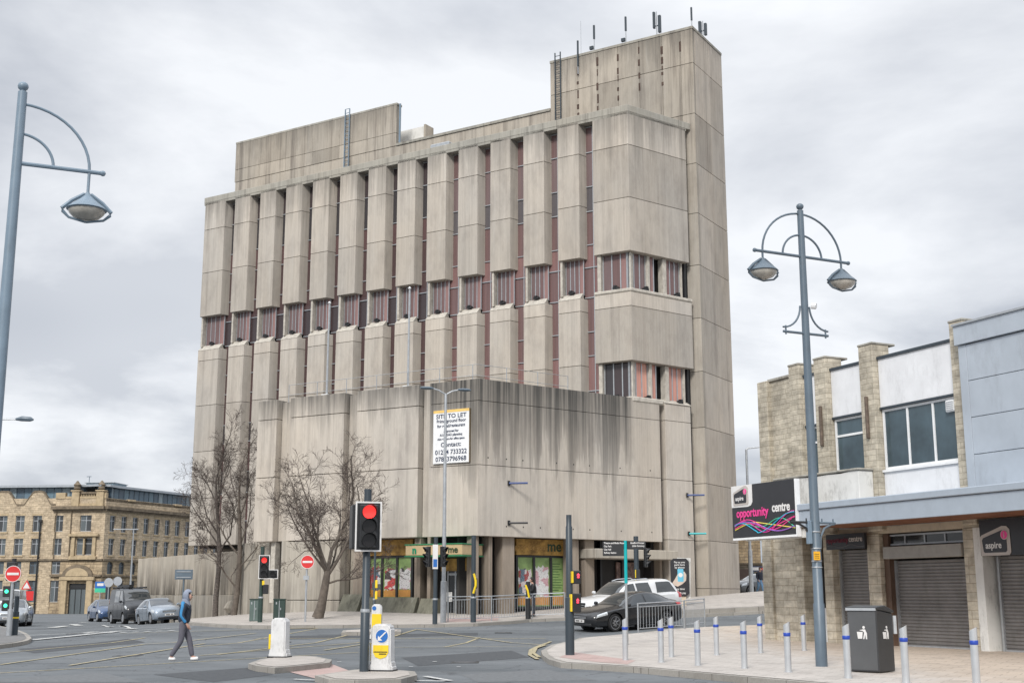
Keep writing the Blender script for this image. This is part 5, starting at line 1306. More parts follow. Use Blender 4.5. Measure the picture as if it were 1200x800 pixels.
# across the road, before the low wall
B = base(304.5, 729); H = hz(310, 640, B)
o = thing('traffic_light', 'traffic light showing red with an L shaped board, beside green cabinets', 'traffic light', B, R(8), 'traffic lights'); pole(o, H, .085, GREENCAB, hz(306, 700, B)); head3(o, .1, hz(311, 664, B), 'r', .16, .43, 0., False, L_shape=True)
pushbox(o, hz(311, 690, B), None, 0, .2, .12, .2, False); m = MB(); m.box(ID, .04, .14, -.18, -.1, hz(311, 685, B), hz(311, 680, B)); m.build('yellow_side', YEL, o)
# twin-headed signal before the entrance
B = base(509.6, 731); H = hz(511, 629, B)
o = thing('traffic_light', 'black traffic light with two side facing heads before the shop entrance', 'traffic light', B, 0, 'traffic lights'); pole(o, H, .085, SLATE_D, hz(510, 702, B))
head3(o, -.12, hz(505, 652, B), '', .15, .42, R(-62), False); head3(o, .14, hz(520, 652, B), '', .15, .42, R(58), False)
m = MB(); zb2 = hz(510, 652, B); m.box(ID, -.12, .1, -.1, -.085, zb2-.5, zb2+.5); m.build('white_strip', SWH, o); m = MB(); m.box(ID, -.09, .07, -.11, -.101, zb2-.42, zb2-.1); m.build('blue_sign', BLUE, o)
# plain post with yellow push button
B = base(554.6, 729); o = thing('crossing_post', 'blue grey crossing post with a yellow push button unit by the railing', 'post', B, 0, 'pedestrian crossing posts'); pole(o, hz(555, 627, B), .1, SLATE_D, hz(555, 700, B))
m = MB(); zz_ = hz(555, 683, B); m.box(ID, .0, .17, -.2, -.08, zz_-.22, zz_+.22); q = m.build('push_button_unit', BLACKM, o, bevel=.02); m = MB(); m.tube([(.02,-.22,zz_+.4),(.1,-.24,zz_+.1),(.1,-.24,zz_-.1),(.0,-.22,zz_-.42)], .05, 6); m.build('yellow_band', YEL, q)
B = base(619, 725); o = thing('crossing_post', 'short black crossing post with a yellow strip behind the railing', 'post', B, 0, 'pedestrian crossing posts'); pole(o, hz(619, 681, B), .1, BLACKM, .9)
m = MB(); zz_ = hz(619, 693, B); m.tube([(-.12,-.13,zz_+.3),(-.02,-.15,zz_+.05),(.04,-.15,zz_-.25)], .045, 6); m.build('yellow_strip', YEL, o)
# thin dark post behind the big signal
B = base(438, 728); o = thing('crossing_post', 'thin dark post with yellow strips in front of the poster windows', 'post', B, 0, 'pedestrian crossing posts'); pole(o, hz(438, 645, B), .05, SLATE_D, hz(438, 702, B))
for yy in (684, 697): m = MB(); zz_ = hz(438, yy, B); m.box(ID, .04, .14, -.14, -.05, zz_-.17, zz_+.17); m.build('yellow_strip', YEL, o, bevel=.02)
# tall post on the right-hand pavement
B = base(668, 767.5); H = hz(666, 603, B); o = thing('crossing_post', 'tall dark post with two red man boxes at the kerb of the bollard pavement', 'post', B, R(20), 'pedestrian crossing posts')
m = MB(); m.tube([(0,0,0),(0,0,hz(667,700,B)),(0,0,hz(667,699,B)),(0,0,H-.3),(0,0,H-.28),(0,0,H)], [.115,.115,.085,.085,.07,.07], 14); m.build('pole', SLATE_D, o, smooth=True)
pushbox(o, hz(671, 676, B), 'r', 0, .14, .1, .165); pushbox(o, hz(671, 706, B), 'r', 0, .12, .12, .235)
# signal behind the finger post
B = base(746.5, 741, .12); B = V((at(746.5, 700, 57).x, 57, g(6, 57)+.12)); o = thing('traffic_light', 'dark traffic light seen sideways behind the finger post', 'traffic light', B, 0, 'traffic lights'); pole(o, hz(746, 628, B), .11, SLATE_D, 1.3)
head3(o, .22, hz(753, 653, B), '', .16, .42, R(70), False); pushbox(o, hz(747, 672, B), None, 0, .05, .09, .2)
# left edge cluster
B = base(10, 744); o = thing('traffic_light', 'black traffic light with two green lamps at the left edge', 'traffic light', B, 0, 'traffic lights'); pole(o, hz(11, 654, B), .08, BLACKM, hz(11, 705, B))
m = MB(); z1 = hz(8, 680, B); z2 = hz(8, 658, B); m.box(ID, -.24, .1, -.1, .12, z1, z2); m.build('signal_head', BLACKM, o, bevel=.02)
for py in (692.5, 709):
    z_ = hz(6, py, B); m = MB(); m.box(ID, -.27, .03, -.2, -.02, z_-.2, z_+.2); q = m.build('pedestrian_signal', BLACKM, o, bevel=.02); m = MB(); disc(m, (-.12, z_), .07, -.215, -.202, 12); m.build('green_lamp', LG, q)
B = base(22, 744); B.x = base(18, 744).x; o = thing('guard_post', 'short dark round post beside the left no entry sign', 'post', B); m = MB(); h = hz(20, 698, B); m.tube([(0,0,0),(0,0,h*.6),(0,0,h*.61),(0,0,h)], [.115,.115,.085,.085], 12); m.build('post_body', SLATE_D, o, smooth=True); m = MB(); m.lathe([(.119,-.03),(.12,.03)], (0,0,h*.45), seg=12); m.build('yellow_band', YEL, o)
def noentry(B, z, r, label, mat=GALV, thick=.05, x=0., sleeve=0):
    o = thing('no_entry_sign', label, 'road sign', B, 0, 'no entry signs')
    m = MB(); m.tube([(0,0,0),(0,0,.95),(0,0,.96),(0,0,z)], [max(thick, sleeve or thick)]*2+[thick]*2, 10); m.build('pole', mat, o, smooth=True)
    m = MB(); disc(m, (x, z), r, -thick-.03, -thick-.005, 28); q = m.build('sign_plate', RED, o)
    m = MB(); m.box(ID, x-r*.72, x+r*.72, -thick-.038, -thick-.032, z-r*.15, z+r*.15); m.build('white_bar', SWH, q)
    m = MB(); n = 28; pa = [(x+r*math.cos(2*math.pi*j/n), z+r*math.sin(2*math.pi*j/n)) for j in range(n)]; pb = [(x+r*.93*math.cos(2*math.pi*j/n), z+r*.93*math.sin(2*math.pi*j/n)) for j in range(n)]
    for j in range(n): m.plate(ID, [pa[j], pa[(j+1)%n], pb[(j+1)%n], pb[j]], -thick-.037, -thick-.031)
    m.build('white_rim', SWH, q); return o
B = base(10, 744); B.x = at(13, 744, B.y).x+.05; B = V((at(13.5, 700, B.y-.5).x, B.y-.5, B.z)); noentry(B, hz(15, 672, B), .3, 'no entry sign on a thick grey post at the left edge', GALV, .055, 0.02, .1)
B = base(356, 728); B.x = at(358.5, 700, B.y).x; o = noentry(B, hz(360, 658, B), .29, 'no entry sign on a slim grey post beside the leaning tree', GALV, .045, 0.03)
m = MB(); m.box(ID, -.12, .12, -.13, -.05, hz(357,679,B), hz(357,674,B)); m.build('grey_box', GALV, o)
# rear of a sign in front of the low wall
B = base(215, 727); Y = 71; B = V((at(215, 690, Y).x, Y, g(at(215, 690, Y).x, Y)+.12)); o = thing('road_sign', 'grey back of a rectangular road sign before the concrete wall', 'road sign', B)
m = MB(); m.tube([(0,0,0),(0,0,hz(215,667,B))], .05, 8); m.build('pole', SLATE, o); m = MB(); m.box(ID, -.5, .5, -.09, -.06, hz(215,678.5,B), hz(215,667,B)); m.build('sign_plate', SLATE, o, bevel=.01)
m = MB()
for z in (hz(215,676,B), hz(215,669.5,B)): m.box(ID, -.4, .4, -.12, -.09, z-.02, z+.02)
m.build('stiffener', GALV, o)
# warning and parking signs beyond the junction on the left
def smallsign(px, pyb, pyt, Y, kind, label):
    B = V((at(px, 700, Y).x, Y, g(at(px, 700, Y).x, Y)+.05)); o = thing('road_sign', label, 'road sign', B); z = hz(px, pyt, B)
    m = MB(); m.tube([(0,0,0),(0,0,z)], .05, 8); m.build('pole', GALV, o)
    if kind == 'warn':
        m = MB(); m.plate(ID, [(-.45,z-.8),(.45,z-.8),(0,z)], -.09, -.06); q = m.build('triangle_plate', RED, o); m = MB(); m.plate(ID, [(-.3,z-.72),(.3,z-.72),(0,z-.2)], -.1, -.091); m.build('white_centre', SWH, q)
        m = MB(); m.box(ID, -.65, .65, -.09, -.06, z-1.75, z-.95); m.build('red_plate', RED, o)
    elif kind == 'blue':
        m = MB(); disc(m, (0, z-.4), .42, -.09, -.06, 20); m.build('round_plate', GALV, o)
    else:
        m = MB(); m.box(ID, -.5, .5, -.09, -.06, z-1.0, z); q = m.build('sign_plate', BLUE, o); m = MB(); m.box(ID, -.5, .5, -.1, -.091, z-1.0, z-.62); m.build('green_strip', SGR, q); m = MB(); m.box(ID, -.3, .3, -.1, -.091, z-.4, z-.15); m.build('white_mark', SWH, q)
smallsign(30.5, 700, 679, 110, 'warn', 'red warning triangle over a red plate before the stone building')
smallsign(117, 700, 681, 120, 'sq', 'blue and green square sign above the blue car')
smallsign(126.5, 700, 677, 118, 'blue', 'round grey backed sign on a pole left of the van')
smallsign(137, 700, 675.5, 122, 'blue', 'round sign on a pole directly behind the van')
B = V((at(152, 700, 112).x, 112, -.4)); o = thing('street_lamp', 'thin grey lamp column in front of the stone building', 'street lamp', B); m = MB(); z = hz(153, 620, B); m.tube([(0,0,0),(0,0,z)], [.1,.05], 8); m.build('pole', GALV, o); m = MB(); m.box(ID, -1.8, .4, -.06, .06, z-.02, z+.06); m.build('lantern', GALV, o)
B = base(184, 722); B = V((at(183.5, 700, 84).x, 84, g(-23, 84)+.1)); o = thing('thin_post', 'thin leaning post before the concrete wall above the silver hatchback', 'post', B); m = MB(); m.tube([(0,0,0),(.35,0,hz(185,679,B))], .04, 6); m.build('post_body', GALV, o); m = MB(); m.box(ID, .28, .42, -.05, .05, hz(185,681,B), hz(185,677.5,B)); m.build('cap', BLACKM, o)
# --- bollards on the islands
def shell(name, B, w, d, h, label, rz=0.):
    o = thing('traffic_bollard', label, 'bollard', B, rz, 'plastic traffic island bollards')
    m = MB(); pr = [(-.5,0),(-.5,.12),(-.42,.18),(-.40,.9),(-.30,.99),(.30,.99),(.40,.9),(.42,.18),(.5,.12),(.5,0)]
    m.plate(ID, [(a*w, z*h) for a, z in pr], -d/2, d/2); m.build('shell', WHITED2, o, bevel=.03, bseg=2)
    m = MB(); m.box(ID, -w*.52, w*.52, -d*.6, d*.6, 0, .035); m.build('base_plate', BLACKM, o); return o
WHITED2 = plain('grimy_white_plastic', (.62,.62,.62), .5, var=.1, nscale=4, dirt=.4)
B = base(327.5, 770); o = shell('a', B, .47, .3, hz(327, 723, B), 'grimy blank white bollard with a yellow side on the far small island', R(-14)); m = MB(); m.box(ID, -.245, -.19, -.13, .13, .2, .55); m.build('yellow_side', YEL, o, bevel=.01)
B = base(448, 786); h = hz(448, 730, B); o = shell('b', B, .50, .32, h, 'white and yellow keep left bollard with a blue arrow disc', R(-12))
m = MB(); disc(m, (.03, h*.74), .125, -.172, -.161, 28); bd_ = m.build('blue_disc', BLUE, o)
m = MB(); disc(m, (.03, h*.74), .14, -.166, -.1605, 28); m.build('white_rim', SWH, o)
m = MB(); c = (.03, h*.74); s = .07
m.plate(ID, [(c[0]+.075,c[1]+.09),(c[0]+.09,c[1]+.07),(c[0]-.03,c[1]-.045),(c[0]+.01,c[1]-.085),(c[0]-.085,c[1]-.09),(c[0]-.075,c[1]+.01),(c[0]-.05,c[1]-.025)], -.178, -.173); m.build('white_arrow', SWH, bd_)
m = MB(); P_ = [(-.145,.58),(.17,.58),(.17,.42),(.12,.32),(.0,.28),(-.10,.32),(-.145,.42)]; m.plate(ID, [(a, z*h/1.0*.95) for a, z in P_], -.172, -.161); yp = m.build('yellow_panel', YEL, o)
m = MB(); m.box(ID, -.13, .15, -.176, -.173, h*.40, h*.42); m.box(ID, -.02, .13, -.18, -.173, h*.36, h*.38); m.build('black_strap', BLACKM, yp)
m = MB(); m.box(ID, -.225, -.165, -.12, .12, .2, h*.6); m.build('yellow_side', YEL, o, bevel=.01)
p = at(442, 707, 43); B = V((p.x, 43, g(p.x, 43)+.12)); B.z = .14; o = shell('c', B, .42, .3, p.z-B.z, 'farther white and yellow bollard rising behind the keep left bollard')
m = MB(); m.box(ID, -.15, .165, -.166, -.151, .4, (p.z-B.z)*.72); m.build('yellow_panel', YEL, o); m = MB(); disc(m, (-.08, (p.z-B.z)*.88), .07, -.166, -.151, 16); m.build('blue_disc', BLUE, o)
# --- cabinets
for px, wd, d_, lab in ((298, .42, .4, 'narrow pale green cabinet left of the traffic light'), (327, .5, .4, 'dark green street cabinet right of the traffic light')):
    B = base(px, 727.5); o = thing('street_cabinet', lab, 'cabinet', B, R(6), 'green street cabinets'); h = hz(px, 701, B)
    m = MB(); m.box(ID, -wd/2, wd/2, -.2, .2, 0, h-.05); m.build('body', GREENCAB if px > 300 else plain('faded_green', (.09,.13,.12), .6, dirt=.3), o, bevel=.02)
    m = MB(); m.box(ID, -wd/2-.02, wd/2+.02, -.22, .22, h-.05, h); m.build('lid', GREENCAB, o, bevel=.01)
    m = MB(); m.box(ID, -.012, .012, -.206, -.2005, .05, h-.08); m.box(ID, .05, .08, -.22, -.2005, h*.5, h*.6); m.box(ID, -.15, -.1, -.207, -.2005, h*.75, h*.85); m.build('door_details', GALV, o)
# --- guardrails
def railing(pts, label, H=1.02, mat=GALV):
    o = world_thing('guardrail', label, 'railing', tuple(pts[0])); 
    for a, b in zip(pts, pts[1:]):
        L = (b-a).length; n = max(1, round(L/2.0)); d = (b-a)/n
        for j in range(n):
            p0 = a+d*j; p1 = p0+d; u = d.normalized()
            for q in ([p0] if (j or a is not pts[0]) else [p0]): m = MB(); m.tube([q-V((0,0,.1)), q+V((0,0,H+.02))], .032, 6); m.build('post', mat, o)
            m = MB(); m.tube([p0+V((0,0,H)), p1+V((0,0,H))], .024, 6); m.tube([p0+u*.07+V((0,0,.14)), p1-u*.07+V((0,0,.14))], .018, 6); m.tube([p0+u*.07+V((0,0,H-.13)), p1-u*.07+V((0,0,H-.13))], .018, 6)
            m.build('rail', mat, o)
            m = MB(); k = 15
            for i in range(k): q = p0+u*(.12+(d.length-.24)*i/(k-1)); m.tube([q+V((0,0,.14)), q+V((0,0,H-.13))], .0095, 4, cap=False)
            m.build('bar_panel', mat, o)
    q = pts[-1]; m = MB(); m.tube([q-V((0,0,.1)), q+V((0,0,H+.02))], .032, 6); m.build('post', mat, o); return o
railing([base(525, 728.5), base(576, 727.5), base(624, 724), base(662, 722.5)], 'long galvanised guardrail along the far kerb before the shop windows', 1.05)
railing([base(748, 740.5), base(802, 736.5)], 'near galvanised guardrail panel in front of the dark saloon', 1.05)
railing([base(803, 736), base(826, 733)], 'short galvanised guardrail ending beside the road gap, right of the near guardrail panel', 1.05)
# --- finger post
B = base(735, 755.5); o = thing('finger_post', 'turquoise topped finger post with black town direction signs', 'signpost', B, R(-6))
zt = hz(735, 633, B); zm = hz(735, 683, B)
m = MB(); m.tube([(0,0,0),(0,0,zm)], .042, 10); m.build('grey_pole', GALV, o, smooth=True); m = MB(); m.tube([(0,0,zm),(0,0,zt)], .052, 10); m.build('turquoise_pole', TEAL, o, smooth=True)
za = hz(720, 651, B); zb = hz(720, 634, B)
m = MB(); m.box(ID, -.70, -.055, -.03, .03, za, zb); f1 = m.build('direction_board', BLACKM, o)
for j, s in enumerate(('Bus & Rail Interchange', 'City Park', 'City Hall', 'Cathedral Quarter')): txt('lettering', s, .085, (-.64, -.034, zb-.055-.095*j), (1,0), SWH, f1, align='LEFT', ext=.001, bold=.001) if False else None
for j, s in enumerate(('Theatre and Media Museum', 'City Park', 'City Hall', 'Railway Station')): txt('lettering', s, .075, (-.66, -.034, zb-.05-.098*j), (1,0), SWH, f1, align='LEFT', ext=.001, bold=.0015, sx=.82)
z3 = hz(750, 642.5, B)
m = MB(); m.box(ID, .055, .62, -.03, .03, z3, zb); f2 = m.build('direction_board', BLACKM, o)
for j, s in enumerate(('Bradford Forster', 'Little Germany')): txt('lettering', s, .075, (.58, -.034, zb-.05-.09*j), (1,0), SWH, f2, align='RIGHT', ext=.001, bold=.0015, sx=.82)
# --- poster totem
Y = 58.5; p = at(797.5, 700, Y); B = V((p.x, Y, g(p.x, Y)+.12)); o = thing('poster_stand', 'black poster panel with cut corners showing a hand holding a phone', 'advert', B, R(-12))
z1 = hz(797, 698, B); z2 = hz(797, 654, B); W_ = .42; c = .13
m = MB(); m.plate(ID, [(-W_+c,z1),(W_-c,z1),(W_,z1+c),(W_,z2-c),(W_-c,z2),(-W_+c,z2),(-W_,z2-c),(-W_,z1+c)], -.08, .08); pb_ = m.build('poster_panel', SB, o)
m = MB(); m.plate(ID, [(-W_-.03,z1-.1),(W_+.02,z1-.1),(W_+.08,z2+.02),(-W_+.3,z2+.04)], .081, .12); m.build('white_back_panel', WHITED, o)
m = MB(); m.box(ID, -.2, .25, -.02, .09, -.1, z1); m.build('stand', plain('cream_stand', (.55,.47,.36), .6), o)
zc3 = (z1+z2)/2
m = MB(); m.plate(ID, [(-.4,zc3-.32),(-.1,zc3-.42),(.12,zc3-.3),(.28,zc3-.15),(.3,zc3+.1),(.22,zc3+.25),(-.05,zc3+.25),(-.15,zc3+.05),(-.25,zc3-.12)], -.09, -.081); m.build('printed_hand', plain('skin_tone_print', (.55,.45,.38), .6), pb_)
m = MB(); m.plate(ID, rrect(-.1, .17, zc3-.2, zc3+.38, .04), -.098, -.091); q = m.build('printed_phone', plain('phone_print', (.12,.45,.62), .5, var=.2), pb_); m = MB(); disc(m, (.035, zc3+.1), .1, -.104, -.099, 16); m.build('phone_disc', SWH, q)
for j, (s, zz_) in enumerate((('Pay as you', z2-.17), ('park here', z2-.29), ('by phone', z2-.41), ('any time', z1+.32), ('park & pay', z1+.14))): txt('lettering', s, .12, (0, -.086, zz_), (1,0), SWH, pb_, ext=.001, bold=.002)
# --- litter bin
B = base(1030.5, 789); ang = R(45)
o = thing('litter_bin', 'large grey and black compacting litter bin with white tidy man symbols', 'litter bin', B, R(45))
w_ = .64; h = hz(1030, 712, B)
m = MB(); m.solid([(0,0,0.02),(w_,0,.02),(w_,w_,.02),(0,w_,.02),(0,0,h-.02),(w_,0,h-.1),(w_,w_,h-.1),(0,w_,h-.02)], [(0,1,5,4),(1,2,6,5),(2,3,7,6),(3,0,4,7),(4,5,6,7),(0,3,2,1)])
o.location = B+V((0,0,0))
BING = plain('bin_dark_grey', (.035,.037,.04), .4, var=.1); BINL = plain('bin_mid_grey', (.085,.088,.092), .45, var=.08)
m.build('body', BING, o, bevel=.02)
m = MB(); m.box(ID, -.004, -.0005, .02, w_-.02, .06, h-.06); side = m.build('side_panel', BINL, o)
m = MB(); m.solid([(-.02,-.02,h-.02),(w_+.02,-.02,h-.10),(w_+.02,w_+.02,h-.10),(-.02,w_+.02,h-.02),(-.02,-.02,h+.02),(w_*.5,-.02,h+.05),(w_*.5,w_+.02,h+.05),(-.02,w_+.02,h+.02),(w_+.02,-.02,h-.05),(w_+.02,w_+.02,h-.05)], [(0,1,8,5,4),(1,2,9,8),(2,3,7,6,9),(3,0,4,7),(4,5,6,7),(5,8,9,6),(0,3,2,1)])
m.build('lid', BING, o, bevel=.01)
m = MB(); m.box(ID, -.03, .0, -.005, w_+.005, h-.05, h+.0); m.build('silver_trim', STEEL, o)
m = MB(); m.tube([(w_+.03,-.02,h-.5),(w_+.03,-.02,h-.15)], .04, 8); m.build('handle', STEEL, o, smooth=True)
def tidy(F, x, z, s, root):
    m = MB(); disc(m, (x+.12*s, z+.62*s), .075*s, -.01, -.004, 14, F)
    m.plate(F, [(x+.0*s,z+.02*s),(x-.25*s,z+.02*s),(x-.3*s,z+.38*s),(x+.05*s,z+.38*s)], -.01, -.004)
    m.plate(F, [(x+.05*s,z+.52*s),(x+.2*s,z+.52*s),(x+.3*s,z+.3*s),(x+.3*s,z),(x+.23*s,z),(x+.2*s,z+.25*s),(x+.13*s,z+.0*s),(x+.06*s,z+.0*s),(x+.14*s,z+.34*s),(x+.08*s,z+.42*s),(x-.1*s,z+.5*s),(x-.12*s,z+.45*s)], -.0105, -.0045)
    m.build('tidy_man_symbol', SWH, root)
tidy(Fr((0,0),(1,0),(0,1)), w_*.5, h*.52, .36, o)
tidy(Fr((-.004,w_),(0,-1),(1,0)), w_*.5, h*.52, .36, o)
m = MB(); txt('lettering', 'recycle', .05, (w_*.62, -.022, h-.055), (1,0,-.12), SWH, o, ext=.001) if False else None
# small cleaning marker at foot of pillar
# ------------------------------------------------------------------ vehicles
def pchip(xs, ys):
    n = len(xs); h = [xs[i+1]-xs[i] for i in range(n-1)]; dl = [(ys[i+1]-ys[i])/h[i] for i in range(n-1)]
    d = [dl[0]]+[0 if dl[i-1]*dl[i] <= 0 else 2*dl[i-1]*dl[i]/(dl[i-1]+dl[i]) for i in range(1, n-1)]+[dl[-1]]
    def f(x):
        x = clamp(x, xs[0], xs[-1]); i = 0
        while i < n-2 and x > xs[i+1]: i += 1
        t = (x-xs[i])/h[i]
        return ys[i]*(1+2*t)*(1-t)**2+h[i]*d[i]*t*(1-t)**2+ys[i+1]*t*t*(3-2*t)+h[i]*d[i+1]*t*t*(t-1)
    return f
class Shape:
    def __init__(s, st):
        st = sorted(st); s.x = [q[0] for q in st]; s.f = [pchip(s.x, [q[k] for q in st]) for k in range(1, 6)]
    def sec(s, x):
        zb, zs, zt, ws, wt = [f(x) for f in s.f]
        a = ws*.93
        return [(0,zb),(ws*.82,zb),(ws*.965,zb+.07),(ws*.995,zb+.4*(zs-zb)),(ws,zb+.68*(zs-zb)),(ws*.975,zs-.035),(a,zs),
                (a*.45+wt*.55+.012, zs+(zt-.06-zs)*.55), (wt,zt-.055),(wt*.9,zt-.015),(wt*.5,zt+.006),(0,zt+.012)]
    def p(s, x, q, side=1):
        S = s.sec(x); i = min(int(q), len(S)-2); t = q-i
        return V((x, side*(S[i][0]*(1-t)+S[i+1][0]*t), S[i][1]*(1-t)+S[i+1][1]*t))
def car(name, label, cat, st, paint, wheels, wr, W, wins, screens, lights, B, heading, group='cars on the road', extra=None, plate_z=.45, spokes=5):
    S = Shape(st); o = thing(name, label, cat, B, heading, group)
    # follow the slope of the street
    c, s = math.cos(heading), math.sin(heading)
    zf = g(B.x+c*1.3, B.y+s*1.3); zr = g(B.x-c*1.3, B.y-s*1.3); zl = g(B.x-s*.8, B.y+c*.8); zr2 = g(B.x+s*.8, B.y-c*.8)
    o.rotation_euler = (math.atan2(zl-zr2, 1.6), -math.atan2(zf-zr, 2.6), heading)
    x0, x1 = S.x[0], S.x[-1]; n = 56; m = MB(); rings = []
    for i in range(n+1):
        t = i/n; x = x0+(x1-x0)*(t+.02*math.sin(-2*math.pi*t))
        sec = S.sec(x); ring = [V((x, y, z)) for y, z in sec]+[V((x, -y, z)) for y, z in sec[-2:0:-1]]
        rings.append(len(m.v)); m.v += ring; k = len(ring)
    for a, b in zip(rings, rings[1:]):
        for j in range(k): m.f.append([a+j, a+(j+1)%k, b+(j+1)%k, b+j]); m.mi.append(0)
    m.f.append([rings[0]+j for j in range(k)][::-1]); m.f.append([rings[-1]+j for j in range(k)]); m.mi += [0, 0]
    body = m.build('body', paint, o, smooth=True)
    cm = MB()
    for wx in wheels:
        cm.lathe([(wr+.07, -W/2-.3), (wr+.07, -W/2+.28)], (wx, 0, wr), 'y', 24); cm.lathe([(wr+.07, W/2-.28), (wr+.07, W/2+.3)], (wx, 0, wr), 'y', 24)
    cut = cm.build('cutter', BLACKM, None); md = body.modifiers.new('b', 'BOOLEAN'); md.operation = 'DIFFERENCE'; md.object = cut; md.solver = 'EXACT'
    cut.location = (0,0,0); sv = (o.location.copy(), o.rotation_euler.copy()); o.location = (0,0,0); o.rotation_euler = (0,0,0)
    bpy.context.view_layer.update(); dg = bpy.context.evaluated_depsgraph_get(); nm = bpy.data.meshes.new_from_object(body.evaluated_get(dg))
    body.modifiers.clear(); nm.name = 'body'; body.data = nm; bpy.data.objects.remove(cut); o.location, o.rotation_euler = sv
    try:
        bmx = bmesh.new(); bmx.from_mesh(nm)
        for e_ in bmx.edges: e_.smooth = not (len(e_.link_faces) == 2 and e_.calc_face_angle(0) > .75)
        for f_ in bmx.faces: f_.smooth = True
        bmx.to_mesh(nm); bmx.free()
    except Exception: pass
    def patch(nm_, mat, xb, xt, q0, q1, side, off=.01, nu=10, nv=5, par=None):
        m = MB(); P = []
        for j in range(nv+1):
            v = j/nv; q = q0+(q1-q0)*v; xa, xe = xb[0]+(xt[0]-xb[0])*v, xb[1]+(xt[1]-xb[1])*v
            for i in range(nu+1):
                x = xa+(xe-xa)*i/nu; p = S.p(x, q, side); dx = S.p(x+.02, q, side)-S.p(x-.02, q, side); dq = S.p(x, min(q+.1, 10.99), side)-S.p(x, q-.1, side)
                nn = dx.cross(dq); nn.normalize()
                if nn.y*side < 0 or (abs(nn.y) < .2 and nn.z < 0): nn = -nn
                P.append(p+nn*off)
        m.v = P
        for j in range(nv):
            for i in range(nu): a = j*(nu+1)+i; m.f.append([a, a+1, a+nu+2, a+nu+1]); m.mi.append(0)
        return m.build(nm_, mat, par or o, smooth=True)
    def screen(nm_, mat, xa, xb, mg, off=.01):
        m = MB(); P = []; nu, nv = 12, 6
        for j in range(nv+1):
            x = xa+(xb-xa)*j/nv; sec = S.sec(x); dz = S.sec(x+.02)[11][1]-S.sec(x-.02)[11][1]; nn = V((-dz, 0, .04)).normalized()
            for i in range(nu+1):
                u = -1+2*i/nu; q = 11-abs(u)*(3-mg); p = S.p(x, q, 1 if u >= 0 else -1); P.append(p+nn*off)
        m.v = P
        for j in range(nv):
            for i in range(nu): a = j*(nu+1)+i; m.f.append([a, a+1, a+nu+2, a+nu+1]); m.mi.append(0)
        return m.build(nm_, mat, o, smooth=True)
    for side in (-1, 1):
        for xb, xt, q0, q1 in wins: patch('window', CARGLASS, xb, xt, q0, q1, side)
    for nm_, xa, xb, mg in screens: screen(nm_, CARGLASS, xa, xb, mg)
    for side in (-1, 1):
        xb, xt, q0, q1 = lights['head']; hl = patch('headlight', HEADL, xb, xt, q0, q1, side, .008, 6, 3)
        pc = S.p(x1-.13, 5.0, side); m = MB(); m.lathe([(0,-.13),(.06,-.11),(.1,-.04),(.1,.03),(.07,.09),(0,.12)], (pc.x-.06, pc.y-side*.13, pc.z-.03), 'y', 12, (1.,.75)); m.build('headlamp_lens', HEADL, hl, smooth=True)
        xb, xt, q0, q1 = lights['tail']; patch('tail_light', TAILL, xb, xt, q0, q1, side, .008, 5, 3)
        xm = lights['mirror'][0]; zm = lights['mirror'][1]; yy = S.p(xm, 6, side).y
        m = MB(); m.lathe([(0,-.1),(.06,-.08),(.075,.0),(.06,.08),(0,.1)], (xm, yy+side*.12, zm), 'y', 10, (.8,1)); m.tube([(xm,yy-side*.02,zm-.05),(xm,yy+side*.06,zm-.03)], .02, 5); m.build('mirror', paint, o, smooth=True)
        # door handle and door seams
        for hx in lights['handles']: p = S.p(hx, 5.1, side); m = MB(); m.box(ID, hx-.09, hx+.09, p.y-.01, p.y+.02 if side > 0 else p.y+.01, p.z-.02, p.z+.01) if side > 0 else m.box(ID, hx-.09, hx+.09, p.y-.02, p.y+.01, p.z-.02, p.z+.01); m.build('door_handle', STEEL if name != 'saloon_car' else paint, o)
        for sx in lights['seams']:
            m = MB(); m.tube([S.p(sx, q, side)+V((0,side*.001,0)) for q in (2.2,3,4,5,5.9)], .006, 4); m.build('door_seam', BLACKM, o)
        m = MB(); m.tube([S.p(x, 2.0, side)+V((0,side*.003,0)) for x in [wheels[1]+wr+.1+(wheels[0]-wheels[1]-2*wr-.2)*j/6 for j in range(7)]], .025, 5); m.build('sill', BLACKM, o)
    zg = lights['grille']; xf = x1
    m = MB(); m.box(ID, xf-.05, xf+.012, -zg[0], zg[0], zg[1], zg[2]); gr = m.build('grille', BLACKM, o, bevel=.02)
    m = MB()
    for j in range(2): z = zg[1]+(zg[2]-zg[1])*(j+1)/3; m.box(ID, xf+.012, xf+.018, -zg[0]*.9, zg[0]*.9, z-.008, z+.008)
    m.build('grille_bar', STEEL, gr)
    m = MB(); m.box(ID, xf-.05, xf+.01, -W*.36, W*.36, st[0][1] if False else .24, .34); m.build('lower_intake', BLACKM, o, bevel=.02)
    m = MB(); m.box(ID, xf-.02, xf+.03, -.26, .26, plate_z-.055, plate_z+.055); pt = m.build('number_plate', SWH, o)
    m = MB()
    for j in range(7):
        if j != 4: m.box(ID, xf+.031, xf+.034, -.21+j*.06, -.17+j*.06, plate_z-.035, plate_z+.035)
    m.build('plate_characters', BLACKM, pt)
    m = MB(); m.box(ID, x0-.03, x0+.02, -.26, .26, .6, .71); m.build('number_plate', YEL, o)
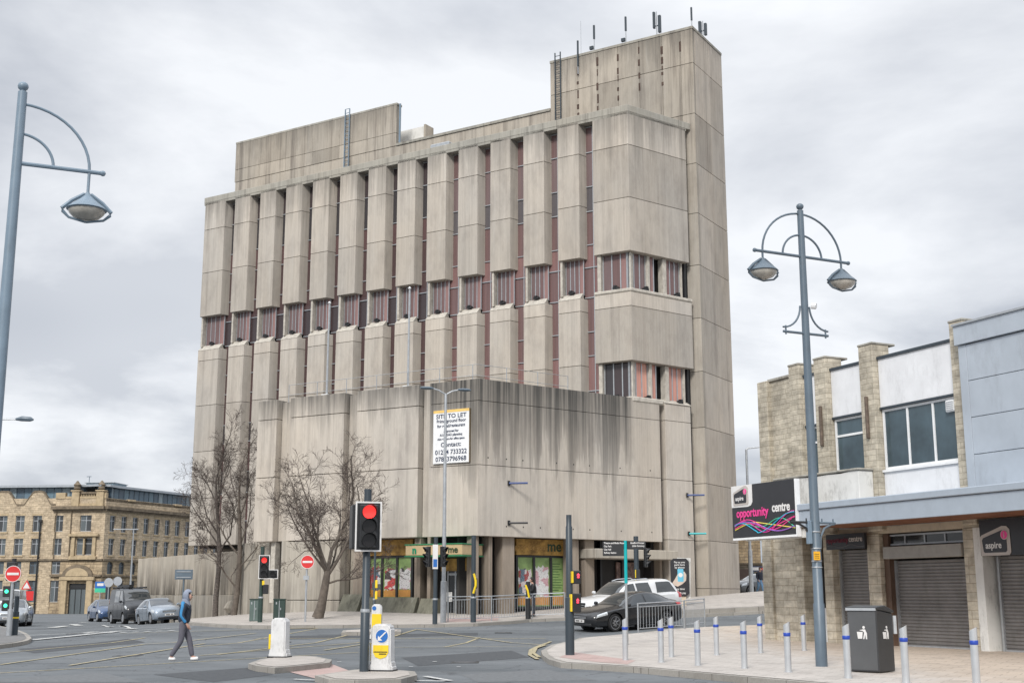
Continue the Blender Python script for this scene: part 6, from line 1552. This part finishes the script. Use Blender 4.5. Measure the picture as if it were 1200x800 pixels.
    for wx in wheels:
        for side in (-1, 1):
            y = side*(W/2-.125)
            m = MB(); m.lathe([(wr-.11,-.1),(wr-.02,-.105),(wr,-.08),(wr,.08),(wr-.02,.105),(wr-.11,.1)], (wx, y, wr), 'y', 28); wo = m.build('wheel', TYRE, o, smooth=True)
            m = MB(); yo = side*.085
            m.lathe([(wr-.1,yo-.02),(wr-.09,yo+.02),(wr-.12,yo+.01)], (wx, y, wr), 'y', 28); m.lathe([(.0,yo+side*.015-.01),(.055,yo+side*.015-.008),(.055,yo-.02)], (wx, y, wr), 'y', 12)
            for j in range(spokes*2):
                a = 2*math.pi*(j//2)/spokes+(-.13 if j % 2 else .13); p0 = V((wx+math.cos(a)*.04, y+yo, wr+math.sin(a)*.04)); a2 = a+(.05 if j % 2 else -.05); p1 = V((wx+math.cos(a2)*(wr-.1), y+yo, wr+math.sin(a2)*(wr-.1))); m.tube([p0, p1], [.02,.017], 5)
            m.build('rim', ALLOY, wo, smooth=False)
            m = MB(); m.lathe([(.0,-.04),(wr-.1,-.04),(wr-.1,.04),(0,.04)], (wx, y-side*.02, wr), 'y', 16); m.build('brake_disc', BLACKM, wo)
            m = MB(); m.lathe([(wr+.06,-.12),(wr+.065,.06)], (wx, side*(W/2-.25), wr), 'y', 20); m.build('wheel_arch', BLACKM, o)
    m = MB(); m.box(ID, wheels[1]-.1, wheels[0]+.1, -W/2+.3, W/2-.3, .2, .5); m.build('underbody', BLACKM, o)
    if extra: extra(o, S, patch)
    return o
HEADL = plain('headlight_glass', (.55,.58,.6), .12, .3, var=.3, nscale=9, coat=1.); TAILL = plain('tail_light_red', (.42,.01,.015), .15, coat=1.)
def carpaint(name, c, metal=.35): 
    m = plain(name, c, .32, metal, var=.04, coat=.9, dirt=.08); return m
P_DK = plain('charcoal_car_paint', (.012,.013,.015), .22, .0, var=.04, coat=.5); P_WH = carpaint('white_car_paint', (.62,.63,.64), .0); P_SB = carpaint('pale_blue_silver_paint', (.30,.35,.41), .45); P_SV = carpaint('silver_car_paint', (.34,.37,.40), .5)
P_BL = carpaint('blue_car_paint', (.035,.075,.17), .3); P_VN = plain('dark_van_paint', (.012,.014,.018), .3, .0, var=.04, coat=.3); P_GY = carpaint('grey_car_paint', (.10,.105,.11), .4)
#         x     zb   zs   zt   ws   wt
SALOON = [(2.40,.34,.56,.62,.66,.55),(2.34,.24,.60,.68,.80,.66),(2.05,.18,.70,.79,.885,.72),(1.55,.17,.80,.88,.92,.75),(1.0,.17,.875,.955,.93,.74),(.35,.17,.91,1.27,.93,.62),(-.05,.17,.925,1.39,.93,.575),(-.6,.17,.935,1.42,.93,.565),(-1.2,.17,.95,1.34,.93,.56),(-1.75,.19,.97,1.14,.915,.60),(-2.15,.22,.98,1.05,.88,.68),(-2.36,.3,.90,.97,.76,.6)]
HATCH = [(2.12,.34,.60,.68,.62,.5),(2.06,.24,.66,.76,.78,.62),(1.8,.18,.76,.87,.87,.68),(1.35,.17,.86,.97,.895,.72),(.95,.17,.92,1.04,.9,.72),(.25,.17,.95,1.37,.9,.60),(-.15,.17,.96,1.46,.9,.57),(-.8,.17,.98,1.47,.9,.56),(-1.5,.18,1.0,1.42,.89,.54),(-1.8,.2,1.0,1.28,.88,.56),(-2.02,.24,.96,1.06,.83,.62),(-2.12,.34,.85,.92,.72,.56)]
PICKUP = [(2.62,.42,.80,.86,.7,.56),(2.55,.34,.88,.98,.84,.66),(2.3,.30,.95,1.07,.9,.74),(1.75,.28,1.03,1.14,.91,.78),(1.2,.28,1.08,1.19,.915,.76),(.6,.28,1.11,1.58,.915,.66),(.25,.28,1.12,1.74,.915,.63),(-.5,.28,1.12,1.77,.915,.62),(-.95,.28,1.12,1.77,.915,.62),(-1.1,.3,1.12,1.78,.915,.65),(-1.9,.32,1.13,1.78,.915,.66),(-2.3,.34,1.13,1.62,.91,.67),(-2.6,.40,1.12,1.2,.88,.7),(-2.67,.46,1.05,1.1,.82,.66)]
VAN = [(2.42,.40,.80,.88,.72,.6),(2.36,.30,.92,1.04,.88,.7),(2.1,.25,1.05,1.18,.95,.76),(1.7,.24,1.15,1.30,.97,.80),(1.45,.24,1.2,1.45,.97,.82),(.9,.24,1.22,2.0,.97,.79),(.6,.24,1.22,2.14,.97,.78),(-.5,.24,1.22,2.17,.97,.79),(-2.2,.26,1.22,2.15,.96,.79),(-2.4,.3,1.2,2.1,.94,.77),(-2.44,.36,1.1,2.0,.9,.74)]
def scl(st, k): return [(a, b, c*k if c > .8 else c, d*k if d > .8 else d, e_, f_) for a, b, c, d, e_, f_ in st]
def placed(px, py, wx, wy, heading):       # put local wheel contact (wx,wy) on the ground seen at px,py
    q = gp(px, py); c, s = math.cos(heading), math.sin(heading)
    x = q.x-(c*wx-s*wy); y = q.y-(s*wx+c*wy); return V((x, y, g(x, y)+.012))
hd = math.atan2(-e2[1], -e2[0])
Lg = dict(head=((1.75,2.28),(1.75,2.18),4.5,5.9), tail=((-2.30,-1.95),(-2.25,-1.9),4.6,5.9), mirror=(.72,.98), handles=(-.15,-1.05), seams=(.72,-.35,-1.25), grille=(.42,.48,.62))
B = placed(719.5, 739.8, 1.36, .8, hd)
car('saloon_car', 'charcoal saloon car turning before the white pickup', 'car', SALOON, P_DK, (1.36,-1.36), .335, 1.84, [((.80,-.28),(.18,-.28),6.15,7.85),((-.36,-1.62),(-.36,-1.28),6.15,7.85)], [('windscreen',.96,.12,.15),('rear_window',-1.08,-1.8,.15)], Lg, B, hd, spokes=7, plate_z=.42)
Lp = dict(head=((2.05,2.5),(2.0,2.42),4.4,5.6), tail=((-2.62,-2.42),(-2.6,-2.42),4.2,6.6), mirror=(.85,1.2), handles=(-.1,-.85), seams=(.9,-.08,-1.02), grille=(.5,.62,.9))
def pick_extra(o, S, patch):
    m = MB(); m.box(ID, -1.03, -.99, -.93, .93, .7, 1.12); m.build('bed_gap', BLACKM, o)
    for s in (-1, 1): m = MB(); m.tube([(.2,s*.5,1.67),(-.1,s*.5,1.73),(-.9,s*.5,1.74),(-1.0,s*.5,1.68)], .02, 6); m.build('roof_rail', STEEL, o)
B = V((at(724, 700, 55).x+.3, 55.3, 0)); B.z = g(B.x, B.y)+.01
car('pickup_truck', 'white double cab pickup with a white hardtop behind the charcoal saloon', 'pickup', scl(PICKUP, .945), P_WH, (1.6,-1.45), .385, 1.82, [((.93,.0),(.42,.0),6.15,7.85),((-.1,-.93),(-.1,-.85),6.15,7.85),((-1.2,-2.35),(-1.25,-2.1),6.25,7.8)], [('windscreen',1.15,.34,.15),('rear_window',-2.32,-2.55,.2)], Lp, B, hd, extra=pick_extra, spokes=6, plate_z=.55)
# left street: three vehicles waiting, front towards the camera
LH = dict(head=((1.6,2.02),(1.55,1.9),4.4,5.9), tail=((-2.05,-1.8),(-2.0,-1.75),4.6,6.2), mirror=(.62,1.02), handles=(-.1,-.95), seams=(.7,-.3,-1.1), grille=(.38,.58,.68))
h1 = R(-90-24)+R(48)
h1 = math.atan2(-.86, .51)
B = placed(174, 729.5, 1.25, -.75, h1); B = V((at(188.5, 700, 74).x, 74.0, 0)); B.z = g(B.x, B.y)+.01
car('hatchback_car', 'pale blue silver hatchback waiting at the stop line beside the van', 'car', HATCH, P_SB, (1.3,-1.25), .32, 1.78, [((.78,-.22),(.15,-.22),6.15,7.85),((-.3,-1.45),(-.3,-1.35),6.15,7.85)], [('windscreen',.98,.05,.15),('rear_window',-1.45,-1.85,.15)], LH, B, h1)
LV = dict(head=((1.9,2.3),(1.85,2.2),4.6,5.9), tail=((-2.4,-2.25),(-2.4,-2.25),5,6.8), mirror=(1.25,1.35), handles=(.35,-.6), seams=(1.3,.2,-.9), grille=(.5,.75,.95))
B = V((at(150, 700, 80).x, 81.0, 0)); B.z = g(B.x, B.y)+.01
def van_extra(o, S, patch):
    m = MB()
    for x in (.3, -.8, -1.9): m.tube([(x,-.8,2.2),(x,.8,2.2)], .03, 5)
    for y in (-.75, .75): m.tube([(.4,y,2.26),(-2.1,y,2.26)], .03, 5)
    m.build('roof_rack', BLACKM, o); m = MB(); m.box(ID, .5, -1.6, -.35, -.1, 2.24, 2.4); m.build('roof_load', BLACKM, o)
    m = MB(); m.box(ID, 2.3, 2.46, -.86, .86, .36, .62); m.build('bumper', BLACKM, o, bevel=.04)
car('panel_van', 'dark van with a loaded roof rack between the blue car and the silver hatchback', 'van', VAN, P_VN, (1.55,-1.45), .34, 1.92, [((1.35,.35),(.95,.35),6.15,7.85),((.2,-.9),(.2,-.9),6.2,7.8)], [('windscreen',1.5,.78,.15)], LV, B, h1, extra=van_extra)
B = V((at(122, 700, 92).x, 92.5, 0)); B.z = g(B.x, B.y)+.01
car('compact_car', 'blue car half hidden behind the dark van', 'car', scl(HATCH, 1.06), P_BL, (1.3,-1.25), .33, 1.78, [((.78,-.22),(.15,-.22),6.15,7.85),((-.3,-1.45),(-.3,-1.35),6.15,7.85)], [('windscreen',.98,.05,.15),('rear_window',-1.45,-1.85,.15)], LH, B, h1)
h2 = math.atan2(-.97, .24)
B = V((at(17, 700, 72).x, 72, 0)); B.z = g(B.x, B.y)+.01
car('hatchback_car', 'silver hatchback at the left edge behind the dark posts', 'car', HATCH, P_SV, (1.3,-1.25), .32, 1.78, [((.78,-.22),(.15,-.22),6.15,7.85),((-.3,-1.45),(-.3,-1.35),6.15,7.85)], [('windscreen',.98,.05,.15),('rear_window',-1.45,-1.85,.15)], LH, B, h2)
B = V((at(6, 700, 82).x-.6, 84, 0)); B.z = g(B.x, B.y)+.01
car('panel_van', 'white van mostly hidden behind the silver hatchback at the left edge', 'van', VAN, P_WH, (1.55,-1.45), .34, 1.92, [((1.35,.35),(.95,.35),6.15,7.85)], [('windscreen',1.5,.78,.15)], LV, B, h2)
B = V((at(889, 700, 88).x, 88, g(18, 88)+.01))
car('parked_car', 'grey car parked far off in the gap between tower and shop building', 'car', HATCH, P_GY, (1.3,-1.25), .32, 1.78, [((.78,-.22),(.15,-.22),6.15,7.85),((-.3,-1.45),(-.3,-1.35),6.15,7.85)], [('windscreen',.98,.05,.15),('rear_window',-1.45,-1.85,.15)], LH, B, math.atan2(-.45,-.9))
# ------------------------------------------------------------------ people
def skin(name, J, E, mat, parent, root='pelvis', sub=2):
    me = bpy.data.meshes.new(name); bm = bmesh.new(); ly = bm.verts.layers.skin.verify(); vs = {}
    for k, (p, r) in J.items():
        v = bm.verts.new(p); v[ly].radius = r if isinstance(r, tuple) else (r, r); v[ly].use_root = (k == root); vs[k] = v
    for a, b in E: bm.edges.new((vs[a], vs[b]))
    bm.to_mesh(me); bm.free()
    o = bpy.data.objects.new('tmp', me); COL.objects.link(o)
    md = o.modifiers.new('s', 'SKIN'); md.use_smooth_shade = True; md.branch_smoothing = .3
    sd = o.modifiers.new('u', 'SUBSURF'); sd.levels = sub; sd.render_levels = sub
    dg = bpy.context.evaluated_depsgraph_get(); nm = bpy.data.meshes.new_from_object(o.evaluated_get(dg)); bpy.data.objects.remove(o)
    nm.name = name; nm.materials.clear(); nm.materials.append(mat)
    for p in nm.polygons: p.use_smooth = True; p.material_index = 0
    q = bpy.data.objects.new(name, nm); COL.objects.link(q); q.parent = parent; return q
SKIN = plain('skin', (.42,.25,.19), .6, var=.06)
def shellpart(name, c, r, cutf, mat, parent):
    m = MB(); nu, nv = 16, 12; P = {}
    for j in range(nv+1):
        for i in range(nu):
            a = 2*math.pi*i/nu; t = math.pi*j/nv; P[i, j] = V((r[0]*math.sin(t)*math.cos(a), r[1]*math.sin(t)*math.sin(a), r[2]*math.cos(t)))
    for j in range(nv):
        for i in range(nu):
            q = [P[i,j], P[(i+1)%nu,j], P[(i+1)%nu,j+1], P[i,j+1]]; mid = sum(q, V((0,0,0)))/4
            if not cutf(mid): m.face([c+p for p in q] if j not in (0, nv-1) else [c+p for p in ([q[0], q[2], q[3]] if j == 0 else [q[0], q[1], q[2]])])
    o = m.build(name, mat, parent, smooth=True, merge=True); md = o.modifiers.new('t', 'SOLIDIFY'); md.thickness = .012; return o
def person(label, B, rz, P, mats, hood=False, phone=False, hsc=1.):
    o = thing('person', label, 'person', B, rz); o.scale = (hsc, hsc, hsc)
    pj, ch, nk, hd_ = P['pelvis'], P['chest'], P['neck'], P['head']
    J = {'pelvis': (pj, (.08,.10)), 'waist': ((V(pj)+V(ch))/2, (.07,.09)), 'chest': (ch, (.08,.11)), 'top': (V(nk)+V((-.02,0,-.09)), (.06,.08)), 'neck': (nk, .05), 'jaw': (V(hd_)+V((.03,0,-.075)), (.062,.058)), 'head': (hd_, (.088,.076)), 'crown': (V(hd_)+V((-.015,0,.07)), (.075,.068)), 'nose': (V(hd_)+V((.105,0,-.02)), .014)}
    E = [('pelvis','waist'),('waist','chest'),('chest','top'),('top','neck'),('neck','jaw'),('jaw','head'),('head','crown'),('head','nose')]
    for s, k in ((1,'l'),(-1,'r')):
        sh, el, wr_ = P['arm_'+k]; hp, kn, an, to = P['leg_'+k]
        J['sh'+k] = (sh, .035); J['el'+k] = (el, .032); J['wr'+k] = (wr_, .027); hdv = (V(wr_)-V(el)).normalized(); pm = V(wr_)+hdv*.07; J['pm'+k] = (pm, (.026,.03))
        E += [('top','sh'+k),('sh'+k,'el'+k),('el'+k,'wr'+k),('wr'+k,'pm'+k)]
        sd = V((1,0,0)); fr = [(.028,.075),(.01,.085),(-.008,.08),(-.026,.065)]
        for i, (ox, ln) in enumerate(fr):
            J[f'f{i}a'+k] = (pm+sd*ox+hdv*ln*.5, .0095); J[f'f{i}b'+k] = (pm+sd*ox+hdv*ln+V((0,-s*.015,0)), .008); E += [('pm'+k, f'f{i}a'+k), (f'f{i}a'+k, f'f{i}b'+k)]
        J['ta'+k] = (V(wr_)+hdv*.04+sd*.04, .011); J['tb'+k] = (V(wr_)+hdv*.075+sd*.05, .009); E += [('wr'+k,'ta'+k),('ta'+k,'tb'+k)]
        J['hp'+k] = (hp, .055); J['kn'+k] = (kn, .042); J['an'+k] = (an, .038); J['to'+k] = (to, .032); E += [('pelvis','hp'+k),('hp'+k,'kn'+k),('kn'+k,'an'+k),('an'+k,'to'+k)]
    skin('body', J, E, mats['skin'], o)
    J2 = {'pelvis': (V(pj)+V((0,0,-.05)), (.145,.185)), 'waist': ((V(pj)+V(ch))/2, (.135,.165)), 'chest': (V(ch)+V((0,0,.0)), (.15,.195)), 'top': (V(nk)+V((-.02,0,-.085)), (.115,.15)), 'neck': (V(nk)+V((-.01,0,-.01)), (.07,.075))}; E2 = [('pelvis','waist'),('waist','chest'),('chest','top'),('top','neck')]
    for k in 'lr':
        sh, el, wr_ = P['arm_'+k]; w2 = V(wr_)+(V(el)-V(wr_))*.08; J2['s'+k] = (sh, .082); J2['e'+k] = (el, .062); J2['w'+k] = (w2, .048); E2 += [('top','s'+k),('s'+k,'e'+k),('e'+k,'w'+k)]
    jk = skin('jacket', J2, E2, mats['jacket'], o)
    J3 = {'pelvis': (V(pj)+V((0,0,.0)), (.09,.10)), 'w': (V(pj)+V((.01,0,.12)), (.09,.11))}; E3 = [('pelvis','w')]
    for k in 'lr':
        hp, kn, an, to = P['leg_'+k]; J3['h'+k] = (V(hp)+V((0,0,-.06)), .098); J3['k'+k] = (kn, .078); J3['a'+k] = (V(an)+(V(kn)-V(an))*.0, .062); E3 += [('pelvis','h'+k),('h'+k,'k'+k),('k'+k,'a'+k)]
    skin('trousers', J3, E3, mats['trousers'], o)
    for k in 'lr':
        hp, kn, an, to = P['leg_'+k]; d = (V(to)-V(an)); hl = V(an)+V((-.05,0,-.05)); skin('shoe', {'pelvis': (hl, (.05,.045)), 'm': (V(an)+d*.5+V((0,0,-.03)), .05), 't': (V(to)+V((.04,0,-.005)), (.038,.045))}, [('pelvis','m'),('m','t')], mats['shoes'], o)
    for s in (-1, 1):
        m = MB(); m.lathe([(0,-.012),(.010,0),(0,.012)], V(hd_)+V((.083,s*.032,.015)), 'x', 8); m.build('eye', BLACKM, o)
        m = MB(); m.lathe([(0,-.03),(.016,-.01),(.018,.01),(0,.03)], V(hd_)+V((-.01,s*.088,-.005)), 'z', 8); m.build('ear', mats['skin'], o)
    if hood:
        shellpart('hood', V(hd_)+V((-.03,0,.02)), (.128,.112,.16), lambda p: p.x > .055 and p.z < .085 and p.z > -.15, mats['hood'], o)
        m = MB(); n_ = V(nk); m.lathe([(.13,-.09),(.125,-.03),(.10,.05),(.095,.08)], n_+V((-.025,0,.0)), seg=14, sc2=(.95,1.1)); m.build('hood_collar', mats['hood'], o, smooth=True)
    else:
        shellpart('hair', V(hd_)+V((-.012,0,.022)), (.108,.094,.128), lambda p: (p.x > .045 and p.z < .055) or p.z < -.07, mats['hair'], o)
    return o
W1 = dict(pelvis=(0,0,.94), chest=(.03,0,1.27), neck=(.05,0,1.46), head=(.10,0,1.60),
  arm_l=((.02,.18,1.39),(-.07,.24,1.12),(.0,.23,.87)), arm_r=((.03,-.18,1.39),(.0,-.24,1.11),(.13,-.2,.90)),
  leg_l=((.0,.09,.90),(.15,.09,.50),(.24,.08,.09),(.36,.08,.06)), leg_r=((.0,-.09,.90),(-.02,-.09,.49),(-.27,-.09,.10),(-.17,-.09,.05)))
B = gp(213, 773.5)
cl = dict(skin=SKIN, jacket=plain('navy_jacket', (.022,.03,.05), .7, var=.2), trousers=plain('grey_tracksuit', (.10,.098,.12), .85, var=.12, nscale=8), shoes=plain('white_trainers', (.7,.7,.7), .6), hood=plain('grey_marl_hood', (.22,.25,.32), .9, var=.12, nscale=9), hair=BLACKM)
po = person('hooded person in a navy and blue jacket and grey tracksuit striding across the junction', B, 0, W1, cl, hood=True, hsc=.985)
J = {}; 
BLS = plain('bright_blue_sleeve', (.03,.20,.42), .7, var=.15)
skin('sleeve_panel', {'pelvis': ((.015,-.205,1.41), (.055,.055)), 'a': ((-.01,-.255,1.12), (.05,.05)), 'b': ((.115,-.222,.93), (.042,.042)), 's': ((-.01,-.13,1.44), (.05,.05))}, [('pelvis','a'),('a','b'),('pelvis','s')], BLS, po)
W2 = dict(pelvis=(0,0,.95), chest=(.01,0,1.27), neck=(.03,0,1.48), head=(.08,0,1.61),
  arm_l=((.0,.18,1.40),(.05,.22,1.13),(.27,.12,1.22)), arm_r=((.0,-.18,1.40),(.02,-.23,1.12),(.25,-.1,1.17)),
  leg_l=((.0,.09,.91),(.02,.1,.5),(.0,.1,.09),(.13,.11,.06)), leg_r=((.0,-.09,.91),(.03,-.1,.5),(-.05,-.1,.09),(.08,-.12,.06)))
p = at(625, 700, 58); B = V((p.x, 58, g(p.x, 58)+.13))
cd_ = dict(skin=SKIN, jacket=plain('black_jacket', (.012,.013,.016), .8), trousers=plain('dark_jeans', (.02,.024,.035), .85), shoes=BLACKM, hood=BLACKM, hair=plain('dark_hair', (.015,.01,.008), .7))
po = person('person in black looking down at a phone before the green poster windows', B, R(180), W2, cd_)
m = MB(); m.box(ID, .30, .345, -.04, .08, 1.22, 1.30); m.build('phone', BLACKM, po)
p = at(891, 700, 83); B = V((p.x, 83, g(p.x, 83)+.02))
cf_ = dict(skin=SKIN, jacket=plain('navy_coat', (.015,.02,.035), .8), trousers=plain('pale_blue_jeans', (.12,.22,.35), .85), shoes=BLACKM, hood=BLACKM, hair=plain('brown_hair', (.05,.03,.02), .7))
person('distant person in a dark coat and pale jeans walking left of the shop building', B, R(-60), W1, cf_, hsc=1.03)
# ------------------------------------------------------------------ bare trees
BARK = plain('grey_brown_bark', (.12,.10,.083), .95, var=.35, nscale=5, dirt=.4, bmp=.4); TWIG = plain('twig_bark', (.075,.058,.05), .9, var=.2); BARKP = plain('pale_spotted_bark', (.10,.085,.075), .95, var=.6, nscale=14)
def tree(label, B, trunk, rt, limbs, seed, bark, levels=3, tw=1., dens=1.):
    """trunk: list of points; limbs: (start index/pos, direction, length, radius)"""
    rr = random.Random(seed); o = thing('bare_tree', label, 'tree', B, 0, 'leafless street trees')
    mt, mc = MB(), MB()
    mt.tube([V(p) for p in trunk], rt, 10)
    def grow(p, d, L, r, lv):
        n = 6 if lv < 2 else 4; pts = [V(p)]; rs = [r*.85]; d = V(d).normalized(); q = V(p)
        for i in range(n):
            j = .16 if lv == 0 else .22
            d = (d+V((rr.gauss(0,j), rr.gauss(0,j), rr.gauss(0,j)+(.06 if lv < 2 else .0)))).normalized(); q = q+d*L/n; pts.append(q.copy()); rs.append(max(r*.8*(1-.72*(i+1)/n), .0058))
        (mt if lv == 0 else mc).tube(pts, rs, 6 if lv < 1 else 4 if lv < 2 else 3, cap=False)
        if lv >= levels: return
        k = int([9, 8, 8, 5][lv]*dens*(.8+rr.random()*.4))
        for c in range(k):
            t = .18+.8*(c+rr.random())/k; f = t*n; i = min(int(f), n-1); pp = pts[i].lerp(pts[i+1], f-i); dd = (pts[i+1]-pts[i]).normalized()
            ax = V((rr.gauss(0,1), rr.gauss(0,1), rr.gauss(0,.6))); ax = (ax-dd*ax.dot(dd)).normalized(); an = R(rr.uniform(28, 58))
            nd = dd*math.cos(an)+ax*math.sin(an)+V((0,0,.12)); rl = rs[i]*(1-(f-i))+rs[i+1]*(f-i)
            grow(pp, nd, L*rr.uniform(.36,.6)*(1.12-.45*t), max(rl*rr.uniform(.4,.62), .0058), lv+1)
    for p, d, L, r in limbs: grow(p, d, L, r, 0)
    mt.build('trunk', bark, o, smooth=True); mc.build('crown', TWIG, o); return o
def loc(px, py, B, dy=0.): q = at(px, py, B.y+dy); return V((q.x-B.x, dy, q.z-B.z))
B = base(372, 724)
T = lambda x, y, dy=0.: loc(x, y, B, dy)
tree('leaning bare tree with a forked trunk beside the no entry sign', B, [T(372,724), T(376,712), T(379,697), T(382,680), T(384,668)], [.27,.22,.19,.17,.14],
  [(T(383,672), V((-.30,-.2,1)), 4.6, .11), (T(384,668), V((.16,.25,1)), 5.6, .12), (T(383,676), V((.62,-.2,.95)), 4.6, .10), (T(382,684), V((1.1,.1,.55)), 3.1, .07), (T(383,670), V((-.9,.3,.75)), 3.6, .075), (T(382,676), V((.45,.8,.9)), 3.6, .08), (T(383,670), V((-.6,-.7,.8)), 3.2, .07), (T(384,668), V((-.02,.1,1)), 5.0, .1)], 11, BARK, dens=1.05)
B = base(252, 722)
tree('slender bare tree with a pale spotted trunk, left of the pair before the concrete wall', B, [T(252,722), T(253,700), T(256,670), T(257,645), T(256,620), T(254,590), T(253,560)], [.17,.15,.13,.12,.1,.08,.05],
  [(T(253,560), V((.1,0,1)), 3.2, .05), (T(256,640), V((-.55,.1,.9)), 3.2, .07), (T(256,648), V((.6,-.3,.9)), 3.8, .07), (T(255,625), V((-.5,-.5,.9)), 3.6, .06), (T(255,610), V((.35,.4,1)), 4., .06), (T(254,595), V((-.5,.2,1)), 3.2, .055), (T(256,655), V((-.8,.2,.6)), 2.2, .05), (T(254,585), V((.5,-.1,1)), 2.9, .05)], 23, BARKP, dens=.95)
B = base(274, 720.5)
tree('bare tree with a dark trunk, right of the pair before the concrete wall', B, [T(274,720.5), T(277,700), T(280,670), T(281,645), T(281,620), T(280,590), T(281,560)], [.18,.16,.14,.12,.1,.07,.04],
  [(T(281,560), V((0,0,1)), 2.6, .04), (T(280,650), V((-.8,.1,.75)), 3.8, .07), (T(281,640), V((.55,.2,1)), 3.6, .06), (T(280,615), V((-.4,.5,1)), 3.3, .055), (T(281,605), V((.4,-.4,1)), 3.2, .055), (T(280,665), V((.7,-.2,.7)), 2.6, .05), (T(278,690), V((-.75,-.1,.75)), 3.0, .07), (T(280,590), V((-.3,-.3,1)), 2.8, .045)], 31, BARK, dens=.95)
